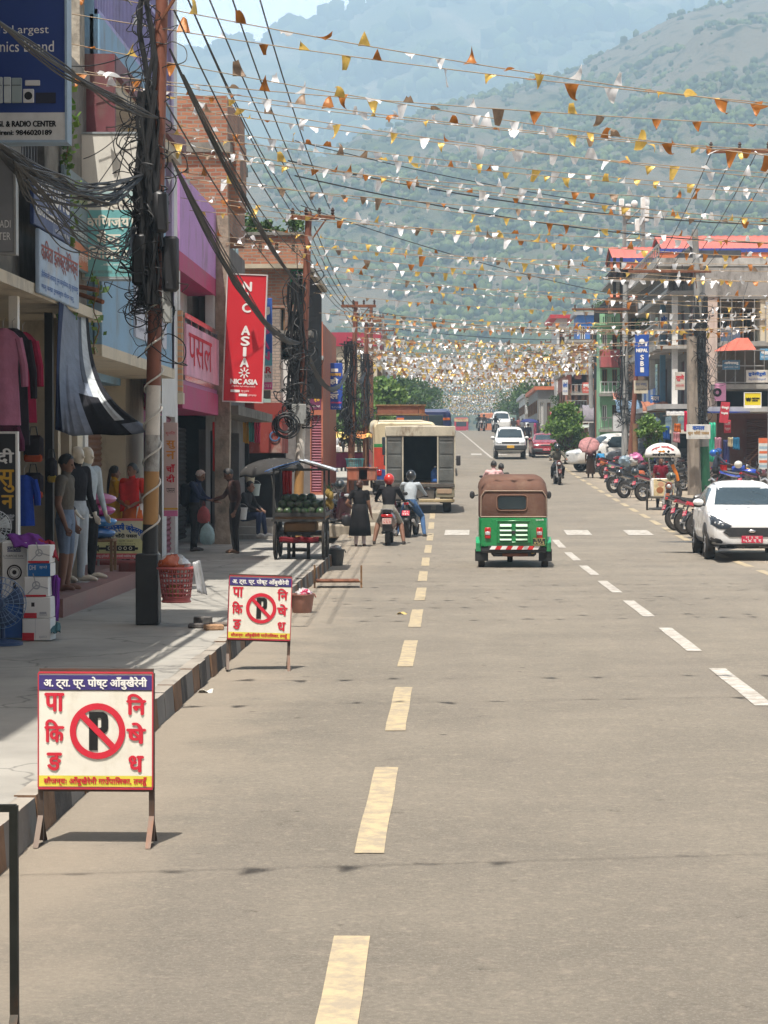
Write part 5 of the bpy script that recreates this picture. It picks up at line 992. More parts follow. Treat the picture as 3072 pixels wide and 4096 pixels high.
def scooter(label, col, plate=True, group=None):
    t = thing('scooter', label, 'scooter', (0,0,0), 0, group); body = carpaint('scooter_%s' % (col,), col)
    wheel(t, (0,-.60,.225), .225, .10, 'front_wheel', 5, ALLOY); wheel(t, (0,.58,.225), .225, .11, 'rear_wheel', 5, ALLOY)
    b = MB(); b.loft([[(x*k,y+oy,z) for x, oy in ((-.20,.06),(-.16,-.02),(0,-.06),(.16,-.02),(.20,.06),(0,.10))] for z, y, k in ((.30,-.40,.8),(.5,-.43,1.0),(.75,-.46,1.0),(.86,-.46,.75))], True, True); b.build('front_apron', body, t)
    b = MB(); b.loft([[(x*k,y,z) for x, z in ((-.09,.30+dz),(-.1,.40+dz),(0,.47+dz),(.1,.40+dz),(.09,.30+dz))] for y, k, dz in ((-.88,.5,-.05),(-.72,1,.02),(-.5,1.1,.03),(-.42,.9,.03))], True, True); b.build('front_fender', body, t)
    b = MB(); b.bbox((-.18,-.38,.25),(.18,.12,.32),.02); b.build('floorboard', TRIM, t)
    b = MB(); b.loft([[(x*k,y,z) for x, z in ((-.10,zb),(-.17,zb+.12),(-.17,zt-.08),(-.12,zt),(.12,zt),(.17,zt-.08),(.17,zb+.12),(.10,zb))] for y, zb, zt, k in ((.08,.30,.62,.8),(.25,.30,.70,1.1),(.55,.40,.74,1.12),(.85,.56,.76,.8),(.93,.64,.74,.5))], True, True); b.build('rear_body', body, t)
    b = MB(); b.loft([[(x*k,y,z+zz) for x, zz in ((-.14,0),(-.12,.07),(0,.09),(.12,.07),(.14,0))] for y, z, k in ((.05,.69,.7),(.3,.71,1.05),(.6,.73,1.05),(.84,.76,.7))], True, True); b.build('seat', mat('black_vinyl',(.02,.02,.02),.5,.2,9,.2), t)
    b = MB(); b.loft([[(x*k,y,z) for x, z in ((-.16,.90),(-.14,1.0),(.14,1.0),(.16,.90),(.0,.84))] for y, k in ((-.36,.9),(-.46,1.0),(-.54,.6))], True, True); hc = b.build('headlight_cowl', body, t); b = MB(); b.ball((0,-.525,.93),(.10,.03,.05),10,6); b.build('headlight', LAMP, hc)
    b = MB(); b.tube([(-.35,-.30,.99),(-.15,-.40,.97),(.15,-.40,.97),(.35,-.30,.99)], .016); b.build('handlebar', BLACK, t)
    for s in (-1,1): b = MB(); b.tube([(s*.22,-.38,.98),(s*.33,-.40,1.14)], .008,5); b.ball((s*.35,-.40,1.17),(.06,.015,.045),9,6); b.build('mirror', [BLACK], t)
    b = MB(); b.bbox((-.13,.93,.655),(.13,.965,.72),.012); b.build('tail_lamp', REDL, t); b = MB()
    for s in (-1,1): b.tube([(s*.13,.5,.76),(s*.13,.9,.83),(0,.98,.84)], .012)
    b.build('grab_rail', ALLOY, t); b = MB(); b.bbox((-.11,.84,.33),(.11,.86,.58),.006); b.build('mudguard', TRIM, t)
    b = MB(); b.tube([(-.14,.2,.25),(-.16,.5,.25),(-.17,.82,.33)], [.025,.045,.05], 8); b.build('exhaust', metal('exhaust_metal',(.25,.24,.23),.4), t)
    if plate: add_plate(t, .21, .13, (0,.955,.565), ('ग ४ प','५६१'), mat('pale_plate',(.62,.45,.40),.6), True, IR)
    return t
# ---------------------------------------------------------------- people
SK = [mat('skin_tan',(.27,.135,.08),.6,.08,9), mat('skin_brown',(.19,.09,.052),.6,.08,9), mat('skin_light',(.36,.20,.13),.6,.08,9)]
HAIR = mat('black_hair', (.012,.010,.009), .45, .4, 30, .4); SHOE = plastic('dark_shoe', (.035,.028,.024), .55); INKB = ink('eye',(.015,.012,.01))
def clot(c): return mat('fabric_%.2f_%.2f_%.2f' % c, c, .9, .16, 7, .5, 0, None, 0, 2, 0, 0, 14)
def person(label, H, pose, shirt, pants, skin=0, sleeves='short', legs='long', hair='short', shoe=SHOE, voxel=.012, name='person', group=None, fat=1.0, dress=None, helmet=None, hairm=None, barefoot=False):
    """one continuous remeshed body; joints in units of H, facing -Y, overridden by pose"""
    t = thing(name, label, 'person', (0,0,0), 0, group)
    J = dict(pel=(0,0,.525), wst=(0,0,.61), chs=(0,0,.74), nk=(0,.0,.845), hd=(0,-.012,.925))
    for s, k in ((-1,'R'),(1,'L')):
        J.update({'sh'+k:(s*.105,0,.815),'el'+k:(s*.135,.012,.635),'wr'+k:(s*.140,-.03,.49),'hp'+k:(s*.05,0,.515),'kn'+k:(s*.055,-.01,.285),'an'+k:(s*.06,.012,.045),'to'+k:(s*.072,-.085,.018),'hn'+k:None})
    J.update(pose); J = {k:(Vector(v)*H if v is not None else None) for k, v in J.items()}
    b = MB(); seg = []
    def limb(pts, rs, z, n=10):
        pts = [Vector(p) for p in pts]; b.tube(pts, [r*H for r in rs], n)
        for p, r in ((pts[0], rs[0]), (pts[-1], rs[-1])): b.ball(p, r*H*.99, 10, 7)
        for i in range(len(pts)-1): seg.append((pts[i], pts[i+1], rs[i]*H, rs[i+1]*H, z))
    up = (J['nk']-J['pel']).normalized(); fwd = Vector((0,-1,0)); fwd = (fwd-up*fwd.dot(up)).normalized(); sd = up.cross(fwd)*-1
    def ell(c, rx, ry): return [c+sd*(rx*H*math.cos(2*math.pi*k/16))+fwd*(ry*H*math.sin(2*math.pi*k/16)) for k in range(16)]
    f_ = fat; sp = [(J['pel']-up*.035*H,.075*f_,.060*f_),(J['pel'],.092*f_,.068*f_),(J['pel'].lerp(J['wst'],.6),.085*f_,.064*f_),(J['wst'],.080*f_,.060*f_),(J['wst'].lerp(J['chs'],.55),.092*f_,.066*f_),(J['chs'],.100*f_**.5,.068*f_**.5),(J['chs'].lerp(J['nk'],.5),.098,.058),(J['chs'].lerp(J['nk'],.8),.070,.045),(J['nk'],.036,.036)]
    b.loft([ell(*q) for q in sp], True, True)
    for i in range(len(sp)-1): seg.append((sp[i][0], sp[i+1][0], sp[i][1]*H*.98, sp[i+1][1]*H*.98, 2 if i < 2 else 1))
    limb([J['nk']-up*.01*H, J['hd']-up*.03*H], (.036,.032), 0)
    hq = Matrix.Identity(3)
    hy = pose.get('look'); ang = hy[0] if hy else 0; nod = hy[1] if hy else 0; hq = Matrix.Rotation(ang,3,'Z') @ Matrix.Rotation(nod,3,'X')
    hd = J['hd']; hp = lambda x, y, z: hd+hq@(Vector((x,y,z))*H)
    b.ball(hp(0,.004,.012), (.046*H,.056*H,.060*H), 16, 12, None, hq); b.ball(hp(0,-.016,-.030), (.034*H,.036*H,.040*H), 12, 8, None, hq); seg.append((hp(0,0,.01),hp(0,-.012,-.035),.054*H,.04*H,0))
    b.tube([hp(0,-.050,.012),hp(0,-.066,-.014),hp(0,-.050,-.018)], [.006*H,.0095*H,.006*H], 6)
    for s in (-1,1): b.ball(hp(s*.047,.006,.0), (.006*H,.014*H,.018*H), 6, 5, None, hq)
    for k in 'RL':
        S_, E_, W_ = J['sh'+k], J['el'+k], J['wr'+k]; z1 = 1 if sleeves != 'none' else 0
        limb([J['chs'].lerp(J['nk'],.55), S_], (.045,.040), 1); m = S_.lerp(E_, .62)
        limb([S_, S_.lerp(E_,.4), m], (.040,.036,.031), z1); limb([m, E_], (.030,.026), 1 if sleeves == 'long' else 0)
        limb([E_, E_.lerp(W_,.3), W_], (.026,.025,.017), 1 if sleeves == 'long' else 0)
        hdv = (J['hn'+k]-W_).normalized() if J['hn'+k] is not None else (W_-E_).normalized()
        side = hdv.cross(Vector((0,0,1)) if abs(hdv.z) < .8 else Vector((0,-1,0))); side = (Vector((0,1,0)) if abs(hdv.z) > .8 else side).normalized(); nrm = hdv.cross(side).normalized(); pc = W_+hdv*.028*H
        b.ball(pc, (.021*H,.012*H,.032*H), 8, 6, None, Matrix((side, nrm, hdv)).transposed()); seg.append((W_, W_+hdv*.10*H, .02*H, .014*H, 0))
        cs = 1 if k == 'L' else -1
        for q in range(4):
            o = (q-1.5)*.0115*H; L = (.036,.044,.041,.032)[q]*H; r0 = W_+hdv*.052*H+side*o
            b.tube([r0, r0+hdv*L*.5+nrm*.004*H*cs, r0+hdv*L*.85+nrm*.016*H*cs], [.0062*H,.0058*H,.0045*H], 6)
        th = W_+hdv*.022*H-side*.018*H; b.tube([th, th-side*.016*H+hdv*.018*H, th-side*.016*H+hdv*.036*H+nrm*.008*H*cs], [.0075*H,.007*H,.005*H], 6)
        Hp, K, A, To = J['hp'+k], J['kn'+k], J['an'+k], J['to'+k]; lz = 2; lo = 2 if legs == 'long' else 0
        limb([Hp, Hp.lerp(K,.5), K], (.062*f_**.5,.052,.040), lz); limb([K, K.lerp(A,.35), A], (.039,.037,.027 if legs == 'long' else .024), lo)
        heel = A+(A-To).normalized()*.012*H; heel.z = max(To.z*.9, A.z-.035*H) if A.z < .12*H else A.z-.03*H
        limb([heel, A.lerp(To,.55), To], (.022,.022,.016), 0 if barefoot else 3); limb([A, heel], (.024,.021), 0 if barefoot else 3)
    me0 = b.mesh('t', SHOE); ob = bpy.data.objects.new('t', me0); q = ob.modifiers.new('r','REMESH'); q.mode = 'VOXEL'; q.voxel_size = voxel; q = ob.modifiers.new('s','SMOOTH'); q.factor = .5; q.iterations = 3
    me = evaluated(ob); bpy.data.objects.remove(ob)
    n = len(me.polygons); ce = np.zeros(n*3); me.polygons.foreach_get('center', ce); ce = ce.reshape(-1,3); best = np.full(n, 1e9); zone = np.zeros(n, np.int32)
    for p, w, r0, r1, z in seg:
        p = np.array(p); w = np.array(w); d = w-p; L2 = max(1e-9, d@d); tt = np.clip((ce-p)@d/L2, 0, 1); ds = np.linalg.norm(ce-(p+tt[:,None]*d), axis=1)-(r0+(r1-r0)*tt); mk = ds < best; best[mk] = ds[mk]; zone[mk] = z
    for s in (-1,1):
        for (x,y,z,rad) in ((s*.019,-.05,.008,.0085),(s*.019,-.052,.024,.007),(s*.028,-.048,.024,.006)):
            c = np.array(hp(x,y,z)); zone[np.linalg.norm(ce-c, axis=1) < max(rad*H, voxel*.85)] = 4
    c = np.array(hp(0,-.052,-.034)); dd = np.abs(ce-c); zone[(dd[:,0] < .016*H) & (dd[:,1] < .03*H) & (dd[:,2] < .005*H)] = 5
    me.name = 'body'
    me.materials.clear()
    for q in (SK[skin], clot(shirt), clot(pants), shoe, INKB, mat('lips',(.22,.07,.055),.5)): me.materials.append(q)
    me.polygons.foreach_set('material_index', zone); me.polygons.foreach_set('use_smooth', [True]*n); me.update()
    o = bpy.data.objects.new('body', me); COL.objects.link(o); o.parent = t
    hm = hairm or HAIR
    if helmet:
        g = MB(); g.ball(hp(0,.006,.018), (.072*H,.082*H,.080*H), 18, 12, None, hq); hl = g.build('helmet', carpaint('helmet_%s'%(helmet,), helmet), t); v = MB(); v.grid(lambda u, w: hp(.075*math.sin(R(-62+124*u)), .006-.084*math.cos(R(-62+124*u)), -.012+.052*w), 12, 3); v.shell('visor', glass(), hl, .006)
    elif hair:
        g = MB(); rings = []
        for i in range(9):
            rg = []
            for f in [2*math.pi*k/20 for k in range(20)]:
                fr = max(0, min(1, (-math.sin(f)-.25)/.45)); a = R(90-i*((108-58*fr)/8))
                rg.append(hp(.0515*math.cos(a)*math.cos(f)*(1+.03*math.sin(7*f)), .006+.063*math.cos(a)*math.sin(f), .017+.064*math.sin(a)+.004*math.sin(5*f+i)))
            rings.append(rg)
        g.loft(rings[::-1], True, True)
        if hair == 'long':
            g.loft([[hp(x*.046*k, .045+y*.022*k+dy, z) for x, y in ((1,0),(.7,.7),(0,1),(-.7,.7),(-1,0),(0,-.6))] for z, k, dy in ((.03,.9,0),(-.02,1.0,.008),(-.09,.9,.02),(-.17,.7,.03),(-.27,.35,.035))], True, True)
        if hair == 'bun': g.ball(hp(0,.062,.0), (.03*H,.028*H,.03*H), 10, 7)
        g.build('hair', hm, t)
    if dress:
        z0, z1, rx, ry, cm, *dy = dress; g = MB(); nn = 28
        def ring(z, ax, ay, amp): return [(ax*H*math.cos(a)*(1+amp*math.sin(9*a)), ay*H*math.sin(a)*(1+amp*math.sin(9*a))+(dy[0]*H*(z1-z)/(z1-z0) if dy else 0), z*H) for a in [2*math.pi*k/nn for k in range(nn)]]
        g.loft([ring(z1-.0,.098*fat,.074*fat,0), ring(z1-(z1-z0)*.3,.108*fat,.086*fat,.01), ring(z1-(z1-z0)*.65,rx*.93,ry*.93,.03), ring(z0,rx,ry,.05)], True, False); g.shell('skirt', clot(cm), t, .01)
    return t
# ---------------------------------------------------------------- left pavement: signs, goods, people
PB = {}
def glyph_hook(t, x, z, m): b = MB(); pts = [(x-.012,z),(x-.006,z+.016),(x+.008,z+.02),(x+.018,z+.008)]; b.loft([[(p[0],-.0055,p[1]),(p[0]+.012,-.0058,p[1]+.012)] for p in pts], False, False); return b.build('lettering', m, t, False)
def no_parking(label, loc, rz, board=True, rx=0.0, w=.60, z0=.30, h=.595, ir=None):
    t = thing('no_parking_sign' if board else 'sign_frame', label, 'sign', loc, rz, None, rx); ir = ir or metal('sign_iron', (.10,.075,.06), .6, .5); x = w/2
    if board:
        b = MB(); b.bbox((-x,0,z0),(x,.018,z0+h),.004); b.build('board', mat('cream_flex', (.72,.69,.60), .5, .05, 3, .12, 0, (.45,.40,.26), .45, 3), t, False)
        strip(t, (-x+.004,z0+h-.085,x-.004,z0+h-.008), mat('indigo_band',(.045,.03,.16),.5)); strip(t, (-x+.004,z0+.005,x-.004,z0+.062), mat('yellow_band',(.66,.58,.06),.5))
        strip(t, (-x+.004,z0+h-.090,x-.004,z0+h-.0855), IK, 'rule')
        text(t, 'अ. ट्रा. प्र. पोष्ट आँबुखैरेनी', (-x+.03, z0+h-.082, x-.03, z0+h-.018), IW, bold=.0022); text(t, 'सौजन्यः आँबुखैरेनी गाउँपािलका, तनहुँ', (-x+.03, z0+.010, x-.03, z0+.056), IR, bold=.0015)
        for s, cx, cz, sz in (('पा',-x+.085,z0+.445,.092),('िक',-x+.085,z0+.295,.115),('ङ',-x+.085,z0+.135,.088),('िन',x-.085,z0+.435,.105),('षे',x-.085,z0+.285,.105),('ध',x-.085,z0+.125,.082)):
            k = .048 if len(s) > 1 else .036; text(t, s, (cx-k, cz-sz/2, cx+k, cz+sz/2), IR, bold=.0045)
        q = MB(); c = (0.012, z0+.295); n = 40; ro, ri = .146, .113
        for i in range(n):
            a, e = 2*math.pi*i/n, 2*math.pi*(i+1)/n
            q.quad(*[(c[0]+r_*math.cos(k), -.006, c[1]+r_*math.sin(k)) for r_, k in ((ri,a),(ro,a),(ro,e),(ri,e))])
        d = Vector((1,0,-1)).normalized(); p_ = Vector((1,0,1)).normalized()*.016; C0 = Vector((c[0],-.0066,c[1])); q.quad(C0-d*.125-p_, C0+d*.125-p_, C0+d*.125+p_, C0-d*.125+p_); q.build('prohibition_ring', IR, t, False)
        q = MB(); px, pz = c[0]-.045, c[1]-.10
        q.quad((px,-.0045,pz),(px+.046,-.0045,pz),(px+.046,-.0045,pz+.20),(px,-.0045,pz+.20))
        ou = [(.046,.20),(.075,.20),(.097,.185),(.101,.165),(.101,.115),(.095,.098),(.075,.085),(.046,.085)]; inn = [(.046,.168),(.060,.168),(.064,.164),(.064,.155),(.064,.128),(.064,.122),(.060,.117),(.046,.117)]
        for i in range(7): q.quad(*[(px+a_, -.0045, pz+b_) for a_, b_ in (inn[i], ou[i], ou[i+1], inn[i+1])])
        q.build('letter_p', IK, t, False)
        q = MB()
        for sx in (-1,1): q.box((sx*x-.003,-.003,z0),(sx*x+.003,.02,z0+h))
        q.box((-x,-.003,z0+h),(x,.02,z0+h+.008)); q.box((-x,-.003,z0-.01),(x,.02,z0)); q.build('edge_tape', mat('red_edge',(.45,.03,.05),.5), t, False)
    for s in (-1,1):
        b = MB(); b.box((s*(x-.008)-.014,.02,0.02),(s*(x-.008)+.014,.045,z0+h if board else z0+h+.02)); b.build('leg', ir, t, False)
        b = MB(); b.add([(s*(x-.008)-.014,-.11,0),(s*(x-.008)+.014,-.11,0),(s*(x-.008)+.014,.02,.15),(s*(x-.008)-.014,.02,.15),(s*(x-.008)-.014,.14,0),(s*(x-.008)+.014,.14,0)], [(0,1,2,3),(3,2,5,4),(0,4,5,1)]); b.build('foot', ir, t, False)
    MB().box((-x,.021,z0+h-.0),(x,.045,z0+h+.024)).build('crossbar', ir, t, False)
    if board: MB().box((-x,.021,z0-.024),(x,.045,z0)).build('crossbar', ir, t, False)
    return t
t = no_parking('nearest no parking sign standing upright on the road by the kerb', (UX(376,11.0), 11.0, 0), R(-.6), True, R(-1.5))
t = no_parking('farther no parking sign, slightly tilted, set against the kerb edge', (UX(1030,20.3), 20.3, 0), R(8), True, R(-4)); t.rotation_euler.y = R(2.2)
t = no_parking('bare black metal sign frame cut off by the lower left corner', (UX(50,7.0)-.30, 7.0, 0), R(2), False, h=.53, ir=metal('black_iron',(.018,.02,.016),.6,.25))
lf = thing('fallen_sign', 'rusty sign frame lying flat on the road beside the kerb', 'sign', ground_at(1352, 2352), R(4)); b = MB(); b.bbox((-.34,-.02,.10),(.34,.50,.12),.006); b.build('board', RUST, lf, False); b = MB()
for s in (-1,1): b.box((s*.37-.015,.0,0.0),(s*.37+.015,.03,.36))
b.box((-.38,-.01,.085),(.38,.02,.11)); b.build('frame', WOOD, lf, False)
# ---- tubs and bins
def tub(label, loc, r, h, m, name='tub', trash=True, grp=None):
    t = thing(name, label, 'bin', loc, 0, grp); b = MB(); b.lathe([(r*.74,0),(r*.78,.01),(r*.98,h*.93),(r*1.06,h*.93),(r*1.07,h),(r*.97,h),(r*.93,h*.8),(r*.02,h*.78)], n=24, caps=False); b.add([(r*.74*math.cos(k*math.pi/12),r*.74*math.sin(k*math.pi/12),0.002) for k in range(24)],[tuple(range(24))]); b.build('shell', m, t)
    b = MB()
    for s in (-1,1): b.tube([(s*r*1.04,-.04,h*.93),(s*r*1.12,-.03,h*.82),(s*r*1.12,.03,h*.82),(s*r*1.04,.04,h*.93)], .008)
    b.build('handle', m, t); return t
def wad(label, loc, r, cols, name='rubbish', cat='rubbish'):
    t = thing(name, label, cat, loc); 
    for i, c in enumerate(cols):
        b = MB(); rr = r*(.9-.12*i); cx = Vector((rnd.uniform(-.4,.4)*r, rnd.uniform(-.3,.3)*r, r*.35+i*.06*r)); b.ball((0,0,0), rr, 11, 8); vs = []
        for v in b.v: v = Vector(v); k = 1+rnd.uniform(-.28,.28); vs.append(tuple(cx+Vector((v.x*k, v.y*k, v.z*k*.75))))
        b.v = vs; b.build('crumpled_bag', mat('bag_%.2f%.2f%.2f'%c, c, .25, .15, 8, .4, 0, None, 0, 2, .3, .25), t)
    return t
p = ground_at(1208, 2450); tub('round terracotta pink plastic tub of rubbish behind the farther no parking sign', p, .165, .25, mat('pink_plastic',(.36,.17,.125),.6,.14,5,.1,0,(.2,.13,.1),.5,5)); wad('white carrier bags heaped in the terracotta tub', p+Vector((0,0,.19)), .12, [(.72,.68,.68),(.7,.55,.6),(.5,.05,.12)])
p = ground_at(1344, 2262); tub('grey plastic bin with rubbish on the road below the melon cart', p, .165, .31, mat('grey_plastic',(.075,.075,.072),.6,.2,5,.1,0,(.2,.18,.15),.5,5)); wad('grey rubbish heaped in the grey bin', p+Vector((0,0,.26)), .12, [(.35,.34,.32),(.25,.25,.24)])
# ---- stones and scraps
for i, (x, y, c, w, h) in enumerate(((795,2512,(.10,.09,.085),.11,.05),(855,2520,(.36,.22,.13),.10,.06),(870,2505,(.16,.13,.11),.12,.04),(812,2495,(.13,.12,.11),.09,.08))):
    q = ground_at(x, y, .215); t = thing('paving_block', ('flat dark stone at the left of the small heap on the pavement','orange brown brick end at the front of the small heap','grey slab under the brick of the small heap','rounded dark stone on top at the back of the small heap')[i], 'stone', q, .3*i, 'stones heaped on the pavement'); b = MB(); b.bbox((-w,-.07,0),(w,.07,h),.012); b.build('stone', mat('stone_%d'%i, c, .9, .25, 9, .5), t)
for i, (x, y, lab, c) in enumerate(((822,2770,'crumpled white paper scrap at the foot of the kerb',(.6,.58,.52)),(868*1.85,2457,'small yellow scrap lying in the middle of the road',(.5,.38,.15)),(1400,2150,'flattened tan cardboard lying by the kerb corner',(.36,.27,.18)))):
    q = ground_at(x, y); t = thing('litter_scrap', lab, 'litter', q, .5*i); b = MB(); b.grid(lambda u, v: ((u-.5)*.13, (v-.5)*.09, .012+.02*math.sin(5*u+i)*math.cos(4*v)), 5, 4); b.shell('scrap', mat('scrap_%d'%i, c, .8, .1, 9), t, .003)
# ---- carton stack and fans in front of the first shop
d = 21.0; s_ = F/d; cz = lambda y: VZ(y, d)
def carton(label, x0, y0, x1, y1, dd, dep, base, front, group='cartons stacked before the fan shop', yaw=0):
    a, c = UX(x0,dd), UX(x1,dd); z0, z1 = VZ(y1,dd), VZ(y0,dd); t = thing('carton', label, 'carton', ((a+c)/2, dd, z0), yaw, group); w, h = (c-a)/2, z1-z0
    b = MB(); b.bbox((-w,0,0),(w,dep,h),.006); b.build('box', mat('card_%.2f%.2f%.2f'%base, base, .6, .05, 4), t, False)
    for r in front: strip(t, (-w+2*w*r[0], h*r[1], -w+2*w*r[2], h*r[3]), r[4], 'print', -.003)
    return t, w, h
cw, redp, bluep, greyp = (.70,.69,.66), ink('print_red',(.52,.03,.04)), ink('print_blue',(.02,.12,.34)), ink('print_grey',(.35,.36,.38))
labs = ['white carton with red corner, lowest of the fan carton stack','white carton with black gadgets print, second from the bottom of the stack','white ceiling fan carton resting in the middle of the stack','flat blue carton lettered in white, second from the top','white ceiling fan carton on top of the stack']
ysk = [(2478,2566),(2392,2476),(2310,2390),(2256,2308),(2183,2254)]
for i, (y0, y1) in enumerate(ysk):
    fr_ = [[(0,0,.42,.35,redp),(.46,.02,.47,.98,greyp)],[(.02,.0,.5,.25,redp),(.30,.55,.42,.75,ink('print_black',(.04,.03,.03))),(.6,.2,.85,.3,greyp)],[(0,0,.9,.1,redp)],[(0,0,1,1,bluep)],[(0,0,.95,.12,redp)]][i]
    t, w, h = carton(labs[i], 86+4*i if i < 3 else 110, y0, 200-(i==2)*8, y1, d+.004*i, .24, cw, fr_, yaw=R(-2+1.5*(i%3)))
    if i in (2, 4):
        b = MB(); b.torus((0,-.004,h*.58), h*.18, h*.03, (0,1,0), 18, 4, sq=.1)
        for k in range(3): a = R(90+120*k+15); b.box((-.005,-.005,0),(.005,-.0035,h*.62), M=Matrix.Translation((0,0,h*.58)) @ Matrix.Rotation(a,4,'Y'))
        b.build('fan_print', greyp, t, False)
    if i == 3: text(t, 'DHI', (-w*.85,h*.5,-w*.3,h*.85), IW, y=-.005); text(t, 'छ्ठ म है', (w*.05,h*.55,w*.7,h*.85), IW, y=-.005)
    if i < 2: text(t, '6602', (w*.2,h*.12,w*.75,h*.22), greyp, y=-.005)
t, w, h = carton('tall white fan carton with black fan print standing left of the stack', 6, 2172, 106, 2402, 21.2, .26, cw, [(.22,.84,.76,.93,ink('print_navy',(.03,.03,.12))),(.1,.72,.9,.73,greyp)])
text(t, 'STARMODI', (-w*.54,h*.855,w*.5,h*.915), IW, y=-.005); text(t, 'L PURPOSE FAN', (-w*.85,h*.745,w*.7,h*.785), IK, y=-.005)
b = MB(); b.torus((0,-.004,h*.48), w*.55, w*.06, (0,1,0), 24, 4, sq=.1); b.torus((0,-.004,h*.48), w*.40, w*.02, (0,1,0), 24, 4, sq=.1); b.ball((0,-.003,h*.48), (w*.18,.004,w*.18)); b.box((-w*.12,-.005,h*.18),(w*.12,-.003,h*.30)); b.build('fan_print', ink('print_black',(.04,.03,.03)), t, False)
t, w, h = carton('deep blue carton under the wrapped fan', -60, 2405, 86, 2556, 21.15, .26, (.02,.10,.36), [])
def floor_fan(label, c, R_, m, cage):
    t = thing('floor_fan', label, 'fan', (c[0], c[1], .215)); zc = c[2]-.215; b = MB()
    for k in range(5): b.torus((0,-.07+.035*abs(2-k)*(k>-1),zc), R_*(1-.22*k if k else 1), .004, (0,1,0), 30, 4)
    for k in range(28): a = 2*math.pi*k/28; b.tube([(R_*.1*math.cos(a),-.10,zc+R_*.1*math.sin(a)),(R_*.7*math.cos(a),-.085,zc+R_*.7*math.sin(a)),(R_*math.cos(a),-.02,zc+R_*math.sin(a)),(R_*.6*math.cos(a),.09,zc+R_*.6*math.sin(a))], .0028, 4)
    b.build('cage', cage, t); b = MB()
    for k in range(4): a = R(90*k+20); b.grid(lambda u, v: ((u*.8+.12)*R_*math.cos(a+(v-.5)*.9), .02*(v-.5), zc+(u*.8+.12)*R_*math.sin(a+(v-.5)*.9)), 5, 5)
    b.shell('blades', m, t, .004); b = MB(); b.lathe([(.001,-.11),(R_*.2,-.10),(R_*.2,.1),(.03,.16)], (0,0,zc), 16, ax=(0,1,0)); b.tube([(0,.08,zc),(0,.09,.06)], .025, 8); b.lathe([(.20,0),(.20,.03),(.04,.06)], (0,.08,0), 20); b.build('stand', m, t); return t
floor_fan('blue plastic-wrapped floor fan cut off by the left edge, beside the carton stack', (UX(0,20.5), 20.5, VZ(2415,20.5)), .25, mat('navy_plastic',(.03,.06,.14),.3), mat('pale_blue_wire',(.12,.20,.34),.35))
floor_fan('pale table fan on top of the cartons at the left edge', (UX(-22,21.6), 21.6, VZ(2110,21.6)), .17, mat('white_plastic',(.55,.58,.58),.4), mat('white_wire',(.55,.58,.58),.4))
def drape(label, pts, dd, col, name='cloth', thick=.015, fold=.02, cat='cloth'):
    q = [P(x, y, dd+o) for x, y, o in pts]; t = thing(name, label, cat, q[0]); q = [p-t.location for p in q]; b = MB()
    b.grid(lambda u, v: q[0].lerp(q[1],u).lerp(q[3].lerp(q[2],u),v)+Vector((.0,-fold*math.sin(u*17+2*v)-fold*.5*math.sin(v*9),fold*.5*math.sin(u*11))), 18, 12); b.shell('fabric', clot(col), t, thick); return t
drape('purple patterned cloth hanging beside the fan cartons', [(203,2290,.2),(238,2310,.2),(232,2480,.3),(205,2500,.25)], 21, (.16,.03,.26)); drape('purple bundle of cloth spread on top of the fan cartons', [(30,2140,.35),(150,2135,.4),(205,2185,.2),(60,2190,.1)], 21, (.15,.03,.22)); drape('dark red cloth spilling over the carton stack', [(150,2160,.3),(215,2165,.3),(235,2240,.2),(195,2215,.1)], 21, (.26,.02,.03))
drape('teal rag lying at the foot of the carton stack', [(205,2500,.2),(238,2490,.3),(242,2525,.1),(206,2532,-.1)], 21, (.05,.12,.13))
# ---- clothes, bags and panel inside the shop
def garment(label, x, y0, y1, dd, w, col, yaw=0.5, group='clothes hanging in the open shop'):
    a, c = VZ(y1,dd), VZ(y0,dd); h = c-a; t = thing('hanging_garment', label, 'garment', (UX(x,dd), dd, a), yaw, group); b = MB()
    sec = [(0,1.0),(.3,.92),(.55,.85),(.75,.88),(.9,1.0),(.97,.6),(1.0,.25)]; b.loft([[(w*k*math.cos(q)*(1+.05*math.sin(6*q)), .05*math.sin(q)*(1.2 if z < .5 else .8)+.012*math.sin(5*q), z*h) for q in [2*math.pi*j/18 for j in range(18)]] for z, k in sec], True, True); b.build('cloth', clot(col), t)
    b = MB()
    for s in (-1,1): b.tube([(s*w*.85,0,h*.90),(s*w*1.15,-.02,h*.62),(s*w*1.18,-.03,h*.40)], [.05,.045,.04], 8)
    b.build('sleeve', clot(col), t); b = MB(); b.tube([(0,0,h*.98),(0,0,h+.08),(.03,0,h+.11)], .006); b.build('hanger', STEEL, t); return t
garment('dusty pink patterned kurta hanging nearest the left edge', 14, 1310, 1700, 23.2, .2, (.34,.13,.20)); garment('black long coat hanging between the pink and red garments', 52, 1310, 1780, 23.6, .2, (.02,.015,.02)); garment('deep red kurta hanging beside the black coat', 92, 1325, 1690, 24.1, .17, (.28,.015,.05)); garment('maroon print skirt hanging under the pink kurta', 12, 1690, 1880, 23.3, .17, (.10,.02,.05)); garment('bright blue dress hanging behind the black shop panel', 96, 1900, 2105, 24.6, .13, (.015,.05,.30))
t, w, h = panel_sign('jewellery_sign', 'black vertical shop panel with gold and white letters at the left edge', -60, 1735, 62, 2160, 23.0, mat('black_panel',(.015,.015,.018),.35), WHITE)
for s, r, m in (('सु',(.46,.45,.94,.66),IY),('न',(.55,.30,.92,.42),IY),('दी',(.4,.72,.94,.86),IW),('चाँ',(.42,.1,.95,.24),greyp)): text(t, s, (w*r[0],h*r[1],w*r[2],h*r[3]), m, bold=.006, y=-.006)
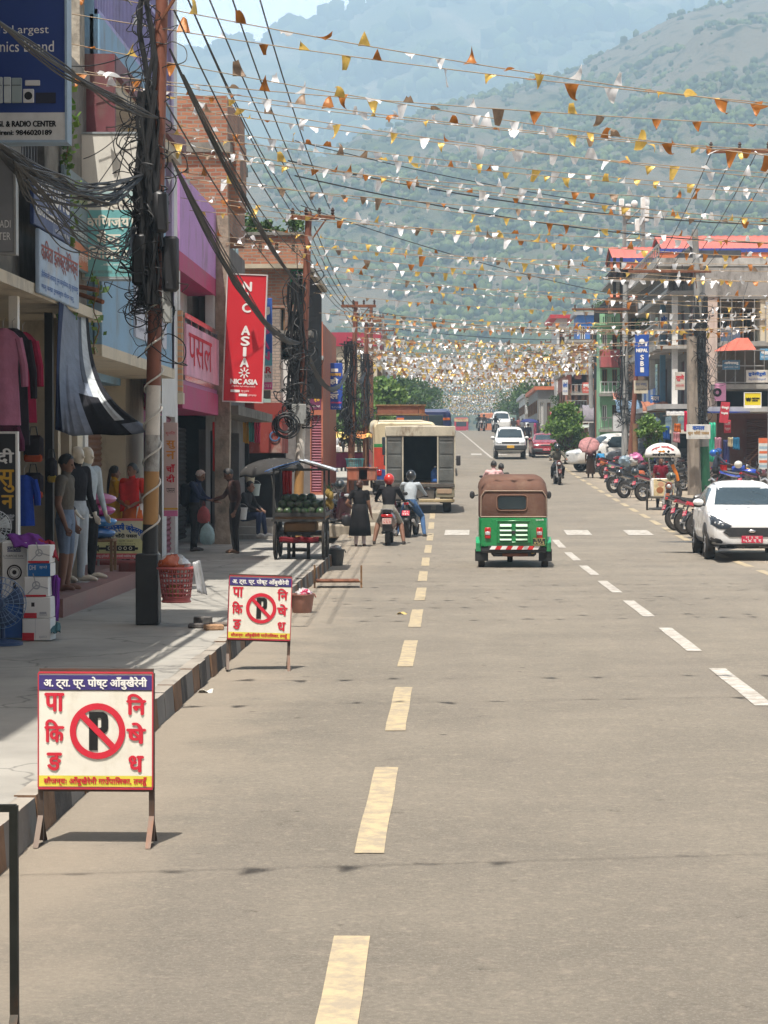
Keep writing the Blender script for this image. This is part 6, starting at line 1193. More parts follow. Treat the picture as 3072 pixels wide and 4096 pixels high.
for i, (x, y0, y1, dd, lab) in enumerate(((135,1740,1848,25.2,'black sports bag with orange base on the top hook'),(133,1890,1995,25.3,'black and red backpack hanging below the sports bag'),(205,1830,1930,26.2,'yellow trimmed bag hanging by the shop post'))):
    z0, z1 = VZ(y1,dd), VZ(y0,dd); t = thing('hanging_bag', lab, 'bag', (UX(x,dd), dd, z0), .2*i, 'bags hanging in the open shop'); b = MB(); hh = z1-z0; b.bbox((-.12+.05*(i==2),-.06,0),(.12-.05*(i==2),.06,hh),.045); b.build('bag_body', clot((.03,.025,.03)), t); b = MB(); b.bbox((-.11+.05*(i==2),-.072,0),(.11-.05*(i==2),-.02,hh*.28),.02); b.build('pocket', clot((.40,.07,.02) if i < 2 else (.42,.28,.05)), t); b = MB(); b.tube([(-.05,0,hh*.95),(-.03,0,hh+.1),(.03,0,hh+.1),(.05,0,hh*.95)], .009); b.build('strap', BLACK, t)
# ---- torn awning cloth tied to the pole
A, B_, C_, D_ = P(238,1178,25.0), P(352,1262,27.6), P(612,1722,23.15), P(222,1718,24.6)
E1 = P(290,1744,24.4); E2 = P(395,1737,24.2)
t = thing('awning_cloth', 'torn grey and black sunshade cloth slung from the shop front to the nearest pole', 'awning', A); b = MB(); nu, nv = 30, 26
def aw_(u, v):
    top = A.lerp(B_, u)+Vector((0,0,-.12*math.sin(math.pi*u)))
    bot = D_.lerp(E1, u/.3) if u < .3 else (E1.lerp(E2, (u-.3)/.25) if u < .55 else E2.lerp(C_, (u-.55)/.45)+Vector((0,0,-.03*math.sin(math.pi*(u-.55)/.45))))
    p = top.lerp(bot, v); sg = math.sin(math.pi*v)
    return p+Vector((-.16*sg*u, -.10*sg+.04*math.sin(u*24+1.5*v)*sg*(1-.6*u)+.015*math.sin(u*60+4*v), -.16*sg*u*u-.05*sg))-A
vs = [aw_(i/nu, j/nv) for j in range(nv+1) for i in range(nu+1)]
for j in range(nv):
    for i in range(nu):
        u, v = (i+.5)/nu, (j+.5)/nv; m = 0
        if u < .12: m = 1
        elif u > .90: m = 2
        elif .74 < u < .90: m = 3
        elif u > .62 and v < .5: m = 4
        if v > .62 and .50 < u < .90 and not (.80 < u < .9 and v < .85): m = 2
        if v > .9 and u > .84: m = 0
        b.f.append((j*(nu+1)+i, j*(nu+1)+i+1, (j+1)*(nu+1)+i+1, (j+1)*(nu+1)+i)); b.m.append(m)
b.v = [tuple(v) for v in vs]; o = b.shell('fabric', [clot((.20,.23,.285)), clot((.03,.045,.10)), clot((.018,.018,.022)), clot((.46,.49,.50)), clot((.10,.115,.14))], t, .006)
for i, (x0, y0, x1, y1, dd) in enumerate(((250,1135,388,1160,27.3),(296,1170,412,1208,27.8))):
    t = thing('bracket_pipe', ('upper rusty pipe bracket jutting from the mossy wall','lower rusty pipe bracket jutting from the mossy wall')[i], 'pipe', P(x0,y0,dd)); b = MB(); b.tube([(0,0,0), P(x1,y1,dd-.3)-P(x0,y0,dd)], .03, 8); b.build('pipe', RUST, t)
# ---- shop boards
def wallsign(name, label, d0, d1, z0, z1, X, m, tilt=0.0, cat='sign', w=.05):
    t = thing(name, label, cat, (X, d0, z0), R(90)); L, h = d1-d0, z1-z0; b = MB(); b.bbox((0,0,0),(L,w,h),.01); b.build('panel', m, t, False); return t, L, h
zb, zt = VZ(1170,23.7), VZ(912,23.7)
t, L, h = wallsign('shop_board', 'peeling pale blue shop board with red lettering over the open shop', 23.6, 26.15, zb, zt, -4.52, mat('peeling_blue_board', (.36,.46,.58), .7, .2, 2, .2, 0, (.50,.47,.42), .7, 3))
text(t, 'किवता इलेक्ट्रोिनक्स', (.1,h*.46,L-.1,h*.86), mat('faded_red_ink',(.30,.07,.06),.7,.3,9), bold=.006); text(t, junk(6), (.1,h*.24,L-.1,h*.38), IB); text(t, junk(5), (.1,h*.06,L-.4,h*.18), IB)
t, L, h = wallsign('shop_board', 'dark blue electronics banner above the peeling board', 23.6, 25.9, zt+.05, zt+.74, -4.58, mat('navy_banner', (.025,.05,.16), .5, .3, 1.2, .1, 0, (.3,.33,.4), .6, 1.2))
text(t, 'SAMSUNG', (.15,h*.50,L-.1,h*.86), IW, bold=.008); text(t, 'Kabita Electronics', (.1,h*.2,L*.7,h*.36), IW, bold=.004); text(t, junk(3), (L*.55,h*.04,L-.1,h*.14), IW)
t, L, h = wallsign('shop_poster', 'faded green and orange poster on the mossy wall beside the bank sign', 26.3, 28.3, VZ(1100,28.3), VZ(735,28.3), -4.72, mat('faded_teal_poster', (.16,.22,.25), .6, .3, 1.5))
strip(t, (.02,.02,L-.02,h*.28), mat('poster_orange',(.50,.17,.08),.6,.2,2)); text(t, junk(2), (.2,h*.62,L-.1,h*.9), mat('poster_lime',(.42,.45,.14),.6)); text(t, junk(3), (.2,h*.32,L-.2,h*.42), IW); text(t, junk(5), (.2,h*.08,L-.2,h*.2), IW)
t, w, h = panel_sign('shop_board', 'grey board of a watch and radio shop half out of frame on the left', -260, 630, 54, 1010, 22.6, mat('grey_board',(.20,.20,.205),.5,.15,2), STEEL, .12)
for i, s in enumerate(('DASEWA GHADI','RADIO CENTER')): text(t, s, (w*.32,h*(.26-.13*i),w*.96,h*(.34-.13*i)), IW)
t, w, h = panel_sign('billboard', 'big blue electronics billboard with white goods at the upper left', -220, -130, 258, 562, 22.3, mat('billboard_blue',(.008,.035,.20),.4,.12,1), mat('pale_blue_frame',(.30,.40,.50),.5), .25)
strip(t, (0,0,w,h*.16), mat('billboard_white',(.60,.60,.58),.5)); strip(t, (0,h*.93,w,h), mat('billboard_white',(.60,.60,.58),.5))
e = w-.07*0; text(t, "World's Largest", (w*.178,h*.605,w*.868,h*.668), IW, y=-.006); text(t, 'Electronics Brand', (w*.146,h*.512,w*.91,h*.576), IW, y=-.006); text(t, 'TECHNO DIGI. & RADIO CENTER', (w*.15,h*.078,w*.925,h*.111), IK, bold=.004, y=-.006); text(t, 'Ambukhaireni: 9846020189', (w*.22,h*.03,w*.89,h*.058), IK, bold=.004, y=-.006)
for i, (x0, x1, z1, c) in enumerate(((.42,.485,.365,(.45,.5,.5)),(.495,.555,.365,(.5,.55,.55)),(.56,.645,.36,(.3,.36,.36)))):
    b = MB(); b.bbox((w*x0,-.03,h*.215),(w*x1,-.004,h*z1),.006); f_ = b.build('fridge_print', ink('fridge_%d'%i, c), t, False); q = MB(); q.box((w*x0+.005,-.034,h*.315),(w*x1-.005,-.031,h*.318)); q.build('door_line', IK, f_, False)
b = MB(); b.bbox((w*.655,-.03,h*.215),(w*.745,-.004,h*.295),.006); f_ = b.build('washer_print', ink('washer',(.6,.6,.6)), t, False); q = MB(); q.ball((w*.70,-.031,h*.255),(w*.034,.004,w*.034),16,6); q.build('drum', IK, f_)
b = MB(); b.bbox((w*.67,-.02,h*.315),(w*.795,-.004,h*.347),.006); b.build('air_conditioner_print', ink('washer',(.6,.6,.6)), t, False); strip(t, (w*.757,h*.213,w*.925,h*.275), ink('screen',(.03,.03,.05)), 'screen_print', -.008)
t, w, h = panel_sign('bank_sign', 'tall white and teal bank sign hung over the pavement before the blue house', 326, 535, 548, 1110, 28.0, mat('bank_white', (.66,.64,.58), .55, .06, 2, .1, 0, (.34,.31,.26), .5, 2), mat('grey_steel_frame',(.3,.34,.36),.5), .3)
strip(t, (w*.06,.01,w*.90,h*.47), mat('bank_teal',(.16,.42,.43),.5,.06,2)); strip(t, (w*.07,h*.52,w*.93,h*.60), mat('bank_teal_pale',(.40,.55,.55),.5,.06,2))
for s, z0, z1, x0, x1 in (('रािष्टय',.475,.57,.10,.85),('वािणज्य',.335,.435,.10,.86),('बैंक',.235,.325,.28,.70),('िलिमटेड',.125,.215,.12,.86)): text(t, s, (w*x0,h*z0,w*x1,h*z1), mat('raised_cream',(.74,.70,.60),.5), bold=.006, y=-.012)
text(t, '...सबैको आफ्नो बैंक', (w*.35,h*.075,w*.84,h*.10), IW, y=-.006); text(t, 'शाखा कार्यालय, आँबुखैरेनी', (w*.12,h*.02,w*.86,h*.055), ink('bank_grey',(.2,.22,.2)), y=-.006)
t, w, h = panel_sign('jewellery_board', 'yellow jewellery board with arched blue lettering and black arrow on the pavement', 372, 2074, 572, 2236, 32.0, mat('board_yellow',(.55,.53,.24),.5,.18,3), None, .03)
strip(t, (0,0,w,h*.14), mat('board_red',(.55,.10,.10),.5)); strip(t, (0,h*.94,w,h), mat('board_red',(.55,.10,.10),.5)); strip(t, (w*.02,h*.5,w*.98,h*.93), mat('board_cream',(.60,.57,.40),.5,.12,3), y=-.0025)
text(t, 'कृष्णलक्ष्मी ज्वेलर्स', (w*.08,h*.56,w*1.0,h*.78), IB, bold=.006, y=-.005, warp=lambda X, Z: (X, Z+h*.14*(1-((X-w*.54)/(w*.46))**2)-h*.03)); text(t, 'सुन चाँदी पसल', (w*.28,h*.50,w*.88,h*.63), IK, bold=.004, y=-.005); text(t, junk(3), (w*.35,h*.42,w*.8,h*.465), IK, y=-.005); text(t, 'मो. ९८४६०२०१८९', (w*.3,h*.355,w*.85,h*.40), IK, y=-.005); text(t, junk(7), (w*.02,h*.03,w*.98,h*.11), IW, y=-.005)
b = MB(); b.add([(w*.02,-.005,h*.26),(w*.12,-.005,h*.17),(w*.12,-.005,h*.23),(w*.9,-.005,h*.23),(w*.9,-.005,h*.29),(w*.12,-.005,h*.29),(w*.12,-.005,h*.35)], [tuple(range(7))]); b.box((w*.26,-.008,h*.20),(w*.84,-.0055,h*.335)); b.build('arrow', IK, t, False); b = MB()
for k in range(5): b.torus((w*(.33+.105*k),-.009,h*.268), h*.035, h*.008, (0,1,0), 12, 4, sq=.2)
b.build('jewel_marks', mat('board_cream',(.60,.57,.40),.5,.12,3), t, False)
b = MB()
for x in (.1,.9): b.box((w*x-.015,.03,.22-t.location.z),(w*x+.015,.05,h*.9))
b.build('leg', STEEL, t, False)
pt = thing('planter_plinth', 'low dark red concrete plinth behind the jewellery board', 'plinth', (UX(475,32.4), 32.5, .215)); b = MB(); b.bbox((-.42,-.1,0),(.42,.35,.26),.03); b.build('block', paint('plinth_red',(.20,.03,.03)), pt)
t, w, h = panel_sign('vertical_board', 'narrow pale vertical board lettered in gold and red beside the green shutter', 655, 1690, 710, 2065, 36.1, mat('pale_pink_board',(.58,.44,.42),.5,.1,2), None, .08)
for s, z, m in (('सु',.72,mat('orange_ink',(.62,.24,.03),.5)),('न',.61,mat('orange_ink',(.62,.24,.03),.5)),('चाँ',.47,IR),('दी',.36,IR)): text(t, s, (w*.2,h*z,w*.8,h*(z+.085)), m, bold=.006, y=-.006)
text(t, 'सुनिता', (w*.15,h*.86,w*.85,h*.91), IR, y=-.006); text(t, 'पसल', (w*.2,h*.25,w*.8,h*.30), IK, y=-.006); strip(t, (0,h*.0,w,h*.06), mat('board_pink',(.60,.16,.34),.5)); strip(t, (0,h*.07,w,h*.09), IY)
# NIC banner and others
t, w, h = panel_sign('bank_banner', 'tall red bank banner with white vertical letters tilted over the pavement', 893, 1097, 1046, 1602, 44.4, mat('banner_red',(.56,.018,.028),.45,.08,1.2,.15), mat('pale_frame',(.55,.5,.48),.5), .10); t.rotation_euler.y = R(2.3)
for i, s in enumerate('NIC ASIA'):
    if s != ' ': z = h*(.945-.0845*i-.01*(i>3)); text(t, s, (w*.41 if s != 'I' else w*.48, z-h*.07, w*.62 if s != 'I' else w*.54, z), IW, bold=.012, y=-.008)
b = MB()
for k in range(8): b.box((-.013,-.009,.035),(.013,-.0075,.115), M=Matrix.Translation((w*.52,0,h*.225)) @ Matrix.Rotation(R(45*k),4,'Y'))
b.build('emblem', IW, t, False); text(t, 'NIC ASIA', (w*.17,h*.135,w*.87,h*.175), IW, bold=.008, y=-.008); text(t, junk(4), (w*.2,h*.11,w*.82,h*.125), IW, y=-.008); strip(t, (w*.18,h*.07,w*.42,h*.09), IW, y=-.006); text(t, junk(2), (w*.45,h*.07,w*.66,h*.09), IW, y=-.008); strip(t, (w*.40,h*.04,w*.62,h*.06), IW, y=-.006); text(t, junk(2), (w*.65,h*.04,w*.86,h*.06), IW, y=-.008)
t, w, h = panel_sign('institute_sign', 'blue and white vertical language institute sign just behind the red banner', 1012, 1192, 1088, 1558, 50.5, mat('sign_blue',(.03,.10,.40),.5,.15,2), None, .08)
strip(t, (0,0,w,h*.26), mat('sign_white',(.68,.66,.66),.5)); strip(t, (0,0,w,h*.08), mat('board_pink',(.60,.06,.24),.5), y=-.003); strip(t, (0,h*.26,w,h*.4), mat('sign_teal',(.10,.35,.45),.5))
for i, s in enumerate('JAPAN'): text(t, s, (w*.4,h*(.81-.122*i),w*.86,h*(.90-.122*i)), mat('pink_ink',(.62,.06,.25),.5) if i else IW, bold=.012, y=-.006)
text(t, 'AR', (w*.3,h*.18,w*.95,h*.245), IR, bold=.01, y=-.006); text(t, 'INSTITUTE', (w*.1,h*.13,w*.95,h*.16), IK, y=-.006); text(t, '९८४६४८२४३', (w*.1,h*.02,w*.95,h*.06), IW, y=-.006)
t, w, h = panel_sign('photo_sign', 'maroon photo shop sign on the orange house', 1240, 1512, 1284, 1640, 70.0, mat('sign_maroon',(.13,.02,.07),.5), None, .06); text(t, 'फोटो', (w*.12,h*.78,w*.88,h*.92), IW, bold=.01, y=-.008); text(t, '१०', (w*.4,h*.25,w*.85,h*.36), IY, bold=.01, y=-.008); text(t, junk(2), (w*.1,h*.08,w*.9,h*.15), IW, y=-.008)
t, w, h = panel_sign('hotel_sign', 'royal blue hotel sign with white vertical letters beyond the orange house', 1300, 1452, 1370, 1638, 76.0, mat('hotel_blue',(.02,.07,.38),.5), None, .08)
for s, z0, z1, m in (('हो',.54,.68,IW),('ट',.37,.47,IW),('ल',.23,.33,IW)): text(t, s, (w*.3,h*z0,w*.75,h*z1), m, bold=.016, y=-.008)
text(t, 'मनकामना', (w*.08,h*.72,w*.92,h*.78), IY, bold=.008, y=-.008); strip(t, (w*.35,h*.81,w*.75,h*.88), IW); text(t, junk(3), (w*.06,h*.12,w*.94,h*.17), ink('hot_pink',(.65,.08,.2)), bold=.006, y=-.008); text(t, 'मो. ९८५६०', (w*.1,h*.03,w*.9,h*.08), IW, y=-.008)
t, w, h = panel_sign('green_plate', 'small dark green name plate on the brick parapet end', 648, 1392, 680, 1515, 38.3, mat('plate_green',(.015,.09,.05),.5), None, .04); text(t, junk(1), (w*.1,h*.4,w*.9,h*.55), IW, y=-.006); text(t, junk(2), (w*.1,h*.2,w*.9,h*.3), IW, y=-.006)
# ---- packed pillows on a small table
tb = thing('goods_table', 'low table carrying packed pillows beside the mannequins', 'table', (UX(388,30.5), 30.5, .43)); b = MB(); b.bbox((-.26,-.2,.42),(.26,.2,.46),.01); b.build('top', WOOD, tb)
for x in (-.23,.23):
    for y in (-.17,.17): b = MB(); b.box((x-.02,y-.02,0),(x+.02,y+.02,.42)); b.build('leg', WOOD, tb, False)
for i, (c, lab) in enumerate((((.03,.12,.32),'lowest blue packed quilt on the goods table'),((.04,.18,.42),'bright blue packed pillow above the lowest quilt'),((.42,.04,.20),'deep pink packed pillow second from the top'),((.48,.14,.28),'flowered pink packed pillow on top of the pile'))):
    t = thing('packed_pillow', lab, 'pillow', (UX(388,30.5)+.02*(i%2), 30.5, .89+.165*i), .1*i, 'packed pillows piled on the table'); b = MB(); b.ball((0,0,.083),(.27,.2,.086),16,8); b.v = [(x*(1+.04*math.sin(20*y)), y, z+.008*math.sin(25*x)) for x, y, z in b.v]; b.build('pillow', mat('wrapped_%d'%i, c, .15, .2, 5, .3, 0, None, 0, 2, .6), t)
# ---- mannequins
def mannequin(label, x, y, dd, top, pants, arm):
    z0 = .43; p = Vector((UX(x,dd), dd, z0)); M_ = mat('mannequin_skin',(.58,.52,.42),.35)
    t = person(label, 1.78, dict(elR=(-.17,.0,.64), wrR=(-.13,-.10,.52), elL=(.15,0,.64), wrL=(.15,-.05,.50), anR=(-.07,.03,.05), toR=(-.09,-.07,.018), toL=(.09,-.11,.018)), top, pants, 2, 'long', 'long', None, M_, .012, 'mannequin', 'mannequins before the open shop')
    t['category'] = 'mannequin'; t.location = p; t.rotation_euler = (0,0,arm)
    for c in t.children: c.material_slots[0].link = 'OBJECT'; c.material_slots[0].material = M_; [setattr(c.material_slots[k], 'link', 'OBJECT') or setattr(c.material_slots[k], 'material', M_) for k in (4,5)]
    b = MB(); b.lathe([(.17,0),(.17,.012),(.02,.016)], (0,.0,.0), 20); b.build('base_plate', STEEL, t); return t
mannequin('mannequin in black jacket and pale grey trousers beside the man in shorts', 305, 2325, 27.6, (.02,.02,.025), (.36,.40,.44), R(60)); mannequin('mannequin in black trousers and pale jacket, right of the other mannequin', 345, 2325, 28.3, (.40,.46,.50), (.018,.018,.02), R(55))
# ---- people on the left
def put(t, p, rz, sc=None): t.location = p; t.rotation_euler = (0,0,R(rz)); return t
put(person('man in grey polo shirt and blue shorts standing in profile before the open shop', 1.66, dict(look=(R(0),R(12)), wrR=(-.145,-.05,.48)), (.13,.115,.095), (.15,.19,.26), 1, 'short', 'short', 'short', mat('sandal',(.05,.035,.025),.7), barefoot=True), ground_at(262,2362,.43), 82)
tw = person('woman in yellow kurta with long black hair facing the woman in red', 1.50, dict(wrR=(-.10,-.14,.56),elR=(-.14,-.02,.63)), (.55,.30,.02), (.30,.02,.06), 1, 'long', 'long', 'long', dress=(.27,.66,.135,.10,(.55,.30,.02))); put(tw, (UX(455,34), 34, .43), 115)
tw = person('woman in red and orange sari with white shawl beside the shop doorway', 1.54, dict(wrR=(-.04,-.12,.58),elR=(-.15,-.03,.63),wrL=(.04,-.12,.56),elL=(.15,-.03,.63), look=(R(-20),0)), (.55,.035,.02), (.5,.10,.02), 1, 'short', 'long', 'bun', dress=(.05,.62,.13,.10,(.52,.11,.02)))
put(tw, (UX(522,33.6), 33.8, .43), -18); b = MB(); b.grid(lambda u, v: (.115+.06*u+.02*math.sin(5*v), -.10+.18*u+.02*math.sin(9*u), 1.28-1.0*v+.04*(1-u)), 6, 14); b.shell('shawl', clot((.62,.58,.55)), tw, .01); b = MB(); b.grid(lambda u, v: (-.16+.34*u, -.118+.02*math.sin(6*u), 1.22-.42*v+.10*u-.03*math.sin(8*v)), 8, 6); b.shell('sari_fold', clot((.60,.03,.03)), tw, .01)
reach = dict(elR=(-.16,-.10,.66), wrR=(-.09,-.25,.62), hnR=(-.06,-.32,.62), elL=(.16,-.09,.66), wrL=(.10,-.24,.60), hnL=(.08,-.30,.60), look=(0,R(24)), nk=(0,-.045,.84), hd=(0,-.075,.912), chs=(0,-.02,.74))
q = ground_at(778,2205,.215); om = put(person('old grey haired man in navy jacket with backpack handing something over', 1.62, reach, (.022,.03,.065), (.03,.026,.028), 1, 'long', 'long', 'short', mat('grey_shoe',(.10,.09,.085),.7), hairm=mat('grey_hair',(.42,.33,.29),.8,.3,30)), q, 82)
bp = thing('backpack', 'black backpack on the back of the old man', 'backpack', q+Vector((-.16,0,.88)), R(82)); b = MB(); b.bbox((-.15,-.07,0),(.15,.10,.46),.06); b.build('pack', clot((.018,.018,.022)), bp); b = MB()
for s in (-1,1): b.tube([(s*.10,-.06,.44),(s*.11,-.14,.50),(s*.11,-.26,.42)], .015)
b.build('strap', clot((.10,.10,.11)), bp)
def carrier(label, p, w, h, col, col2=None):
    t = thing('carrier_bag', label, 'bag', p); b = MB(); b.loft([[(w*k*math.cos(a)*(1+.1*math.sin(4*a)), w*.45*k*math.sin(a), -h+h*z) for a in [2*math.pi*j/12 for j in range(12)]] for z, k in ((0,.55),(.12,.95),(.45,1),(.75,.8),(.92,.4),(1,.12))], True, True); b.build('bag', mat('carrier_%.2f%.2f%.2f'%col, col, .35, .2, 9, .4), t); b = MB(); b.tube([(-.03,0,0),(0,0,.09),(.03,0,0)], .008); b.build('handle', mat('carrier_%.2f%.2f%.2f'%col, col, .35, .2, 9, .4), t); return t
carrier('red plastic bag hanging from the hand of the old man', q+Vector((.20,-.14,.90)), .13, .34, (.42,.07,.07)); carrier('pale blue carrier bag hanging low beside the old man', q+Vector((.27,-.16,.56)), .15, .42, (.36,.50,.52))
rc = dict(reach); rc.update(elL=(.15,.02,.64), wrL=(.15,-.03,.50), hnL=None, look=(0,R(28))); put(person('man in dark brown shirt bending his head over money before the melon cart', 1.66, rc, (.085,.048,.042), (.028,.024,.024), 1, 'long', 'long', 'short', mat('tan_shoe',(.13,.06,.03),.6)), ground_at(940,2214,.215), -72)
sitp = dict(pel=(0,0,.27), wst=(0,-.01,.35), chs=(0,-.04,.47), nk=(0,-.07,.575), hd=(0,-.10,.655), shR=(-.105,-.055,.55), shL=(.105,-.055,.55), elR=(-.14,-.12,.42), elL=(.14,-.12,.42), wrR=(-.08,-.23,.36), wrL=(.08,-.23,.36), hpR=(-.05,-.02,.26), hpL=(.05,-.02,.26), knR=(-.06,-.25,.29), knL=(.06,-.25,.29), anR=(-.06,-.24,.05), anL=(.06,-.29,.05), toR=(-.07,-.33,.02), toL=(.07,-.38,.02))
put(person('person in dark jeans and white shoes sitting on the grey steps', 1.66, sitp, (.03,.028,.03), (.025,.035,.075), 1, 'long', 'long', 'short', mat('white_shoe',(.6,.58,.55),.6)), (UX(985,46)-.1, 46.4, .36), 70)
wk = dict(elL=(.19,.02,.66), wrL=(.10,-.02,.57), hnL=(.06,-.03,.57)); wb_ = person('woman in long black dress standing with hand on hip beside the scooter rider', 1.50, dict(elL=(.20,.04,.65), wrL=(.10,-.03,.56), hnL=(.05,-.04,.55), wrR=(-.17,-.02,.48), look=(R(-30),0)), (.015,.014,.015), (.52,.45,.46), 1, 'short', 'long', 'bun', mat('brown_sandal',(.10,.05,.03),.6), fat=1.16, dress=(.16,.64,.165,.125,(.015,.014,.015)), hairm=mat('brown_hair',(.06,.022,.012),.5,.3,30)); p = ground_at(1440,2185); put(wb_, p, 180); carrier('black handbag hanging at the hip of the woman in black', p+Vector((-.30,-.03,.72)), .10, .26, (.02,.02,.022))
ride = dict(pel=(0,0,.47), wst=(0,-.01,.55), chs=(0,-.045,.68), nk=(0,-.07,.785), hd=(0,-.095,.868), shR=(-.108,-.065,.755), shL=(.108,-.065,.755), elR=(-.18,-.18,.63), elL=(.18,-.18,.63), wrR=(-.19,-.31,.60), wrL=(.19,-.31,.60), hnR=(-.185,-.38,.59), hnL=(.185,-.38,.59), hpR=(-.05,-.02,.46), hpL=(.05,-.02,.46), knR=(-.13,-.23,.40), knL=(.13,-.23,.40), anR=(-.13,-.12,.19), anL=(.13,-.12,.19), toR=(-.14,-.20,.165), toL=(.14,-.20,.165))
stop = dict(ride); stop.update(knR=(-.15,-.16,.30), knL=(.15,-.16,.30), anR=(-.20,-.05,.05), anL=(.20,-.05,.05), toR=(-.21,-.13,.02), toL=(.21,-.13,.02))
def rider(label, bike, p, rz, H, pose, shirt, pants, off=.22, **k):
    bike.location = p; bike.rotation_euler = (bike.rotation_euler[0],0,R(rz)); t = person(label, H, pose, shirt, pants, **k); q = Matrix.Rotation(R(rz),3,'Z') @ Vector((0,off,0)); t.location = Vector(p)+q; t.rotation_euler = (0,0,R(rz)); return t
MARO = (.05,.006,.014)
p = ground_at(1555,2182); rider('rider in black jacket and red helmet stopped on the maroon scooter', scooter('maroon scooter with pale number plate stopped by the woman in black', MARO), p+Vector((0,.55,0)), 178, 1.70, stop, (.017,.016,.018), (.30,.28,.24), .25, sleeves='long', legs='short', helmet=(.50,.03,.02), skin=1)
p = ground_at(1645,2150); bk = motorbike('black motorbike with red lamp standing right of the maroon scooter', (.02,.02,.022), group=None); pl = person; rider('rider in grey plaid shirt and black helmet hunched over the black motorbike', bk, p+Vector((0,.62,0)), 172, 1.70, stop, (.36,.40,.43), (.06,.12,.24), .25, sleeves='long', helmet=(.018,.018,.02), skin=1)
p = ground_at(1352,2132,.0); sc = scooter('dark maroon parked scooter facing us on the kerb corner', (.04,.008,.012)); sc.location = p+Vector((-.05,.6,.02)); sc.rotation_euler = (0,R(5),R(22)); hb_ = thing('helmet', 'black helmet resting on the parked maroon scooter', 'helmet', p+Vector((.02,.55,1.22))); b = MB(); b.ball((0,0,0),(.13,.15,.13),16,10); b.build('shell', carpaint('helmet_black',(.018,.018,.02)), hb_); b = MB(); b.grid(lambda u, v: (.135*math.sin(R(-60+120*u)), -.155*math.cos(R(-60+120*u)), -.06+.1*v), 10, 3); b.shell('visor', glass(), hb_, .006)
# ---- melon cart
def melon_cart():
    t = thing('melon_cart', 'wooden push cart with tarpaulin roof loaded with watermelons on the pavement edge', 'cart', (UX(1196,38.5), 38.5, .215)); bw = mat('black_cart_frame',(.03,.028,.026),.6,.3,6); L = 1.5
    b = MB(); b.bbox((-.47,0,.74),(.47,L,.79),.01); b.build('tray', WOOD, t, False); b = MB()
    for a, c in (((-.48,-.02,.79),(.48,.01,.86)),((-.48,L,.79),(.48,L+.03,.86)),((-.48,0,.79),(-.45,L,.86)),((.45,0,.79),(.48,L,.86)),((-.5,-.03,.70),(.5,.0,.74))): b.box(a, c)
    b.build('tray_rim', bw, t, False)
    for x in (-.46,.46):
        for y in (0.0,L): b = MB(); b.box((x-.018,y-.018,.70),(x+.018,y+.018,1.66)); b.build('post', bw, t, False)
    b = MB(); b.box((-.48,-.02,1.62),(.48,.01,1.66)); b.box((-.48,L,1.62),(.48,L+.03,1.66)); b.tube([(-.46,0,1.64),(0,.0,1.80),(.46,0,1.64)], .014); b.tube([(-.46,L,1.64),(0,L,1.80),(.46,L,1.64)], .014); b.build('roof_frame', bw, t)
    b = MB(); b.grid(lambda u, v: ((-.62+.62*u), -.12+1.75*v, 1.60+.21*u+.02*math.sin(9*v+4*u)), 8, 10, 0); b.grid(lambda u, v: (.64*u, -.12+1.75*v, 1.815-.18*u+.02*math.sin(8*v+3*u)), 8, 10, 1); b.shell('tarpaulin', [mat('blue_tarp',(.07,.20,.52),.4,.2,5,.3), mat('white_tarp',(.52,.56,.60),.4,.2,5,.3)], t, .008)
    for x in (-.44,.44):
        for y in (.18,1.25): wheel(t, (x,y,.36), .36, .05, 'wheel', 10, STEEL)
    b = MB(); b.box((-.42,.15,.44),(.42,1.3,.50)); b.box((-.36,.1,.30),(.36,.14,.36)); b.box((-.24,.3,.0),(-.18,.36,.46)); b.box((.12,.3,.0),(.18,.36,.46)); b.box((-.2,.31,.14),(.14,.35,.20)); b.box((-.20,1.0,.0),(-.14,1.06,.46)); b.build('undercarriage', bw, t, False); b = MB(); b.bbox((-.30,.2,.50),(.30,.9,.68),.03); b.build('cardboard', mat('cardboard',(.30,.18,.09),.8,.2,4), t); b = MB(); b.grid(lambda u, v: (-.36+.72*u, -.012, .42-.10*v+.01*math.sin(14*u)), 12, 3); b.shell('red_cloth', clot((.14,.014,.02)), t, .008)
    return t
ct = melon_cart(); mt = stripes('melon_skin', [(.035,.075,.025),(.018,.035,.014),(.045,.085,.03)], 0, .09, .35)
mm = MB(); mm.ball((0,0,0),(.088,.105,.085),14,10); mesh_m = mm.mesh('watermelon', [mt]); k = 0
for lay, (n, z) in enumerate(((6,.875),(6,1.0),(4,1.115))):
    for r_ in range(3):
        for i in range(n):
            if lay == 2 and r_ == 0 and i > 2: continue
            o = bpy.data.objects.new('watermelon', mesh_m); COL.objects.link(o); o.location = (ct.location.x-.37+.148*i+.05*lay+rnd.uniform(-.012,.012), 38.5+.15+lay*.14+r_*.24, .215+z+rnd.uniform(-.01,.012)); o.rotation_euler = (rnd.uniform(-.6,.6), rnd.uniform(-1,1), rnd.uniform(0,3)); o.scale = (rnd.uniform(.82,1.0),)*3
            tag(o, 'dark green watermelon heaped on the tray of the push cart', 'watermelon', 'watermelons heaped on the push cart')
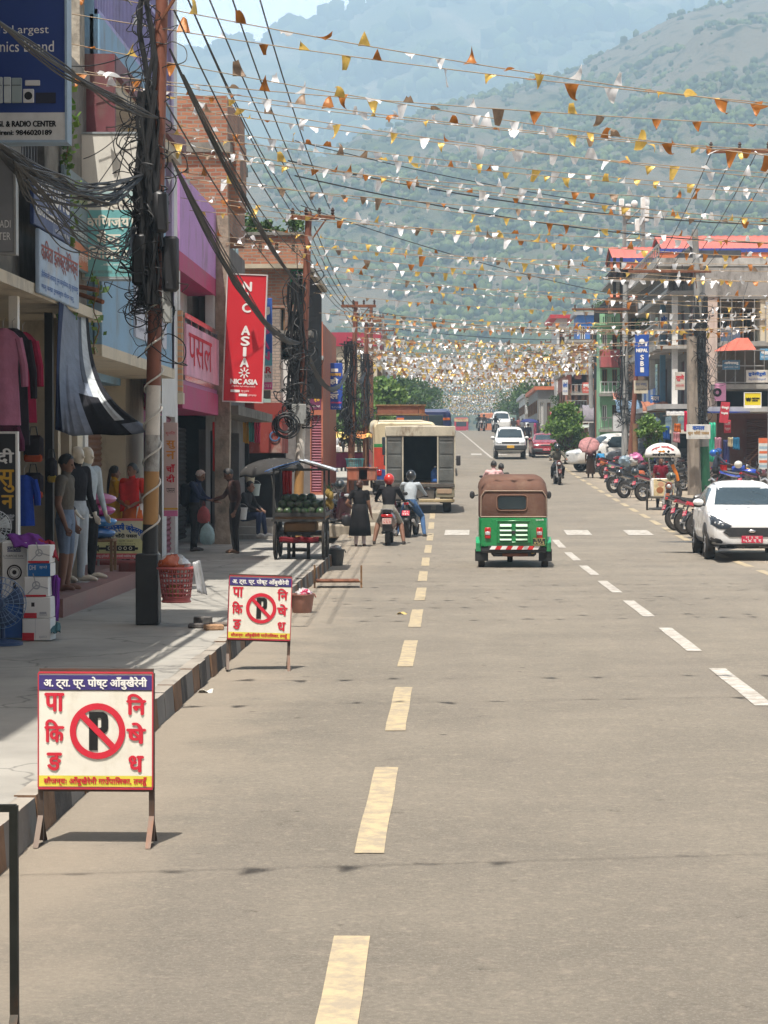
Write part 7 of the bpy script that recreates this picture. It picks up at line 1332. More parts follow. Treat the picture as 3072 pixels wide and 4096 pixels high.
for i in range(4):
    t = thing('pineapple', 'ripe pineapple hanging with leaves down from the corner post of the melon cart', 'pineapple', ct.location+Vector((.53+.05*(i%2), -.02+.06*(i//2), 1.22-.17*(i//2)-.05*(i%2))), i, 'pineapples hanging from the melon cart'); b = MB(); b.ball((0,0,0),(.055,.055,.085),10,8); b.build('fruit', mat('pineapple_rind',(.30,.20,.04),.7,.35,40,.8), t); b = MB()
    for q in range(9): a = q*.7; b.add([(.012*math.cos(a+1.5),.012*math.sin(a+1.5),.07),(-.012*math.cos(a+1.5),-.012*math.sin(a+1.5),.07),(.08*math.cos(a),.08*math.sin(a),.16+.02*(q%3))],[(0,1,2)])
    b.build('leaves', mat('pineapple_leaf',(.05,.11,.03),.6), t)
drape('bright red cloth hung at the back of the melon cart', [(1130,1880,.9),(1168,1880,.9),(1166,1985,.9),(1132,1978,.9)], 38.5, (.50,.02,.02), fold=.012)
# umbrellas
def umbrella(label, p, r, h, m, tilt=(0,0), name='umbrella', n=9, pole=True):
    t = thing(name, label, 'umbrella', p, 0, None, R(tilt[0]), R(tilt[1])); b = MB()
    def f(u, v): a = 2*math.pi*u; k = math.sin(v*math.pi/2*.98); sc = 1-.07*v*abs(math.sin(a*n/2)); return (r*k*sc*math.cos(a), r*k*sc*math.sin(a), h+r*.42*math.cos(v*math.pi/2)+.03*v*abs(math.sin(a*n/2)))
    b.grid(f, n*4, 8); b.shell('canopy', m, t, .004); b = MB()
    for k in range(n): a = 2*math.pi*k/n; b.tube([f(k/n,.1), f(k/n,.55), f(k/n,.98)], .006, 4); b.tube([(0,0,h),(f(k/n,.5)[0],f(k/n,.5)[1],f(k/n,.5)[2])], .004, 4)
    b.build('ribs', STEEL, t); b = MB(); b.tube([(0,0,0),(0,0,h+r*.45)], .012); b.build('shaft', STEEL, t); return t
pu = P(1105,1870,42.5); umbrella('large grey umbrella tilted over the steps beside the melon cart', (pu.x+.1, 42.5, .215), .66, VZ(1880,42.5)-.25, mat('grey_umbrella',(.06,.058,.056),.8,.2,5,.1,0,None,0,2,0,.25), (6,-7))
# grey steps and clutter behind the men
st = thing('concrete_steps', 'grey concrete steps before the brick house', 'steps', (UX(985,47), 47, .215)); b = MB()
for i in range(3): b.bbox((-.7+.0*i,-.1+.28*i,.0),(.65,.2+.28*i+(.6 if i==2 else 0),.17*(i+1)),.015)
b.build('treads', GREY, st, False)
for i, (x, y, col, lab) in enumerate(((1000,1915,(.55,.5,.35),'cream paint bucket standing on the grey steps'),(1020,1965,(.34,.42,.42),'pale teal bucket on the step beside the sitting person'),(968,2060,(.42,.43,.44),'grey bucket at the feet of the sitting person'))):
    q = P(x, y, 46.6-(i==2)); t = thing('bucket', lab, 'bucket', q-Vector((0,0,.10)), 0, 'buckets round the grey steps'); b = MB(); b.lathe([(.09,0),(.12,.24),(.13,.24),(.13,.26),(.115,.25),(.02,.22)], n=16); b.build('pail', plastic('pail_%d'%i, col), t); b = MB(); b.tube([(.12*math.cos(a),.0,.24+.10*math.sin(a)) for a in [math.pi*k/8 for k in range(9)]], .005); b.build('handle', STEEL, t)
cl = [('yellow scarf hanging from the grey canopy before the brick house',985,1690,1775,(.55,.30,.04)),('teal and white cloth hanging beside the yellow scarf',1008,1690,1770,(.10,.34,.30)),('crimson cloth hanging right of the teal one',1030,1690,1775,(.45,.03,.07)),('long red banner cloth hung on the shop corner',864,1690,1890,(.52,.02,.02)),('dusty pink folded cloth hung beside the red banner',905,1780,1900,(.44,.25,.22))]
for lab, x, y0, y1, c in cl: drape(lab, [(x-13,y0,0),(x+11,y0,.1),(x+10,y1,.15),(x-11,y1-6,.05)], 51.0 if x > 950 else 45.6, c, 'hanging_cloth')
# ---------------------------------------------------------------- road traffic with riders
p = Vector((UX(1975,61), 61, gz(61))); rider('rider in pale pink shirt seen over the rickshaw roof, riding away', motorbike('black motorbike hidden behind the auto rickshaw', (.02,.02,.022), group=None), p, 180, 1.72, ride, (.62,.38,.38), (.03,.03,.04), .1, sleeves='long', skin=1)
pl = person('pillion passenger in dark top beside the pink shirt on the same motorbike', 1.66, ride, (.05,.05,.045), (.03,.03,.03), 1, 'long'); pl.location = p+Vector((.22,.35,-.02)); pl.rotation_euler = (0,0,R(178))
p = ground_at(2233,1940); bk = motorbike('black and orange motorbike coming towards us in the right lane', (.03,.03,.03), (.10,.02,.01), group=None); rider('rider in black helmet and olive jacket coming towards us', bk, p+Vector((0,.66,0)), 4, 1.72, ride, (.10,.095,.075), (.025,.025,.028), .22, sleeves='long', helmet=(.03,.03,.035)); 
for x, y, dd, lab, c, hm in ((1916,0,205,'rider in black on the left of the pair cresting the hill',(.03,.03,.03),(.02,.02,.02)),(1936,0,202,'rider in dark brown on the right of the pair cresting the hill',(.07,.045,.035),(.03,.02,.02)),(1983,0,188,'rider in black ahead of the white minivan up the road',(.02,.02,.025),(.02,.02,.02))):
    p = Vector((UX(x,dd), dd, gz(dd))); rider(lab, motorbike('dark motorbike under the '+lab[:lab.index(' ',16)]+' rider far up', (.02,.02,.022), plate=False, group='motorbikes far up the road'), p, 3, 1.7, ride, c, (.03,.03,.03), .22, sleeves='long', helmet=hm, voxel=.02)
# people far up and at the stalls
def stander(label, x, y, H, shirt, pants, rz, hair='short', **k):
    return put(person(label, H, k.pop('pose', {}), shirt, pants, k.pop('skin',1), k.pop('sleeves','short'), 'long', hair, voxel=k.pop('voxel',.016), **k), ground_at(x, y, k.get('lift',0)), rz)
stander('young woman in white shirt with shoulder bag walking away by the planters', 1338, 1908, 1.62, (.66,.64,.62), (.16,.22,.28), 190, 'short', sleeves='long'); stander('girl with long plait in cream top walking away beside the white shirt', 1374, 1904, 1.52, (.62,.56,.48), (.025,.025,.03), 176, 'long'); stander('man in white tee shirt at the yellow stall', 1312, 1880, 1.70, (.66,.66,.66), (.03,.03,.035), 170); stander('person in pale shirt under the edge of the yellow canopy', 1342, 1862, 1.66, (.58,.58,.6), (.05,.05,.06), 200); stander('person in blue turban and white shirt right of the stall', 1478, 1862, 1.68, (.60,.60,.60), (.08,.09,.12), 150, hairm=mat('blue_wrap',(.03,.07,.30),.8))
us = ground_at(2362,1912); sk = person('woman in brown skirt under the pink umbrella at the road edge', 1.52, dict(elR=(-.15,-.06,.66),wrR=(-.08,-.14,.74)), (.22,.10,.13), (.08,.05,.04), 1, 'short', hair='bun', dress=(.12,.62,.125,.10,(.11,.075,.055)), voxel=.016); put(sk, us, 178); umbrella('faded pink flowered umbrella held over the woman in brown', us+Vector((-.02,.30,1.02)), .47, .55, mat('pink_umbrella',(.46,.22,.22),.7,.3,9,0,0,None,0,2,0,.25), (48,-8), n=8)
sq = dict(sitp); put(person('child in orange skirt bending down beside the pink umbrella', 1.35, dict(chs=(0,-.10,.71),nk=(0,-.20,.77),hd=(0,-.27,.80),shR=(-.1,-.18,.76),shL=(.1,-.18,.76),elR=(-.13,-.24,.6),elL=(.13,-.24,.6),wrR=(-.08,-.30,.5),wrL=(.08,-.30,.5)), (.05,.22,.42), (.36,.10,.04), 1, 'short', hair='long', dress=(.16,.6,.14,.12,(.36,.12,.05)), voxel=.016), ground_at(2412,1914), 200)
u2 = ground_at(2112,1792); put(person('person in dark clothes under the blue umbrella far up the right side', 1.6, {}, (.05,.04,.06), (.05,.04,.05), 1, voxel=.02), u2, 0); umbrella('dark blue umbrella far up the right side behind the maroon hatchback', u2+Vector((.05,0,.7)), .62, .95, mat('blue_umbrella',(.02,.03,.16),.6,.2,5,0,0,None,0,2,0,.2), (2,3), n=8)
for i, (x, y, c, c2) in enumerate(((2055,1752,(.06,.05,.05),(.03,.03,.03)),(2075,1750,(.40,.15,.14),(.05,.04,.04)),(2140,1768,(.42,.06,.16),(.35,.05,.12)),(2152,1766,(.05,.04,.05),(.04,.04,.04)),(2090,1758,(.2,.2,.22),(.03,.03,.04)))):
    stander(('person in dark shirt standing far up the right kerb','person in salmon shirt standing far up the right kerb','woman in pink dress by the parked bikes far up','person in black beside the woman in pink far up','person in grey shirt far up the right kerb')[i], x, y, 1.62, c, c2, 40*i, voxel=.022)
# ---- parked motorbikes on the right
base = {'k': motorbike('black motorbike with orange tank cover, second from the left in the row', (.02,.02,.022), (.02,.02,.02))}
def bike_at(label, x, y, yaw, col, tail=None, lean=7):
    t = copy_tree(base['k']); p = ground_at(x, y); q = Matrix.Rotation(R(yaw),3,'Z') @ Vector((0,-.62,0)); t.location = p+q; t.rotation_euler = (0,R(lean),R(yaw)); t['label'] = label
    for part in ('tank','tail'): 
        for c in t.children:
            if c.name.split('.')[0] == part: c.material_slots[0].link = 'OBJECT'; c.material_slots[0].material = carpaint('tank_%s'%(col,), col)
    return t
p = ground_at(2497,1993); q = Matrix.Rotation(R(128),3,'Z') @ Vector((0,-.62,0)); base['k'].location = p+q; base['k'].rotation_euler = (0,R(7),R(128)); recolor(base['k'], 'tank', carpaint('tank_o', (.42,.10,.03)))
for a in (('black motorbike with red plate at the left end of the parked row',2455,1972,125,(.02,.02,.022)),('black and red motorbike just left of the ice cream cart',2572,2004,118,(.16,.02,.03)),('dark motorbike with helmet behind the ice cream cart',2640,1962,135,(.03,.03,.032)),('red and black sports motorbike nearest the road beside the white hatchback',2790,2152,112,(.40,.012,.03)),('red motorbike with pale stripe second from the white hatchback',2742,2138,112,(.12,.01,.02)),('black motorbike third from the white hatchback in the near row',2706,2122,108,(.02,.02,.022)),('bright blue motorbike parked behind the green post',2905,1985,80,(.01,.05,.38)),('blue motorbike with raised tail farther behind the green post',2868,1962,75,(.02,.06,.34)),('black motorbike with yellow panel on the right edge',3010,1968,70,(.60,.36,.01)),('black motorbike between the two pole shafts and the cart',2735,1968,250,(.03,.03,.03)),('dark motorbike deep in the row behind the ice cream cart',2690,1930,140,(.05,.03,.03)),('dark blue motorbike at the back of the row near the bush',2560,1925,130,(.02,.03,.10)),('black motorbike under the hanging clothes on the right',2960,1935,78,(.02,.02,.02)),('old motorbike with red seat parked by the plank kiosk',2310,1856,120,(.10,.02,.02)),('dusty black motorbike beside the kiosk tyres',2285,1848,140,(.05,.05,.05))): bike_at(*a)
for i in range(13):
    d_ = (80,83,86,88.5,91,102,106,110,114,124,129,135,142)[i]; pp = Vector((7.3+.4*(i%2), d_, gz(d_)))
    t = copy_tree(base['k']); t.location = pp; t.rotation_euler = (0,R(7),R(115+rnd.uniform(-12,15))); t['label'] = 'dark motorbike in the line of parked bikes running up the right kerb'; t['group'] = 'parked bikes farther up the right kerb'
    for c in t.children:
        if c.name.split('.')[0] in ('tank','tail'): c.material_slots[0].link = 'OBJECT'; c.material_slots[0].material = carpaint('tank_r%d'%(i%3), ((.02,.02,.022),(.14,.02,.03),(.02,.03,.09))[i%3])
for i, (x, y) in enumerate(((2520,1950),(2612,1948),(2662,1925),(2722,1918),(2782,1926),(2990,1988),(2590,1958),(2690,1948))):
    bike_at('black motorbike packed deep in the crowded row on the right verge', x, y, rnd.uniform(100,150), ((.02,.02,.022),(.03,.03,.03),(.10,.015,.02))[i%3]); 
bk = motorbike('orange trimmed black motorbike facing us beside the ice cream cart', (.03,.03,.03), (.20,.05,.01), group='parked motorbikes along the right kerb'); bk.location = ground_at(2675,2060)+Vector((0,.66,0)); bk.rotation_euler = (0,R(6),R(-8))
for i, (x, y, dd, c, lab) in enumerate(((2540,1888,68.5,(.018,.018,.02),'black helmet resting on the bike with the orange tank'),(2684,1905,64,(.10,.11,.08),'olive and black helmet on the bike behind the ice cream cart'),(2855,1812,74,(.01,.10,.40),'bright blue helmet above the bikes by the green post'),(2953,1858,72,(.55,.54,.50),'white helmet on the mirror of the bike near the stairs'),(2478,1893,71,(.02,.02,.022),'black helmet at the left end of the parked row'))):
    t = thing('helmet', lab, 'helmet', P(x, y, dd), .7*i, 'helmets left on the parked bikes'); b = MB(); b.ball((0,0,0),(.13,.15,.13),16,10); b.build('shell', carpaint('helmet_%s'%(c,), c), t); b = MB(); b.grid(lambda u, v: (.135*math.sin(R(-60+120*u)), -.155*math.cos(R(-60+120*u)), -.06+.1*v), 10, 3); b.shell('visor', glass(), t, .006)
put(person('person in blue helmet sitting on a bike by the green post', 1.68, ride, (.06,.07,.10), (.03,.03,.03), 1, 'long', helmet=(.01,.10,.40), voxel=.016), ground_at(2858,1968), 100)
# ---- ice cream cart
def ice_cart():
    t = thing('ice_cream_cart', 'white ice cream cart with domed lettered canopy and picture panel', 'ice cream cart'); wm = mat('cart_white',(.66,.66,.64),.45,.05,3)
    b = MB(); b.bbox((-.36,0,.42),(.36,.95,.98),.03); b.build('cabinet', wm, t)
    b = MB(); b.grid(lambda u, v: ((-.54+1.08*u), -.15+1.25*v, 1.68+.36*max(0,1-(2*u-1)**2)**.5+.02*math.sin(v*3.14)), 18, 6); b.shell('canopy', mat('canopy_white',(.70,.69,.66),.5), t, .012)
    b = MB(); b.add([(.54*math.cos(R(a)), -.155, 1.68+.36*math.sin(R(a))) for a in range(0,181,10)]+[(-.54,-.155,1.62),(.54,-.155,1.62)], [tuple(range(21))]); f = b.shell('canopy_front', mat('canopy_white',(.70,.69,.66),.5), t, .01)
    text(t, 'आईसिक्रम', (-.33,1.64,.38,1.755), IK, bold=.008, y=-.164); text(t, 'अमृता स्वािदष्ट', (-.34,1.80,.34,1.88), IR, bold=.006, y=-.164, warp=lambda X, Z: (X, Z+.10-.9*X*X)); b = MB(); b.ball((-.08,-.164,1.80),(.06,.004,.03)); b.ball((.02,-.164,1.80),(.05,.004,.035)); b.build('cone_print', mat('orange_ink',(.62,.24,.03),.5), t); b = MB(); b.ball((.17,-.164,1.795),(.04,.004,.04)); b.build('dark_print', IK, t)
    for x in (-.34,.34):
        for y in (0.02,.9): b = MB(); b.tube([(x,y,.9),(x*1.25,y-.02,1.72)], .014); b.build('post', CHROME, t)
    pn = MB(); pn.bbox((-.27,-.03,.45),(.34,-.004,.96),.004); f = pn.build('picture_panel', mat('picture_board',(.52,.42,.24),.5,.5,5), t, False)
    for i, (x, z, c, r) in enumerate(((-.08,.62,(.30,.12,.05),.11),(-.05,.80,(.50,.28,.18),.09),(.18,.62,(.55,.50,.45),.10),(.2,.84,(.10,.22,.06),.09))): q = MB(); q.ball((x,-.031,z),(r,.003,r*.9),14,6); q.build('picture_shape', ink('picture_%d'%i, c), f)
    for s in (-1,1): wheel(t, (s*.46,.35,.34), .34, .05, 'wheel', 12, CHROME)
    b = MB(); b.box((-.4,.3,.36),(.4,.4,.42)); b.tube([(-.3,.9,.9),(-.3,1.2,.95),(.3,1.2,.95),(.3,.9,.9)], .015); b.tube([(0,.05,.42),(0,.02,.0)], .02); b.build('chassis', STEEL, t); return t
ic = ice_cart(); p = ground_at(2650,2042); ic.location = p; ic.rotation_euler = (0,0,R(-4)); put(person('ice cream seller in dark red shirt standing behind the cart', 1.62, {}, (.16,.012,.025), (.03,.03,.04), 1, 'short', voxel=.016), p+Vector((.12,1.75,0)), 10)
t = thing('orange_banner_roll', 'orange cloth roll slung from the ice cream canopy', 'cloth', P(2705,1895,p.y)); b = MB(); b.tube([(-.12,0,.28),(0,0,0),(.06,0,-.22)], [.05,.06,.05], 8); b.build('roll', clot((.60,.18,.03)), t)
# ---- signs and goods on the right
t, w, h = panel_sign('pole_board', 'white board with faded lettering nailed across the twin poles', 2746, 1698, 2842, 1756, 74.2, mat('faded_white_board',(.60,.60,.57),.6,.08,3,.1,0,(.4,.33,.25),.4,3)); text(t, 'कमल', (w*.25,h*.62,w*.75,h*.88), IB, bold=.01, y=-.008); text(t, 'सुन चाँदी पसल', (w*.06,h*.25,w*.94,h*.55), ink('board_tan',(.38,.25,.12)), bold=.008, y=-.008); text(t, junk(5), (w*.08,h*.06,w*.92,h*.18), greyp, y=-.008)
t, w, h = panel_sign('money_sign', 'bright yellow money transfer sign with black mark on the right', 2979, 1572, 3043, 1630, 80, mat('sign_yellow',(.72,.58,.01),.5,.05,2), IW, .1); text(t, 'W', (w*.08,h*.42,w*.38,h*.66), IK, bold=.03, y=-.008); text(t, 'WESTERN', (w*.45,h*.57,w*.92,h*.68), IK, bold=.008, y=-.008); text(t, 'UNION', (w*.45,h*.42,w*.8,h*.53), IK, bold=.008, y=-.008); strip(t, (0,0,w,h*.16), IW)
t, w, h = panel_sign('bank_board', 'blue vertical bank board with white emblem hung from the right hand pole', 2540, 1338, 2596, 1505, 85.5, mat('bank_blue',(.012,.07,.36),.5,.08,2), None, .1); b = MB(); b.ball((w*.48,-.02,h*.83),(w*.2,.006,w*.2),16,8); b.build('emblem', IW, t); text(t, 'NEPAL', (w*.1,h*.58,w*.9,h*.66), IW, bold=.012, y=-.01)
for i, s in enumerate('SBI'): text(t, s, (w*.4,h*(.40-.15*i),w*.62,h*(.51-.15*i)), IW, bold=.014, y=-.01)
t, w, h = panel_sign('bank_board', 'cream lower board under the blue bank board', 2536, 1522, 2592, 1574, 85.7, mat('board_cream2',(.58,.52,.40),.5,.1,2), None, .1); text(t, junk(2), (w*.1,h*.55,w*.9,h*.8), IB, y=-.01); text(t, junk(2), (w*.1,h*.2,w*.9,h*.4), IK, y=-.01)
t, w, h = panel_sign('red_board', 'red hanging board tilted beside the twin poles', 2876, 1606, 2912, 1690, 78, mat('board_crimson',(.48,.03,.05),.5,.12,2), None, .05); text(t, junk(1), (w*.12,h*.65,w*.88,h*.8), IW, bold=.01, y=-.01); text(t, junk(1), (w*.12,h*.4,w*.88,h*.52), IW, bold=.01, y=-.01); t.rotation_euler.y = R(6)
t, w, h = panel_sign('red_board', 'smaller red board just below the tilted one', 2896, 1680, 2924, 1732, 78.3, mat('board_crimson',(.48,.03,.05),.5,.12,2), None, .05); text(t, junk(1), (w*.1,h*.6,w*.9,h*.85), IW, y=-.01); text(t, junk(1), (w*.1,h*.2,w*.9,h*.45), IW, y=-.01)
t, w, h = panel_sign('price_board', 'standing price board striped orange and white at the right edge', 3034, 1752, 3085, 1900, 76, mat('price_white',(.62,.62,.60),.5), None, .05); strip(t, (0,h*.86,w,h), mat('price_orange',(.62,.14,.05),.5))
for i in range(6): strip(t, (w*.05,h*(.08+.125*i),w*.95,h*(.15+.125*i)), mat(('price_orange','price_blue')[i%2],((.62,.14,.05),(.3,.42,.5))[i%2],.5), y=-.003)
t, w, h = panel_sign('white_board', 'big blank white board with grey print behind the brown pole on the right', 2452, 1660, 2560, 1725, 97, mat('white_sheet',(.70,.71,.72),.5,.04,2), STEEL, .06); text(t, junk(3), (w*.05,h*.55,w*.5,h*.68), greyp, y=-.01); text(t, junk(3), (w*.05,h*.35,w*.5,h*.45), greyp, y=-.01); text(t, junk(2), (w*.6,h*.3,w*.95,h*.5), ink('salmon_print',(.6,.35,.3)), y=-.01)
t, w, h = panel_sign('shop_board', 'red and yellow shop board low behind the right hand vehicles', 2390, 1734, 2442, 1758, 106, mat('board_redyellow',(.52,.03,.06),.5), None, .05); text(t, 'सिर्जना', (w*.2,h*.5,w*.85,h*.9), IY, bold=.01, y=-.01); strip(t, (0,0,w,h*.38), IY)
for i, (x0,y0,x1,y1,d_,c,ti,lab) in enumerate(((2700,1488,2740,1560,84.5,(.50,.46,.40),IR,'pale hanging board beside the pillars of the balcony house'),(2640,1250,2672,1330,90,(.60,.58,.56),IB,'white board on the top balcony of the balcony house'),(2600,1580,2640,1625,92,(.05,.16,.45),IW,'small blue board over the copper awning'),(2412,1560,2446,1606,118,(.62,.60,.56),IR,'cream board above the grey canvas awning'),(2330,1530,2362,1572,126,(.55,.10,.07),IW,'small red board beside the grey pole'),(2350,1630,2392,1660,121,(.62,.45,.06),IK,'yellow board low by the brown pole'),(2890,1440,2960,1478,82.3,(.09,.20,.30),IW,'slate blue board under the red tin awning'),(2985,1480,3072,1530,82.3,(.56,.52,.46),IB,'wide cream board right of the pink planter'),(3040,1395,3090,1440,83,(.10,.28,.45),IW,'blue board at the right edge under the balcony'),(2250,1520,2272,1580,138,(.60,.60,.58),IB,'narrow white board on the terracotta house'),(2200,1640,2235,1668,156,(.50,.08,.06),IW,'red board over the dark shop row'),(2420,1480,2446,1545,106,(.03,.22,.12),IW,'green board on the brown house'))):
    t, w, h = panel_sign('shop_board', lab, x0, y0, x1, y1, d_, mat('board_r%d'%i, c, .55, .15, 2, .1, 0, (.2,.17,.14), .5, 2), None, .06); text(t, junk(1), (w*.1,h*.5,w*.9,h*.85), ti, bold=.01, y=-.01); text(t, junk(2), (w*.1,h*.15,w*.9,h*.35), ti, y=-.01)
for lab, x, y0, y1, c in (('scarlet scarf hanging from the canopy edge by the twin poles',2750,1645,1730,(.55,.01,.06)),('orange sack cloth hanging in the right hand shop',2710,1695,1730,(.62,.16,.03)),('pink frock hanging under the orange cloth',2706,1730,1772,(.55,.25,.28)),('blue bag cloth hanging in the dark shop',2665,1705,1760,(.02,.08,.30)),('green net cover standing beside the twin poles',2850,1690,1850,(.06,.48,.30)),('pink dress hanging right of the green cover',2872,1750,1830,(.55,.28,.36)),('navy frock hanging among the right shop clothes',2905,1760,1860,(.035,.04,.12)),('red dress hanging low by the orange stairs',2895,1840,1905,(.55,.02,.02)),('cream bag hanging over the navy frock',2925,1750,1790,(.58,.48,.30)),('teal blue jacket hanging near the stairs',2945,1750,1800,(.03,.16,.30))):
    drape(lab, [(x-13,y0,0),(x+13,y0,.1),(x+14,y1,.15),(x-14,y1-4,.05)], 79.0 if x > 2800 else 84, c, 'hanging_cloth', fold=.015)
for i in range(5):
    t = thing('stacked_tyre', 'black tyre stacked beside the plank kiosk', 'tyre', ground_at(2262,1800)+Vector((0,0,.10+.2*i)), 0, 'tyres stacked beside the kiosk'); b = MB(); b.torus((0,0,0),.26,.10,(0,0,1),20,8); b.build('tread', RUBBER, t)
b = MB()
t = thing('pole_plinth', 'low concrete block round the foot of the brown right hand pole', 'plinth', ground_at(2510,1842)+Vector((0,.6,0))); b = MB(); b.bbox((-.9,-.5,0),(1.1,.5,.28),.03); b.build('block', GREY, t)
for i, (x, y, c) in enumerate(((2520,1830,(.6,.58,.56)),(2553,1822,(.55,.15,.34)),(2495,1835,(.3,.4,.48)))):
    wad(('white plastic sacks of goods behind the parked row','bright pink bundle of goods behind the parked row','grey blue bundle at the left of the goods behind the row')[i], P(x, y+20, 76), .26, [c, mul(c,.8)], 'goods_bundle', 'bundle')
# ---- left stalls, planters, baskets
t = thing('stall_canopy', 'yellow and orange striped cloth canopy over the left hand market stall', 'canopy', P(1385,1905,84)); bz = t.location; b = MB(); x0, x1 = UX(1296,84)-bz.x, UX(1478,84)-bz.x; z0, z1 = VZ(1772,84)-bz.z, VZ(1718,84)-bz.z
b.grid(lambda u, v: (x0+(x1-x0)*u, -1.2+3*v, z0+(z1-z0)*(.35+.65*math.sin(math.pi*(v*.5+.02)))*(.8+.2*math.sin(u*9))+.05*math.sin(u*20)), 24, 8); q = b.shell('canvas', stripes('stall_stripes', [(.62,.42,.06),(.58,.20,.04),(.60,.46,.12)], 0, 1.2), t, .01); b = MB()
for x in (x0+.1, x1-.1):
    for y in (-1.1, 1.7): b.tube([(x,y,0),(x,y,z0+.3)], .025, 6)
b.build('canopy_frame', WOOD, t); t = thing('stall_table', 'market table heaped with dark cloths under the yellow canopy', 'table', P(1400,1885,86)); b = MB(); b.bbox((-.95,-.4,.7),(.95,.4,.78),.02); b.build('top', WOOD, t); b = MB(); b.grid(lambda u, v: (-.95+1.9*u, -.43, .75-.6*v+.02*math.sin(17*u)), 16, 6); b.shell('cloth', clot((.22,.04,.10)), t, .01)
for i, (x, w) in enumerate(((1432,.30),(1470,.26))):
    t = thing('brick_planter', ('terracotta red square planter at the kerb left of the second one','terracotta red square planter nearest the truck')[i], 'planter', P(x, 1922, 60)); b = MB(); b.bbox((-w,-.3,0),(w,.3,.34),.03); b.build('box', paint('planter_red',(.36,.11,.06)), t); b = MB(); b.bbox((-w-.03,-.33,.33),(w+.03,.33,.38),.01); b.build('rim', paint('planter_red',(.36,.11,.06)), t)
for i in range(2):
    t = thing('retaining_steps', ('worn stone step along the raised pavement behind the woman in black','upper worn stone step along the raised pavement')[i], 'steps', (UX(1425,53+2.5*i), 53+2.5*i, .1)); b = MB(); b.bbox((-1.1,0,0),(1.0,2.4,.32+.26*i),.03); b.build('step', conc('step_stone',(.33,.29,.23),.5), t)
# slatted basket bins: lattice of a wall grid
def basket(label, p, r, h, m, grp=None):
    t = thing('basket_bin', label, 'basket', p); b = MB(); n = 26
    for k in range(n): a = 2*math.pi*k/n; b.tube([(r*.82*math.cos(a),r*.82*math.sin(a),.05),(r*math.cos(a),r*math.sin(a),h)], .0075, 4)
    for z in (.0,.05,h*.25,h*.40,h*.55,h*.70,h*.85): rr = r*(.82+.18*z/h); b.torus((0,0,z), rr, .008 if z else .012, (0,0,1), 26, 5)
    b.torus((0,0,h), r*1.06, .018, (0,0,1), 28, 6); b.lathe([(.01,.0),(r*.82,.0),(r*.82,.04),(.01,.03)], n=20); b.build('lattice', m, t); return t
pb = P(705,2405,22.9); basket('pink red lattice laundry basket used as a bin, tied to the nearest pole', pb, .185, .36, mat('pink_lattice',(.42,.09,.08),.5)); wad('clear and white plastic bags overflowing the pink basket', pb+Vector((0,0,.33)), .17, [(.62,.62,.62),(.55,.12,.04),(.66,.66,.66)]); wad('red and orange rubbish showing low inside the pink basket', pb+Vector((0,0,.05)), .13, [(.45,.08,.06),(.4,.3,.1)])
drape('torn clear plastic sheet trailing from the pink basket', [(770,2250,0),(800,2240,.05),(830,2380,.1),(790,2370,.05)], 22.8, (.50,.51,.52), 'plastic_sheet', .003, .006)
basket('teal lattice basket hung on the third pole by the stalls', P(1419,1890,72.5), .30, .46, mat('teal_lattice',(.06,.26,.28),.5))
# ---------------------------------------------------------------- poles, cables, pennants, trees
def pole(name, label, base, top, r0, r1, bands, m_arm=None, arms=(), group=None, n=14):
    """bands: (height from, material); arms: heights"""
    t = thing(name, label, 'utility pole', base, 0, group); b = MB(); H = (Vector(top)-Vector(base)); hs = sorted({0,*[z for z, _ in bands],H.length})
    mats = [m for _, m in bands]
    for i in range(len(hs)-1):
        a, c = hs[i]/H.length, hs[i+1]/H.length; k = max(j for j, (z, _) in enumerate(bands) if z <= hs[i]+1e-6); b.tube([H*a, H*c], [r0+(r1-r0)*a, r0+(r1-r0)*c], n, k)
    b.build('shaft', mats, t)
    for z, L, sk in arms:
        q = MB(); c = H*(z/H.length); q.bbox((c.x-L+sk,c.y-.14,c.z-.05),(c.x+L+sk,c.y-.06,c.z+.05),.01); q.tube([(c.x+L*.6+sk,c.y-.1,c.z-.04),(c.x,c.y-.08,c.z-.6)], .02, 5); ao = q.build('cross_arm', m_arm or RUST, t)
        for e in (-.9,-.3,.3,.9): i_ = MB(); i_.lathe([(.02,0),(.045,.05),(.03,.08),(.05,.11),(.02,.17)], (c.x+e*L+sk,c.y-.1,c.z+.05), 8); i_.build('insulator', mat('insulator_brown',(.05,.03,.025),.3), ao)
    return t
def cable(label, a, c, sag, r, n=22, name='cable', group='overhead wires along the street', m=None, strands=1, spread=.0):
    a, c = Vector(a), Vector(c); t = thing(name, label, 'cable', a, 0, group); b = MB()
    for s in range(strands):
        o = [Vector((rnd.uniform(-1,1), rnd.uniform(-.3,.3), rnd.uniform(-1,1)))*spread for _ in range(4)]; pts = []
        for i in range(n+1):
            u = i/n; k = u*2.999; j = int(k); f = k-j; w = o[j].lerp(o[j+1], f); pts.append((c-a)*u+Vector((0,0,-4*sag*u*(1-u)))+w*min(1, 6*u, 6*(1-u)))
        b.tube(pts, r, 4 if r < .02 else 6, 0, False)
    b.build('strand' if strands == 1 else 'strands', m or CABLE, t); return t
P1 = Vector((UX(592,23.2), 23.2, .215)); P1T = Vector((UX(662,23.2), 23.2, 8.2)); sil = mat('peeling_silver',(.36,.35,.33),.5,.4,6,.3,.3,(.1,.07,.05),.8,6)
rb = mat('rust_red_paint',(.21,.075,.045),.6,.12,3,.15,.1,(.10,.045,.03),.5,2); och = mat('ochre_paint',(.36,.19,.06),.65,.15,3,.1,0,(.2,.12,.06),.5,3); blk = mat('black_pole_paint',(.022,.022,.022),.6,.3,4)
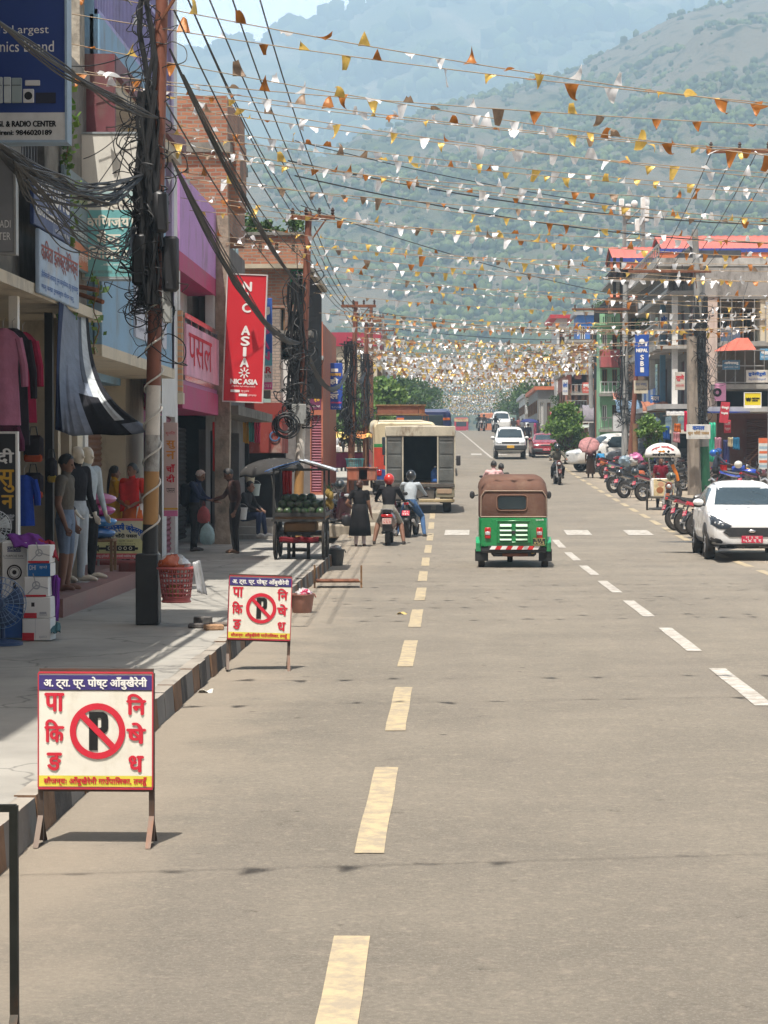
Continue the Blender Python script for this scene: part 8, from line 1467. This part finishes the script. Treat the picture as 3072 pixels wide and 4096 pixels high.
t = pole('utility_pole', 'nearest rust red steel pole with white, ochre and black bands and a black box foot', P1, P1T, .088, .065, [(0,blk),(1.10,och),(1.68,sil),(2.08,mat('chalk_white',(.60,.56,.50),.7,.12,4,.2,0,(.2,.1,.07),.6,4)),(2.62,rb)], None, [(7.2,.45,.1)])
b = MB(); b.bbox((-.125,-.125,0),(.125,.125,.78),.015); b.build('foot_box', mat('black_box',(.02,.02,.02),.5,.3,4), t); b = MB(); H = P1T-P1
b.tube([H*(z/H.length)+Vector((.098*math.cos(a), .098*math.sin(a), 0)) for z, a in [(.75+3.0*i/150, i*.31) for i in range(151)]], .011, 5); b.build('wound_cable', mat('white_cable',(.55,.53,.48),.5), t)
b = MB(); c = H*(3.55/H.length); b.bbox((c.x+.09,c.y-.12,c.z-.25),(c.x+.19,c.y-.02,c.z+.22),.01); b.build('meter_box', mat('meter_grey',(.28,.29,.28),.5,.2,5), t)
def smooth(p):
    o = []
    for i in range(len(p)-1):
        a, b_, c, e = p[max(0,i-1)], p[i], p[i+1], p[min(len(p)-1,i+2)]
        for t in (0,.33,.67): o.append(.5*((2*b_)+(c-a)*t+(2*a-5*b_+4*c-e)*t*t+(3*b_-a-3*c+e)*t**3))
    return o+[p[-1]]
def tangle(label, c, top, bot, rx, n, lens, r=.010, seed=1, fat=0):
    rr = random.Random(seed); t = thing('cable_tangle', label, 'cable tangle', c); b = MB()
    for i in range(n):
        z0 = rr.uniform(bot, top); a = rr.uniform(0, 6.28); p = Vector((math.cos(a)*rx*rr.uniform(.2,1), math.sin(a)*rx*rr.uniform(.2,.9), z0)); d = Vector((rr.uniform(-1,1), rr.uniform(-.6,.6), rr.uniform(-1.4,.5))); pts = [p]
        for k in range(14):
            d += Vector((rr.uniform(-.7,.7), rr.uniform(-.5,.5), rr.uniform(-.75,.55)))-Vector((p.x*2.2, p.y*2.5, max(0,p.z-top)*3+min(0,p.z-bot)*3)); d.normalize(); p = p+d*lens; pts.append(p)
        pts = smooth(pts)
        b.tube(pts, r*rr.uniform(.6,1.3), 4, 0, False)
    for i in range(fat):
        x = rr.uniform(-rx,rx)*.7; y = rr.uniform(-.2,.05); b.tube([(x+.05*math.sin(k*1.3+i), y, top-(top-bot)*k/7) for k in range(8)], rr.uniform(.018,.04), 6)
    b.build('loops', CABLE, t)['kind'] = 'stuff'; return t
pc = lambda z: P1+H*((z-.215)/H.length)
tangle('dense black cable tangle round the middle of the nearest pole', pc(0.215), 5.8, 3.5, .15, 90, .10, .007, 3, 20); tangle('looser nest of looped cables high on the nearest pole', pc(0.215), 7.6, 5.6, .11, 22, .09, .006, 4, 3); tangle('thin stray loops hanging below the black cable tangle', pc(0.215)+Vector((.05,0,0)), 3.9, 3.1, .2, 8, .11, .006, 9)
for i, (dx, dy, z, w, hh) in enumerate(((-.16,-.08,4.2,.09,.28),(.17,-.1,4.15,.09,.30),(.06,-.2,4.7,.08,.22))):
    q = thing('junction_box', ('black junction box left of the nearest pole shaft','black junction box right of the nearest pole shaft','black junction box high in the cable tangle')[i], 'junction box', pc(z)+Vector((dx,dy,0)), .2*i, 'junction boxes in the cable tangle'); b = MB(); b.bbox((-w,-.08,-hh),(w,.08,hh),.03); b.build('housing', BLACK, q); b = MB(); b.tube([(0,0,-hh),(.02,0,-hh-.15)],.02); b.build('gland', BLACK, q)
P2 = Vector((UX(1188,48), 48, .3)); P2T = Vector((UX(1236,48), 48, VZ(845,48))); P3 = Vector((UX(1400,73), 73, gz(73))); P3T = Vector((UX(1424,73), 73, VZ(1205,73))); P4 = Vector((UX(1462,84), 84, gz(84))); P4T = Vector((UX(1466,84), 84, VZ(1292,84)))
wh = mat('chalk_white',(.60,.56,.50),.7,.12,4,.2,0,(.2,.1,.07),.6,4)
t = pole('utility_pole', 'second rust red pole with white band and grey box rising behind the melon cart', P2, P2T, .115, .075, [(0,och),(1.5,wh),(2.6,RUST),(3.2,rb)], None, [(7.2,.5,.1)]); b = MB(); b.bbox((-.1,-.22,2.55),(.22,-.09,3.0),.01); b.build('meter_box', mat('meter_grey',(.28,.29,.28),.5,.2,5), t)
pole('utility_pole', 'third rusty pole beyond the melon cart carrying the teal basket', P3, P3T, .13, .08, [(0,RUST),(3,rb)], None, [(6.6,.6,.1)]); pole('utility_pole', 'fourth rusty pole between the stalls and the cream bus', P4, P4T, .13, .08, [(0,RUST),(3,rb)], None, [(6.5,.6,0)])
tangle('black cable tangle hanging on the second pole', P2+(P2T-P2)*.02, 5.6, 2.6, .24, 70, .16, .011, 5, 12); tangle('black cable coil and tangle on the third pole', P3, 5.4, 2.2, .24, 45, .18, .014, 6, 9); tangle('black cable tangle on the fourth pole', P4, 5.2, 2.4, .24, 36, .18, .015, 7, 7)
t = thing('cable_coil', 'coil of spare cable hung left of the second pole', 'cable coil', P(1140,1700,47.6)); b = MB()
for k in range(9): b.torus((rnd.uniform(-.05,.05),rnd.uniform(-.06,.06),rnd.uniform(-.05,.05)), rnd.uniform(.16,.30), .014, (rnd.uniform(-.3,.3),1,rnd.uniform(-.3,.3)), 20, 4)
b.build('loops', CABLE, t)
def further(x0, d0, dstep, X, side, n, grp):
    for i in range(n):
        d_ = d0+dstep*i; B = Vector((X, d_, gz(d_))); pole('utility_pole', '%s utility pole of the far row on the %s' % (('first','second','third','fourth','fifth','sixth')[i], side), B, B+Vector((rnd.uniform(-.2,.2),0,8.2)), .13, .09, [(0,GREY if i%2 else RUST)], None, [(7.6,.7,0)], grp, 8)
further(0, 112, 24, -3.9, 'left before the crest', 4, 'far poles on the left'); 
R1 = Vector((UX(2778,75), 75, gz(75))); R1T = Vector((UX(2776,75), 75, VZ(920,75))); cpole = conc('concrete_pole',(.27,.23,.19),.7); gp_ = conc('grey_pole',(.32,.32,.31),.5)
pole('utility_pole', 'weathered concrete pole, left one of the twin poles on the right', R1, R1+Vector((-.1,0,5.6)), .24, .19, [(0,cpole)], None, [], None, 8); R1b = Vector((UX(2826,75.4), 75.4, gz(75))); pole('utility_pole', 'tall grey pole with green painted foot, right one of the twin poles', R1b, R1T, .17, .11, [(0,mat('green_foot',(.015,.11,.05),.6,.15,4)),(1.75,gp_)], None, [(7.9,1.45,-.95)])
R2 = Vector((UX(2500,96), 96, gz(96))); R2T = Vector((UX(2500,96), 96, VZ(1140,96))); pole('utility_pole', 'grey pole with long cross arm right of the white board', R2, R2T, .17, .12, [(0,gp_)], None, [(7.4,1.3,-1.1)])
pole('utility_pole', 'leaning rusty brown pole beside the white board', Vector((UX(2515,93), 93, gz(93))), Vector((UX(2545,93), 93, VZ(1480,93))), .13, .10, [(0,rb)]); pole('utility_pole', 'short wooden post before the white board', Vector((UX(2542,90), 90, gz(90))), Vector((UX(2540,90), 90, VZ(1695,90))), .13, .11, [(0,WOOD)])
pole('utility_pole', 'grey pole by the bushy tree on the right', Vector((UX(2368,118), 118, gz(118))), Vector((UX(2360,118), 118, VZ(1400,118))), .15, .11, [(0,gp_)], None, [(7.0,1.0,0)]); pole('utility_pole', 'brown pole just right of the grey pole by the tree', Vector((UX(2390,114), 114, gz(114))), Vector((UX(2386,114), 114, VZ(1560,114))), .13, .1, [(0,rb)]); further(0, 150, 20, 8.6, 'right before the crest', 4, 'far poles on the right')
R0 = Vector((UX(3092,52), 52, gz(52))); pole('utility_pole', 'pole at the right edge whose cross arm reaches into view', R0, Vector((UX(3100,52), 52, VZ(400,52))), .16, .11, [(0,gp_)], None, [(VZ(617,52)-.13,1.15,-.55)])
tangle('cable tangle on the twin poles on the right', R1+Vector((.2,0,0)), 7.0, 2.6, .26, 44, .2, .013, 8, 10); tangle('cable tangle on the grey pole right of the white board', R2, 6, 2.5, .26, 26, .22, .015, 12, 6)
# telecom mast behind the pavilion
t = thing('telecom_mast', 'twin telecom mast with white panel antennas behind the red roofs', 'mast', P(2530,1100,112)); zb_ = t.location.z; b = MB()
for x in (2495,2570): X = UX(x,112)-t.location.x; b.tube([(X,0,-6),(X,0,VZ(830,112)-zb_)], .11, 8)
z = 0
while z < 3.4: b.tube([(UX(2495,112)-t.location.x,0,z),(UX(2570,112)-t.location.x,0,z+.9)], .04, 5); b.tube([(UX(2495,112)-t.location.x,0,z),(UX(2570,112)-t.location.x,0,z)], .05, 5); z += .9
b.build('lattice', STEEL, t)
for i, (x, y0, y1) in enumerate(((2482,800,865),(2508,820,880),(2568,795,860),(2582,830,890),(2545,880,930))): q = MB(); X = UX(x,112)-t.location.x; q.bbox((X-.13,-.3,VZ(y1,112)-zb_),(X+.13,-.12,VZ(y0,112)-zb_),.03); q.build('antenna', IW, t)
q = MB(); q.ball((UX(2533,112)-t.location.x,-.3,VZ(820,112)-zb_),(.18,.1,.18)); q.build('dish', IW, t)
# ---- cables
low = P(-60, 545, 15.0); up_ = P(-40, 60, 15.0)
cable('thick black cable bundle sagging in from the left to the nearest pole', low, pc(5.15)+Vector((-.15,0,0)), .32, .008, 26, 'cable_bundle', None, None, 26, .12); cable('second cable bundle fanning below the thick one', low+Vector((.1,.5,-.1)), pc(4.55)+Vector((-.2,-.1,0)), .35, .007, 26, 'cable_bundle', None, None, 12, .20)
cable('upper twisted cable bundle slanting from the top left corner to the nearest pole', up_, pc(5.75), .10, .009, 26, 'cable_bundle', None, None, 10, .05); cable('heavy cable bundle drooping from the nearest pole to the second pole', pc(5.3)+Vector((.15,0,0)), P2+Vector((.1,0,VZ(1370,48)-.3)), .55, .010, 30, 'cable_bundle', None, None, 16, .08)
cable('straight cable bundle above the drooping one to the second pole', pc(6.5)+Vector((.1,0,0)), P2+Vector((.1,0,5.6)), .25, .012, 30, 'cable_bundle', None, None, 6, .05); cable('cable bundle drooping from the second pole to the third pole', P2+Vector((.1,0,4.5)), P3+Vector((0,0,4.6)), 1.0, .016, 24, 'cable_bundle', None, None, 12, .08); cable('cable bundle drooping from the third pole to the fourth pole', P3+Vector((0,0,4.6)), P4+Vector((0,0,4.5)), .5, .017, 16, 'cable_bundle', None, None, 10, .09)
LB = 'thin black power line running along the left hand poles'
for i, (z1, z2, x) in enumerate(((7.6,7.6,.35),(7.6,7.6,.1),(7.9,7.5,.55),(8.1,7.6,-.1),(6.9,6.9,.2),(6.2,6.5,.3),(6.0,5.8,.05),(8.4,7.7,.75))): cable(LB, P1+Vector((x+.1,0,z1-.2)), P2+Vector((x,0,z2-.3)), .25+.05*(i%3), .011, 22, group='power lines along the left hand poles')
for i in range(5): cable(LB, P2+Vector((.15*i-.2,0,7.0)), P3+Vector((.15*i-.2,0,6.4)), .3, .012, 16, group='power lines along the left hand poles'); cable(LB, P3+Vector((.15*i-.2,0,6.4)), P4+Vector((.15*i-.2,0,6.2)), .2, .012, 10, group='power lines along the left hand poles'); cable(LB, P4+Vector((.15*i-.2,0,6.2)), Vector((-3.9+.15*i,112,gz(112)+7.4)), .4, .013, 10, group='power lines along the left hand poles')
for i in range(9): z = rnd.uniform(4.2,7.4); cable('thin service wire fanning from the nearest pole to the shop fronts', pc(z), Vector((-4.7, rnd.uniform(24.5,33), rnd.uniform(3.4,7.6))), .15, .007, 14, group='service wires to the left shop fronts')
for i in range(5): cable('thin service wire fanning from the second pole to the brick houses', P2+Vector((0,0,rnd.uniform(4,6.6))), Vector((-4.6, rnd.uniform(50,70), rnd.uniform(4,7))), .2, .010, 12, group='service wires to the brick houses')
# wires across the road
for i, (d1, z1, d2, z2, lab) in enumerate(((46,VZ(640,46),60,VZ(905,60),'upper black cable crossing the street below the near pennants'),(48,VZ(700,48),62,VZ(980,62),'second black cable crossing the street from the second pole'),(48,VZ(560,48),66,VZ(880,66),'thin black wire slanting across the upper street'),(73,VZ(1230,73),96,VZ(1320,96),'black cable crossing from the third pole to the cross arm pole'),(73,VZ(1290,73),96,VZ(1345,96),'lower black cable crossing from the third pole'),(50,VZ(820,50),75,VZ(1230,75),'thin wire slanting down to the twin poles'))):
    cable(lab, (-3.4 if d1 < 60 else -3.2, d1, z1), (10.2 if i < 3 else 9.0, d2, z2), .35, .016 if i < 2 else .011, 26, group='black cables crossing the street')
for i in range(4): cable('power line running between the right hand cross arms', R0+Vector((-1.5+.55*i,0,VZ(617,52)-.1)), R1b+Vector((-1.9+.6*i,0,8.0)), .2, .012, 14, group='power lines on the right'); cable('power line running between the right hand cross arms', R1b+Vector((-1.9+.6*i,0,8.0)), R2+Vector((-1.9+.5*i,0,7.5)), .35, .013, 14, group='power lines on the right'); cable('power line running between the right hand cross arms', R2+Vector((-1.9+.5*i,0,7.5)), Vector((8.0+.4*i,118,gz(118)+7.2)), .3, .013, 12, group='power lines on the right')
for i in range(14): cable('thin service wire drooping among the right hand balconies', R1b+Vector((0,0,rnd.uniform(3.5,7))), Vector((rnd.uniform(10.4,13), rnd.uniform(81,98), gz(88)+rnd.uniform(2.8,8))), .4, .010, 12, group='service wires on the right')
# ---- pennants
FO = [mat('orange_foil',(.38,.135,.02),.38,.15,20,.2,.15,None,0,2,0,.30), mat('gold_foil',(.74,.50,.12),.30,.15,20,.2,.2,None,0,2,0,.35), mat('silver_foil',(.84,.84,.85),.30,.08,20,.2,.15,None,0,2,0,.3), mat('tan_foil',(.26,.18,.12),.45,.2,20,.2,.15,None,0,2,0,.3)]
def flag_mesh(k):
    rr = random.Random(k); b = MB(); n = 6; w = rr.uniform(.075,.095); h = rr.uniform(.19,.26)*(1 if k % 4 else .62); c1, c2, c3 = rr.uniform(-1.1,1.1), rr.uniform(-1,1), rr.uniform(-.4,.4); trunc = .0 if k % 3 else .35; vs = []; fs = []
    for j in range(n+1):
        v = j/n; hw = w*(1-v*(1-trunc)); bend = c1*v*v
        for i in range(5): u = i/4-.5; vs.append((2*hw*u+c3*v*.12, -h*v*math.sin(bend)*.8-.035*math.sin(3*u+c2*3*v)*v, -h*v*math.cos(bend)))
    for j in range(n):
        for i in range(4): fs.append((j*5+i,j*5+i+1,(j+1)*5+i+1,(j+1)*5+i))
    b.add(vs, fs); return b
FM = []
for k in range(10):
    fb_ = flag_mesh(k)
    for m in FO: FM.append(fb_.mesh('pennant', [m]))
THR = mat('pennant_string',(.30,.22,.14),.5); ORD = 'first second third fourth fifth sixth seventh eighth ninth tenth eleventh twelfth thirteenth fourteenth fifteenth sixteenth seventeenth eighteenth nineteenth twentieth'.split()
def ordinal(i): return ORD[i] if i < 20 else ('twenty '+ORD[i-20] if i < 29 else ('thirtieth' if i == 29 else 'thirty '+ORD[i-30] if i < 39 else ('fortieth' if i == 39 else 'forty '+ORD[i-40])))
dist = [7.3,14.6,16.4,23.4,24.6,25.9,26.6,27.6,28.3,29.1,29.9,30.7,31.5,32.4,33.3,34.3,35.4,36.5,37.7,39,40.4,41.9,43.5,45.2,47,49,51,53.2,55.5,58,60.5,63,66,69,72,75.5,79,83,87,91,95,99,103]
for i, d in enumerate(dist):
    a = Vector((-4.7, d, 6.9+gz(d)+rnd.uniform(-.45,.5))); c = Vector((11.0, d+2.2+rnd.uniform(0,2), 6.0+gz(d)+rnd.uniform(-.4,.4)))
    if d > 48: a.x = -3.6; a.z -= .5
    if d > 60: a.z -= .55; c.z -= .1
    L = (c-a).length; sag = rnd.uniform(.15,.4); t = thing('pennant_string', '%s string of foil pennants across the street counting from the nearest' % ordinal(i), 'bunting', a, 0, 'strings of foil pennants across the street')
    f = lambda u: (c-a)*u+Vector((0,0,-4*sag*u*(1-u)))
    b = MB(); b.tube([f(k/26) for k in range(27)], .006 if d < 60 else .009, 4, 0, False); b.build('string', THR, t); x = .25
    mood = rnd.random(); cnt = 0
    while x < L-.2 and cnt < 99:
        u = x/L; p = f(u); q = a+p
        if q.x < max(UX(3120, q.y), 4.5) and rnd.random() < .88:
            o = bpy.data.objects.new('pennant', FM[rnd.randrange(10)*4+rnd.choice((0,0,0,1,1,2,2,3) if d < 28 else (0,0,1,1,2,2,2,2,2,3))]); COL.objects.link(o); o.parent = t; o.location = p-Vector((0,0,.004)); cnt += 1
            r_ = rnd.random(); ang = rnd.gauss(8,18) if r_ < (.55 if mood < .5 else .25) else (rnd.gauss(95,16) if r_ < .8 else rnd.gauss(165,18)); o.rotation_euler = (R(-ang if rnd.random() < .8 else ang), R(rnd.gauss(4,5)), R(rnd.gauss(0,22)))
            s_ = rnd.uniform(.7,1.05) if d < 29 else rnd.uniform(.5,.85) if d < 60 else rnd.uniform(.65,.95); o.scale = (s_,s_,s_)
        x += rnd.uniform(.22,.38) if d > 29 else rnd.uniform(.34,.55)
b = MB(); d = 106
while d < 420:
    zl = gz(d)+rnd.uniform(5.0,6.6); zr = zl+rnd.uniform(-.5,.4); sg = rnd.uniform(.2,.5); x = -4.6; pr = None
    while x < 10.6:
        u = (x+4.6)/15.2; z = zl+(zr-zl)*u-4*sg*u*(1-u); s = rnd.uniform(.10,.15); k = rnd.choice((1,1,2,2,2,2,0,3)); g = rnd.gauss(0,.9) if rnd.random() < .8 else rnd.uniform(2,3.4); y = d+1.2*u; tw = rnd.uniform(-.07,.07)
        b.add([(x-s,y-tw,z),(x+s,y+tw,z),(x+rnd.uniform(-.05,.05),y-.28*math.sin(g),z-.28*math.cos(g))], [(0,1,2)], k); x += rnd.uniform(.26,.46)
    b.tube([(-4.6+15.2*j/10, d+.12*j, zl+(zr-zl)*j/10-4*sg*j/10*(1-j/10)) for j in range(11)], .012, 3, 3, False); d += rnd.uniform(1.3,2.5) if d < 240 else rnd.uniform(3,6)
o = b.build('distant_pennants', FO, smooth=False); o['kind'] = 'stuff'
# ---- trees and plants
def leaves(b, c, r, n, s, rr, flat=.8):
    for i in range(n):
        d = Vector((rr.gauss(0,1), rr.gauss(0,1), rr.gauss(0,1))).normalized(); k = rr.random()**.4; p = Vector(c)+Vector((d.x*r*k, d.y*r*k, d.z*r*k*flat)); a = Vector((rr.gauss(0,1), rr.gauss(0,1), rr.gauss(0,1)-.3)).normalized(); e = a.orthogonal().normalized(); L = s*rr.uniform(.6,1.4); q = a.cross(e)*L*.38
        b.add([p, p+e*L*.5+q, p+e*L, p+e*L*.5-q], [(0,1,2,3)], rr.randrange(3))
LM = {'bright':[mat('leaf_bright_a',(.12,.22,.03),.6,.2,3,0,0,None,0,2,0,.3),mat('leaf_bright_b',(.08,.165,.025),.6,.2,3,0,0,None,0,2,0,.3),mat('leaf_bright_c',(.17,.26,.05),.6,.2,3,0,0,None,0,2,0,.3)],'dark':[mat('leaf_deep_a',(.035,.085,.018),.6,.2,3,0,0,None,0,2,0,.3),mat('leaf_deep_b',(.06,.12,.025),.6,.2,3,0,0,None,0,2,0,.3),mat('leaf_deep_c',(.085,.16,.03),.6,.2,3,0,0,None,0,2,0,.3)]}
def tree(label, p, H, r, kind, seed, nc=16, per=150, leaf=.16, name='tree', low=.35, cat='tree', group=None):
    rr = random.Random(seed); t = thing(name, label, cat, p, 0, group); b = MB(); b.tube([(0,0,-.2),(.03*H*rr.uniform(-1,1),0,H*low),(0,0,H*.75)], [.035*H,.025*H,.008*H], 8); cs = []
    for i in range(nc):
        a = i*2.4+rr.uniform(-.4,.4); k = ((i+.5)/nc)**.6; z = H*low+(H*(1-low))*rr.uniform(.05,.92); kk = k*math.sin(math.pi*min(.95, max(.18, (z/H-low)/(1-low)*.8+.2)))
        c = Vector((r*kk*math.cos(a), r*kk*math.sin(a), z)); cs.append(c); b.tube([(0,0,H*low*.9+.2*(z-H*low)), c*.6+Vector((0,0,.3*z*.4)), c], [.012*H,.008*H,.003*H], 5)
    b.build('trunk', mat('bark',(.10,.075,.05),.9,.3,6,.5), t); b = MB()
    for c in cs: leaves(b, c, r*rr.uniform(.30,.46), per, leaf, rr)
    b.build('crown', LM[kind], t); return t
tree('bright green bushy tree beside the plank kiosk on the right', Vector((UX(2262,109), 109, gz(109))), 3.1, 1.15, 'bright', 2, 26, 170, .17, low=.22); tree('bright green pointed shrub behind the parked bikes on the right', P(2598,1852,78), 1.75, .55, 'bright', 3, 14, 120, .11, 'shrub', .1, 'shrub')
for i, (x, d, H, r, kd) in enumerate(((1360,110,3.7,1.7,'dark'),(1440,114,3.9,1.8,'bright'),(1535,118,4.4,1.5,'bright'),(1600,150,4.6,2.0,'dark'),(1660,190,5,2.4,'dark'),(1400,128,4.2,1.9,'dark'),(2135,215,8,3,'dark'),(2200,185,6.5,2.3,'dark'),(2075,250,6,2.6,'dark'),(1700,260,6,2.6,'dark'))):
    tree(('dark tree behind the stall canopy','dark tree between the third and fourth poles','lighter green tree rising left of the cream bus','dark tree behind the buses','dark tree left of the crest','dark tree behind the hotel sign','tree at the far right before the crest','tree beside the far white house','farthest tree on the right beyond the crest','farthest tree on the left beyond the crest')[i], Vector((UX(x,d), d, gz(d))), H, r, kd, 20+i, 18, 120, .26, group='trees along the far street')
for i, (x, y, d, s) in enumerate(((985,930,58.6,.5),(1065,935,58.6,.4),(1170,930,58.6,.5),(940,960,58.6,.4),(2600,1310,106,.9),(2420,1245,124,.9),(2240,1600,150,.8))):
    tree(('potted plant at the left of the brick roof','small potted plant in the middle of the brick roof','potted plant at the right of the brick roof','plant at the corner of the brick roof','plants on the brown roof beside the pavilion','plant on the mint green parapet','bush under the white tower')[i], P(x, y+30, d), s*1.2, s, 'dark', 50+i, 8, 70, .10, 'roof_plant', .1, 'plant', 'plants growing on roofs')
t = thing('climbing_vine', 'yellow green vine climbing the mossy wall under the billboard', 'vine', P(265,1300,26.5)); b = MB(); rr = random.Random(4); pts = [P(268+10*math.sin(k), 1300-55*k, 26.4)-t.location for k in range(18)]; b.tube(pts, .008, 4); b.build('stem', WOOD, t); b = MB()
for q in pts: leaves(b, q, .13, 16, .11, rr)
b.build('leaves', LM['bright'], t)
t = thing('climbing_vine', 'young vine twisting down a pipe beside the awning cloth', 'vine', P(385,1330,27.5)); b = MB(); pts = [P(385+12*math.sin(k*1.1), 1110+28*k, 27.4)-t.location for k in range(12)]; b.tube(pts, .008, 4); b.build('stem', WOOD, t); b = MB()
for q in pts[::2]: leaves(b, q, .08, 5, .10, rr)
b.build('leaves', LM['bright'], t)
bpy.data.scenes.remove(TMP)
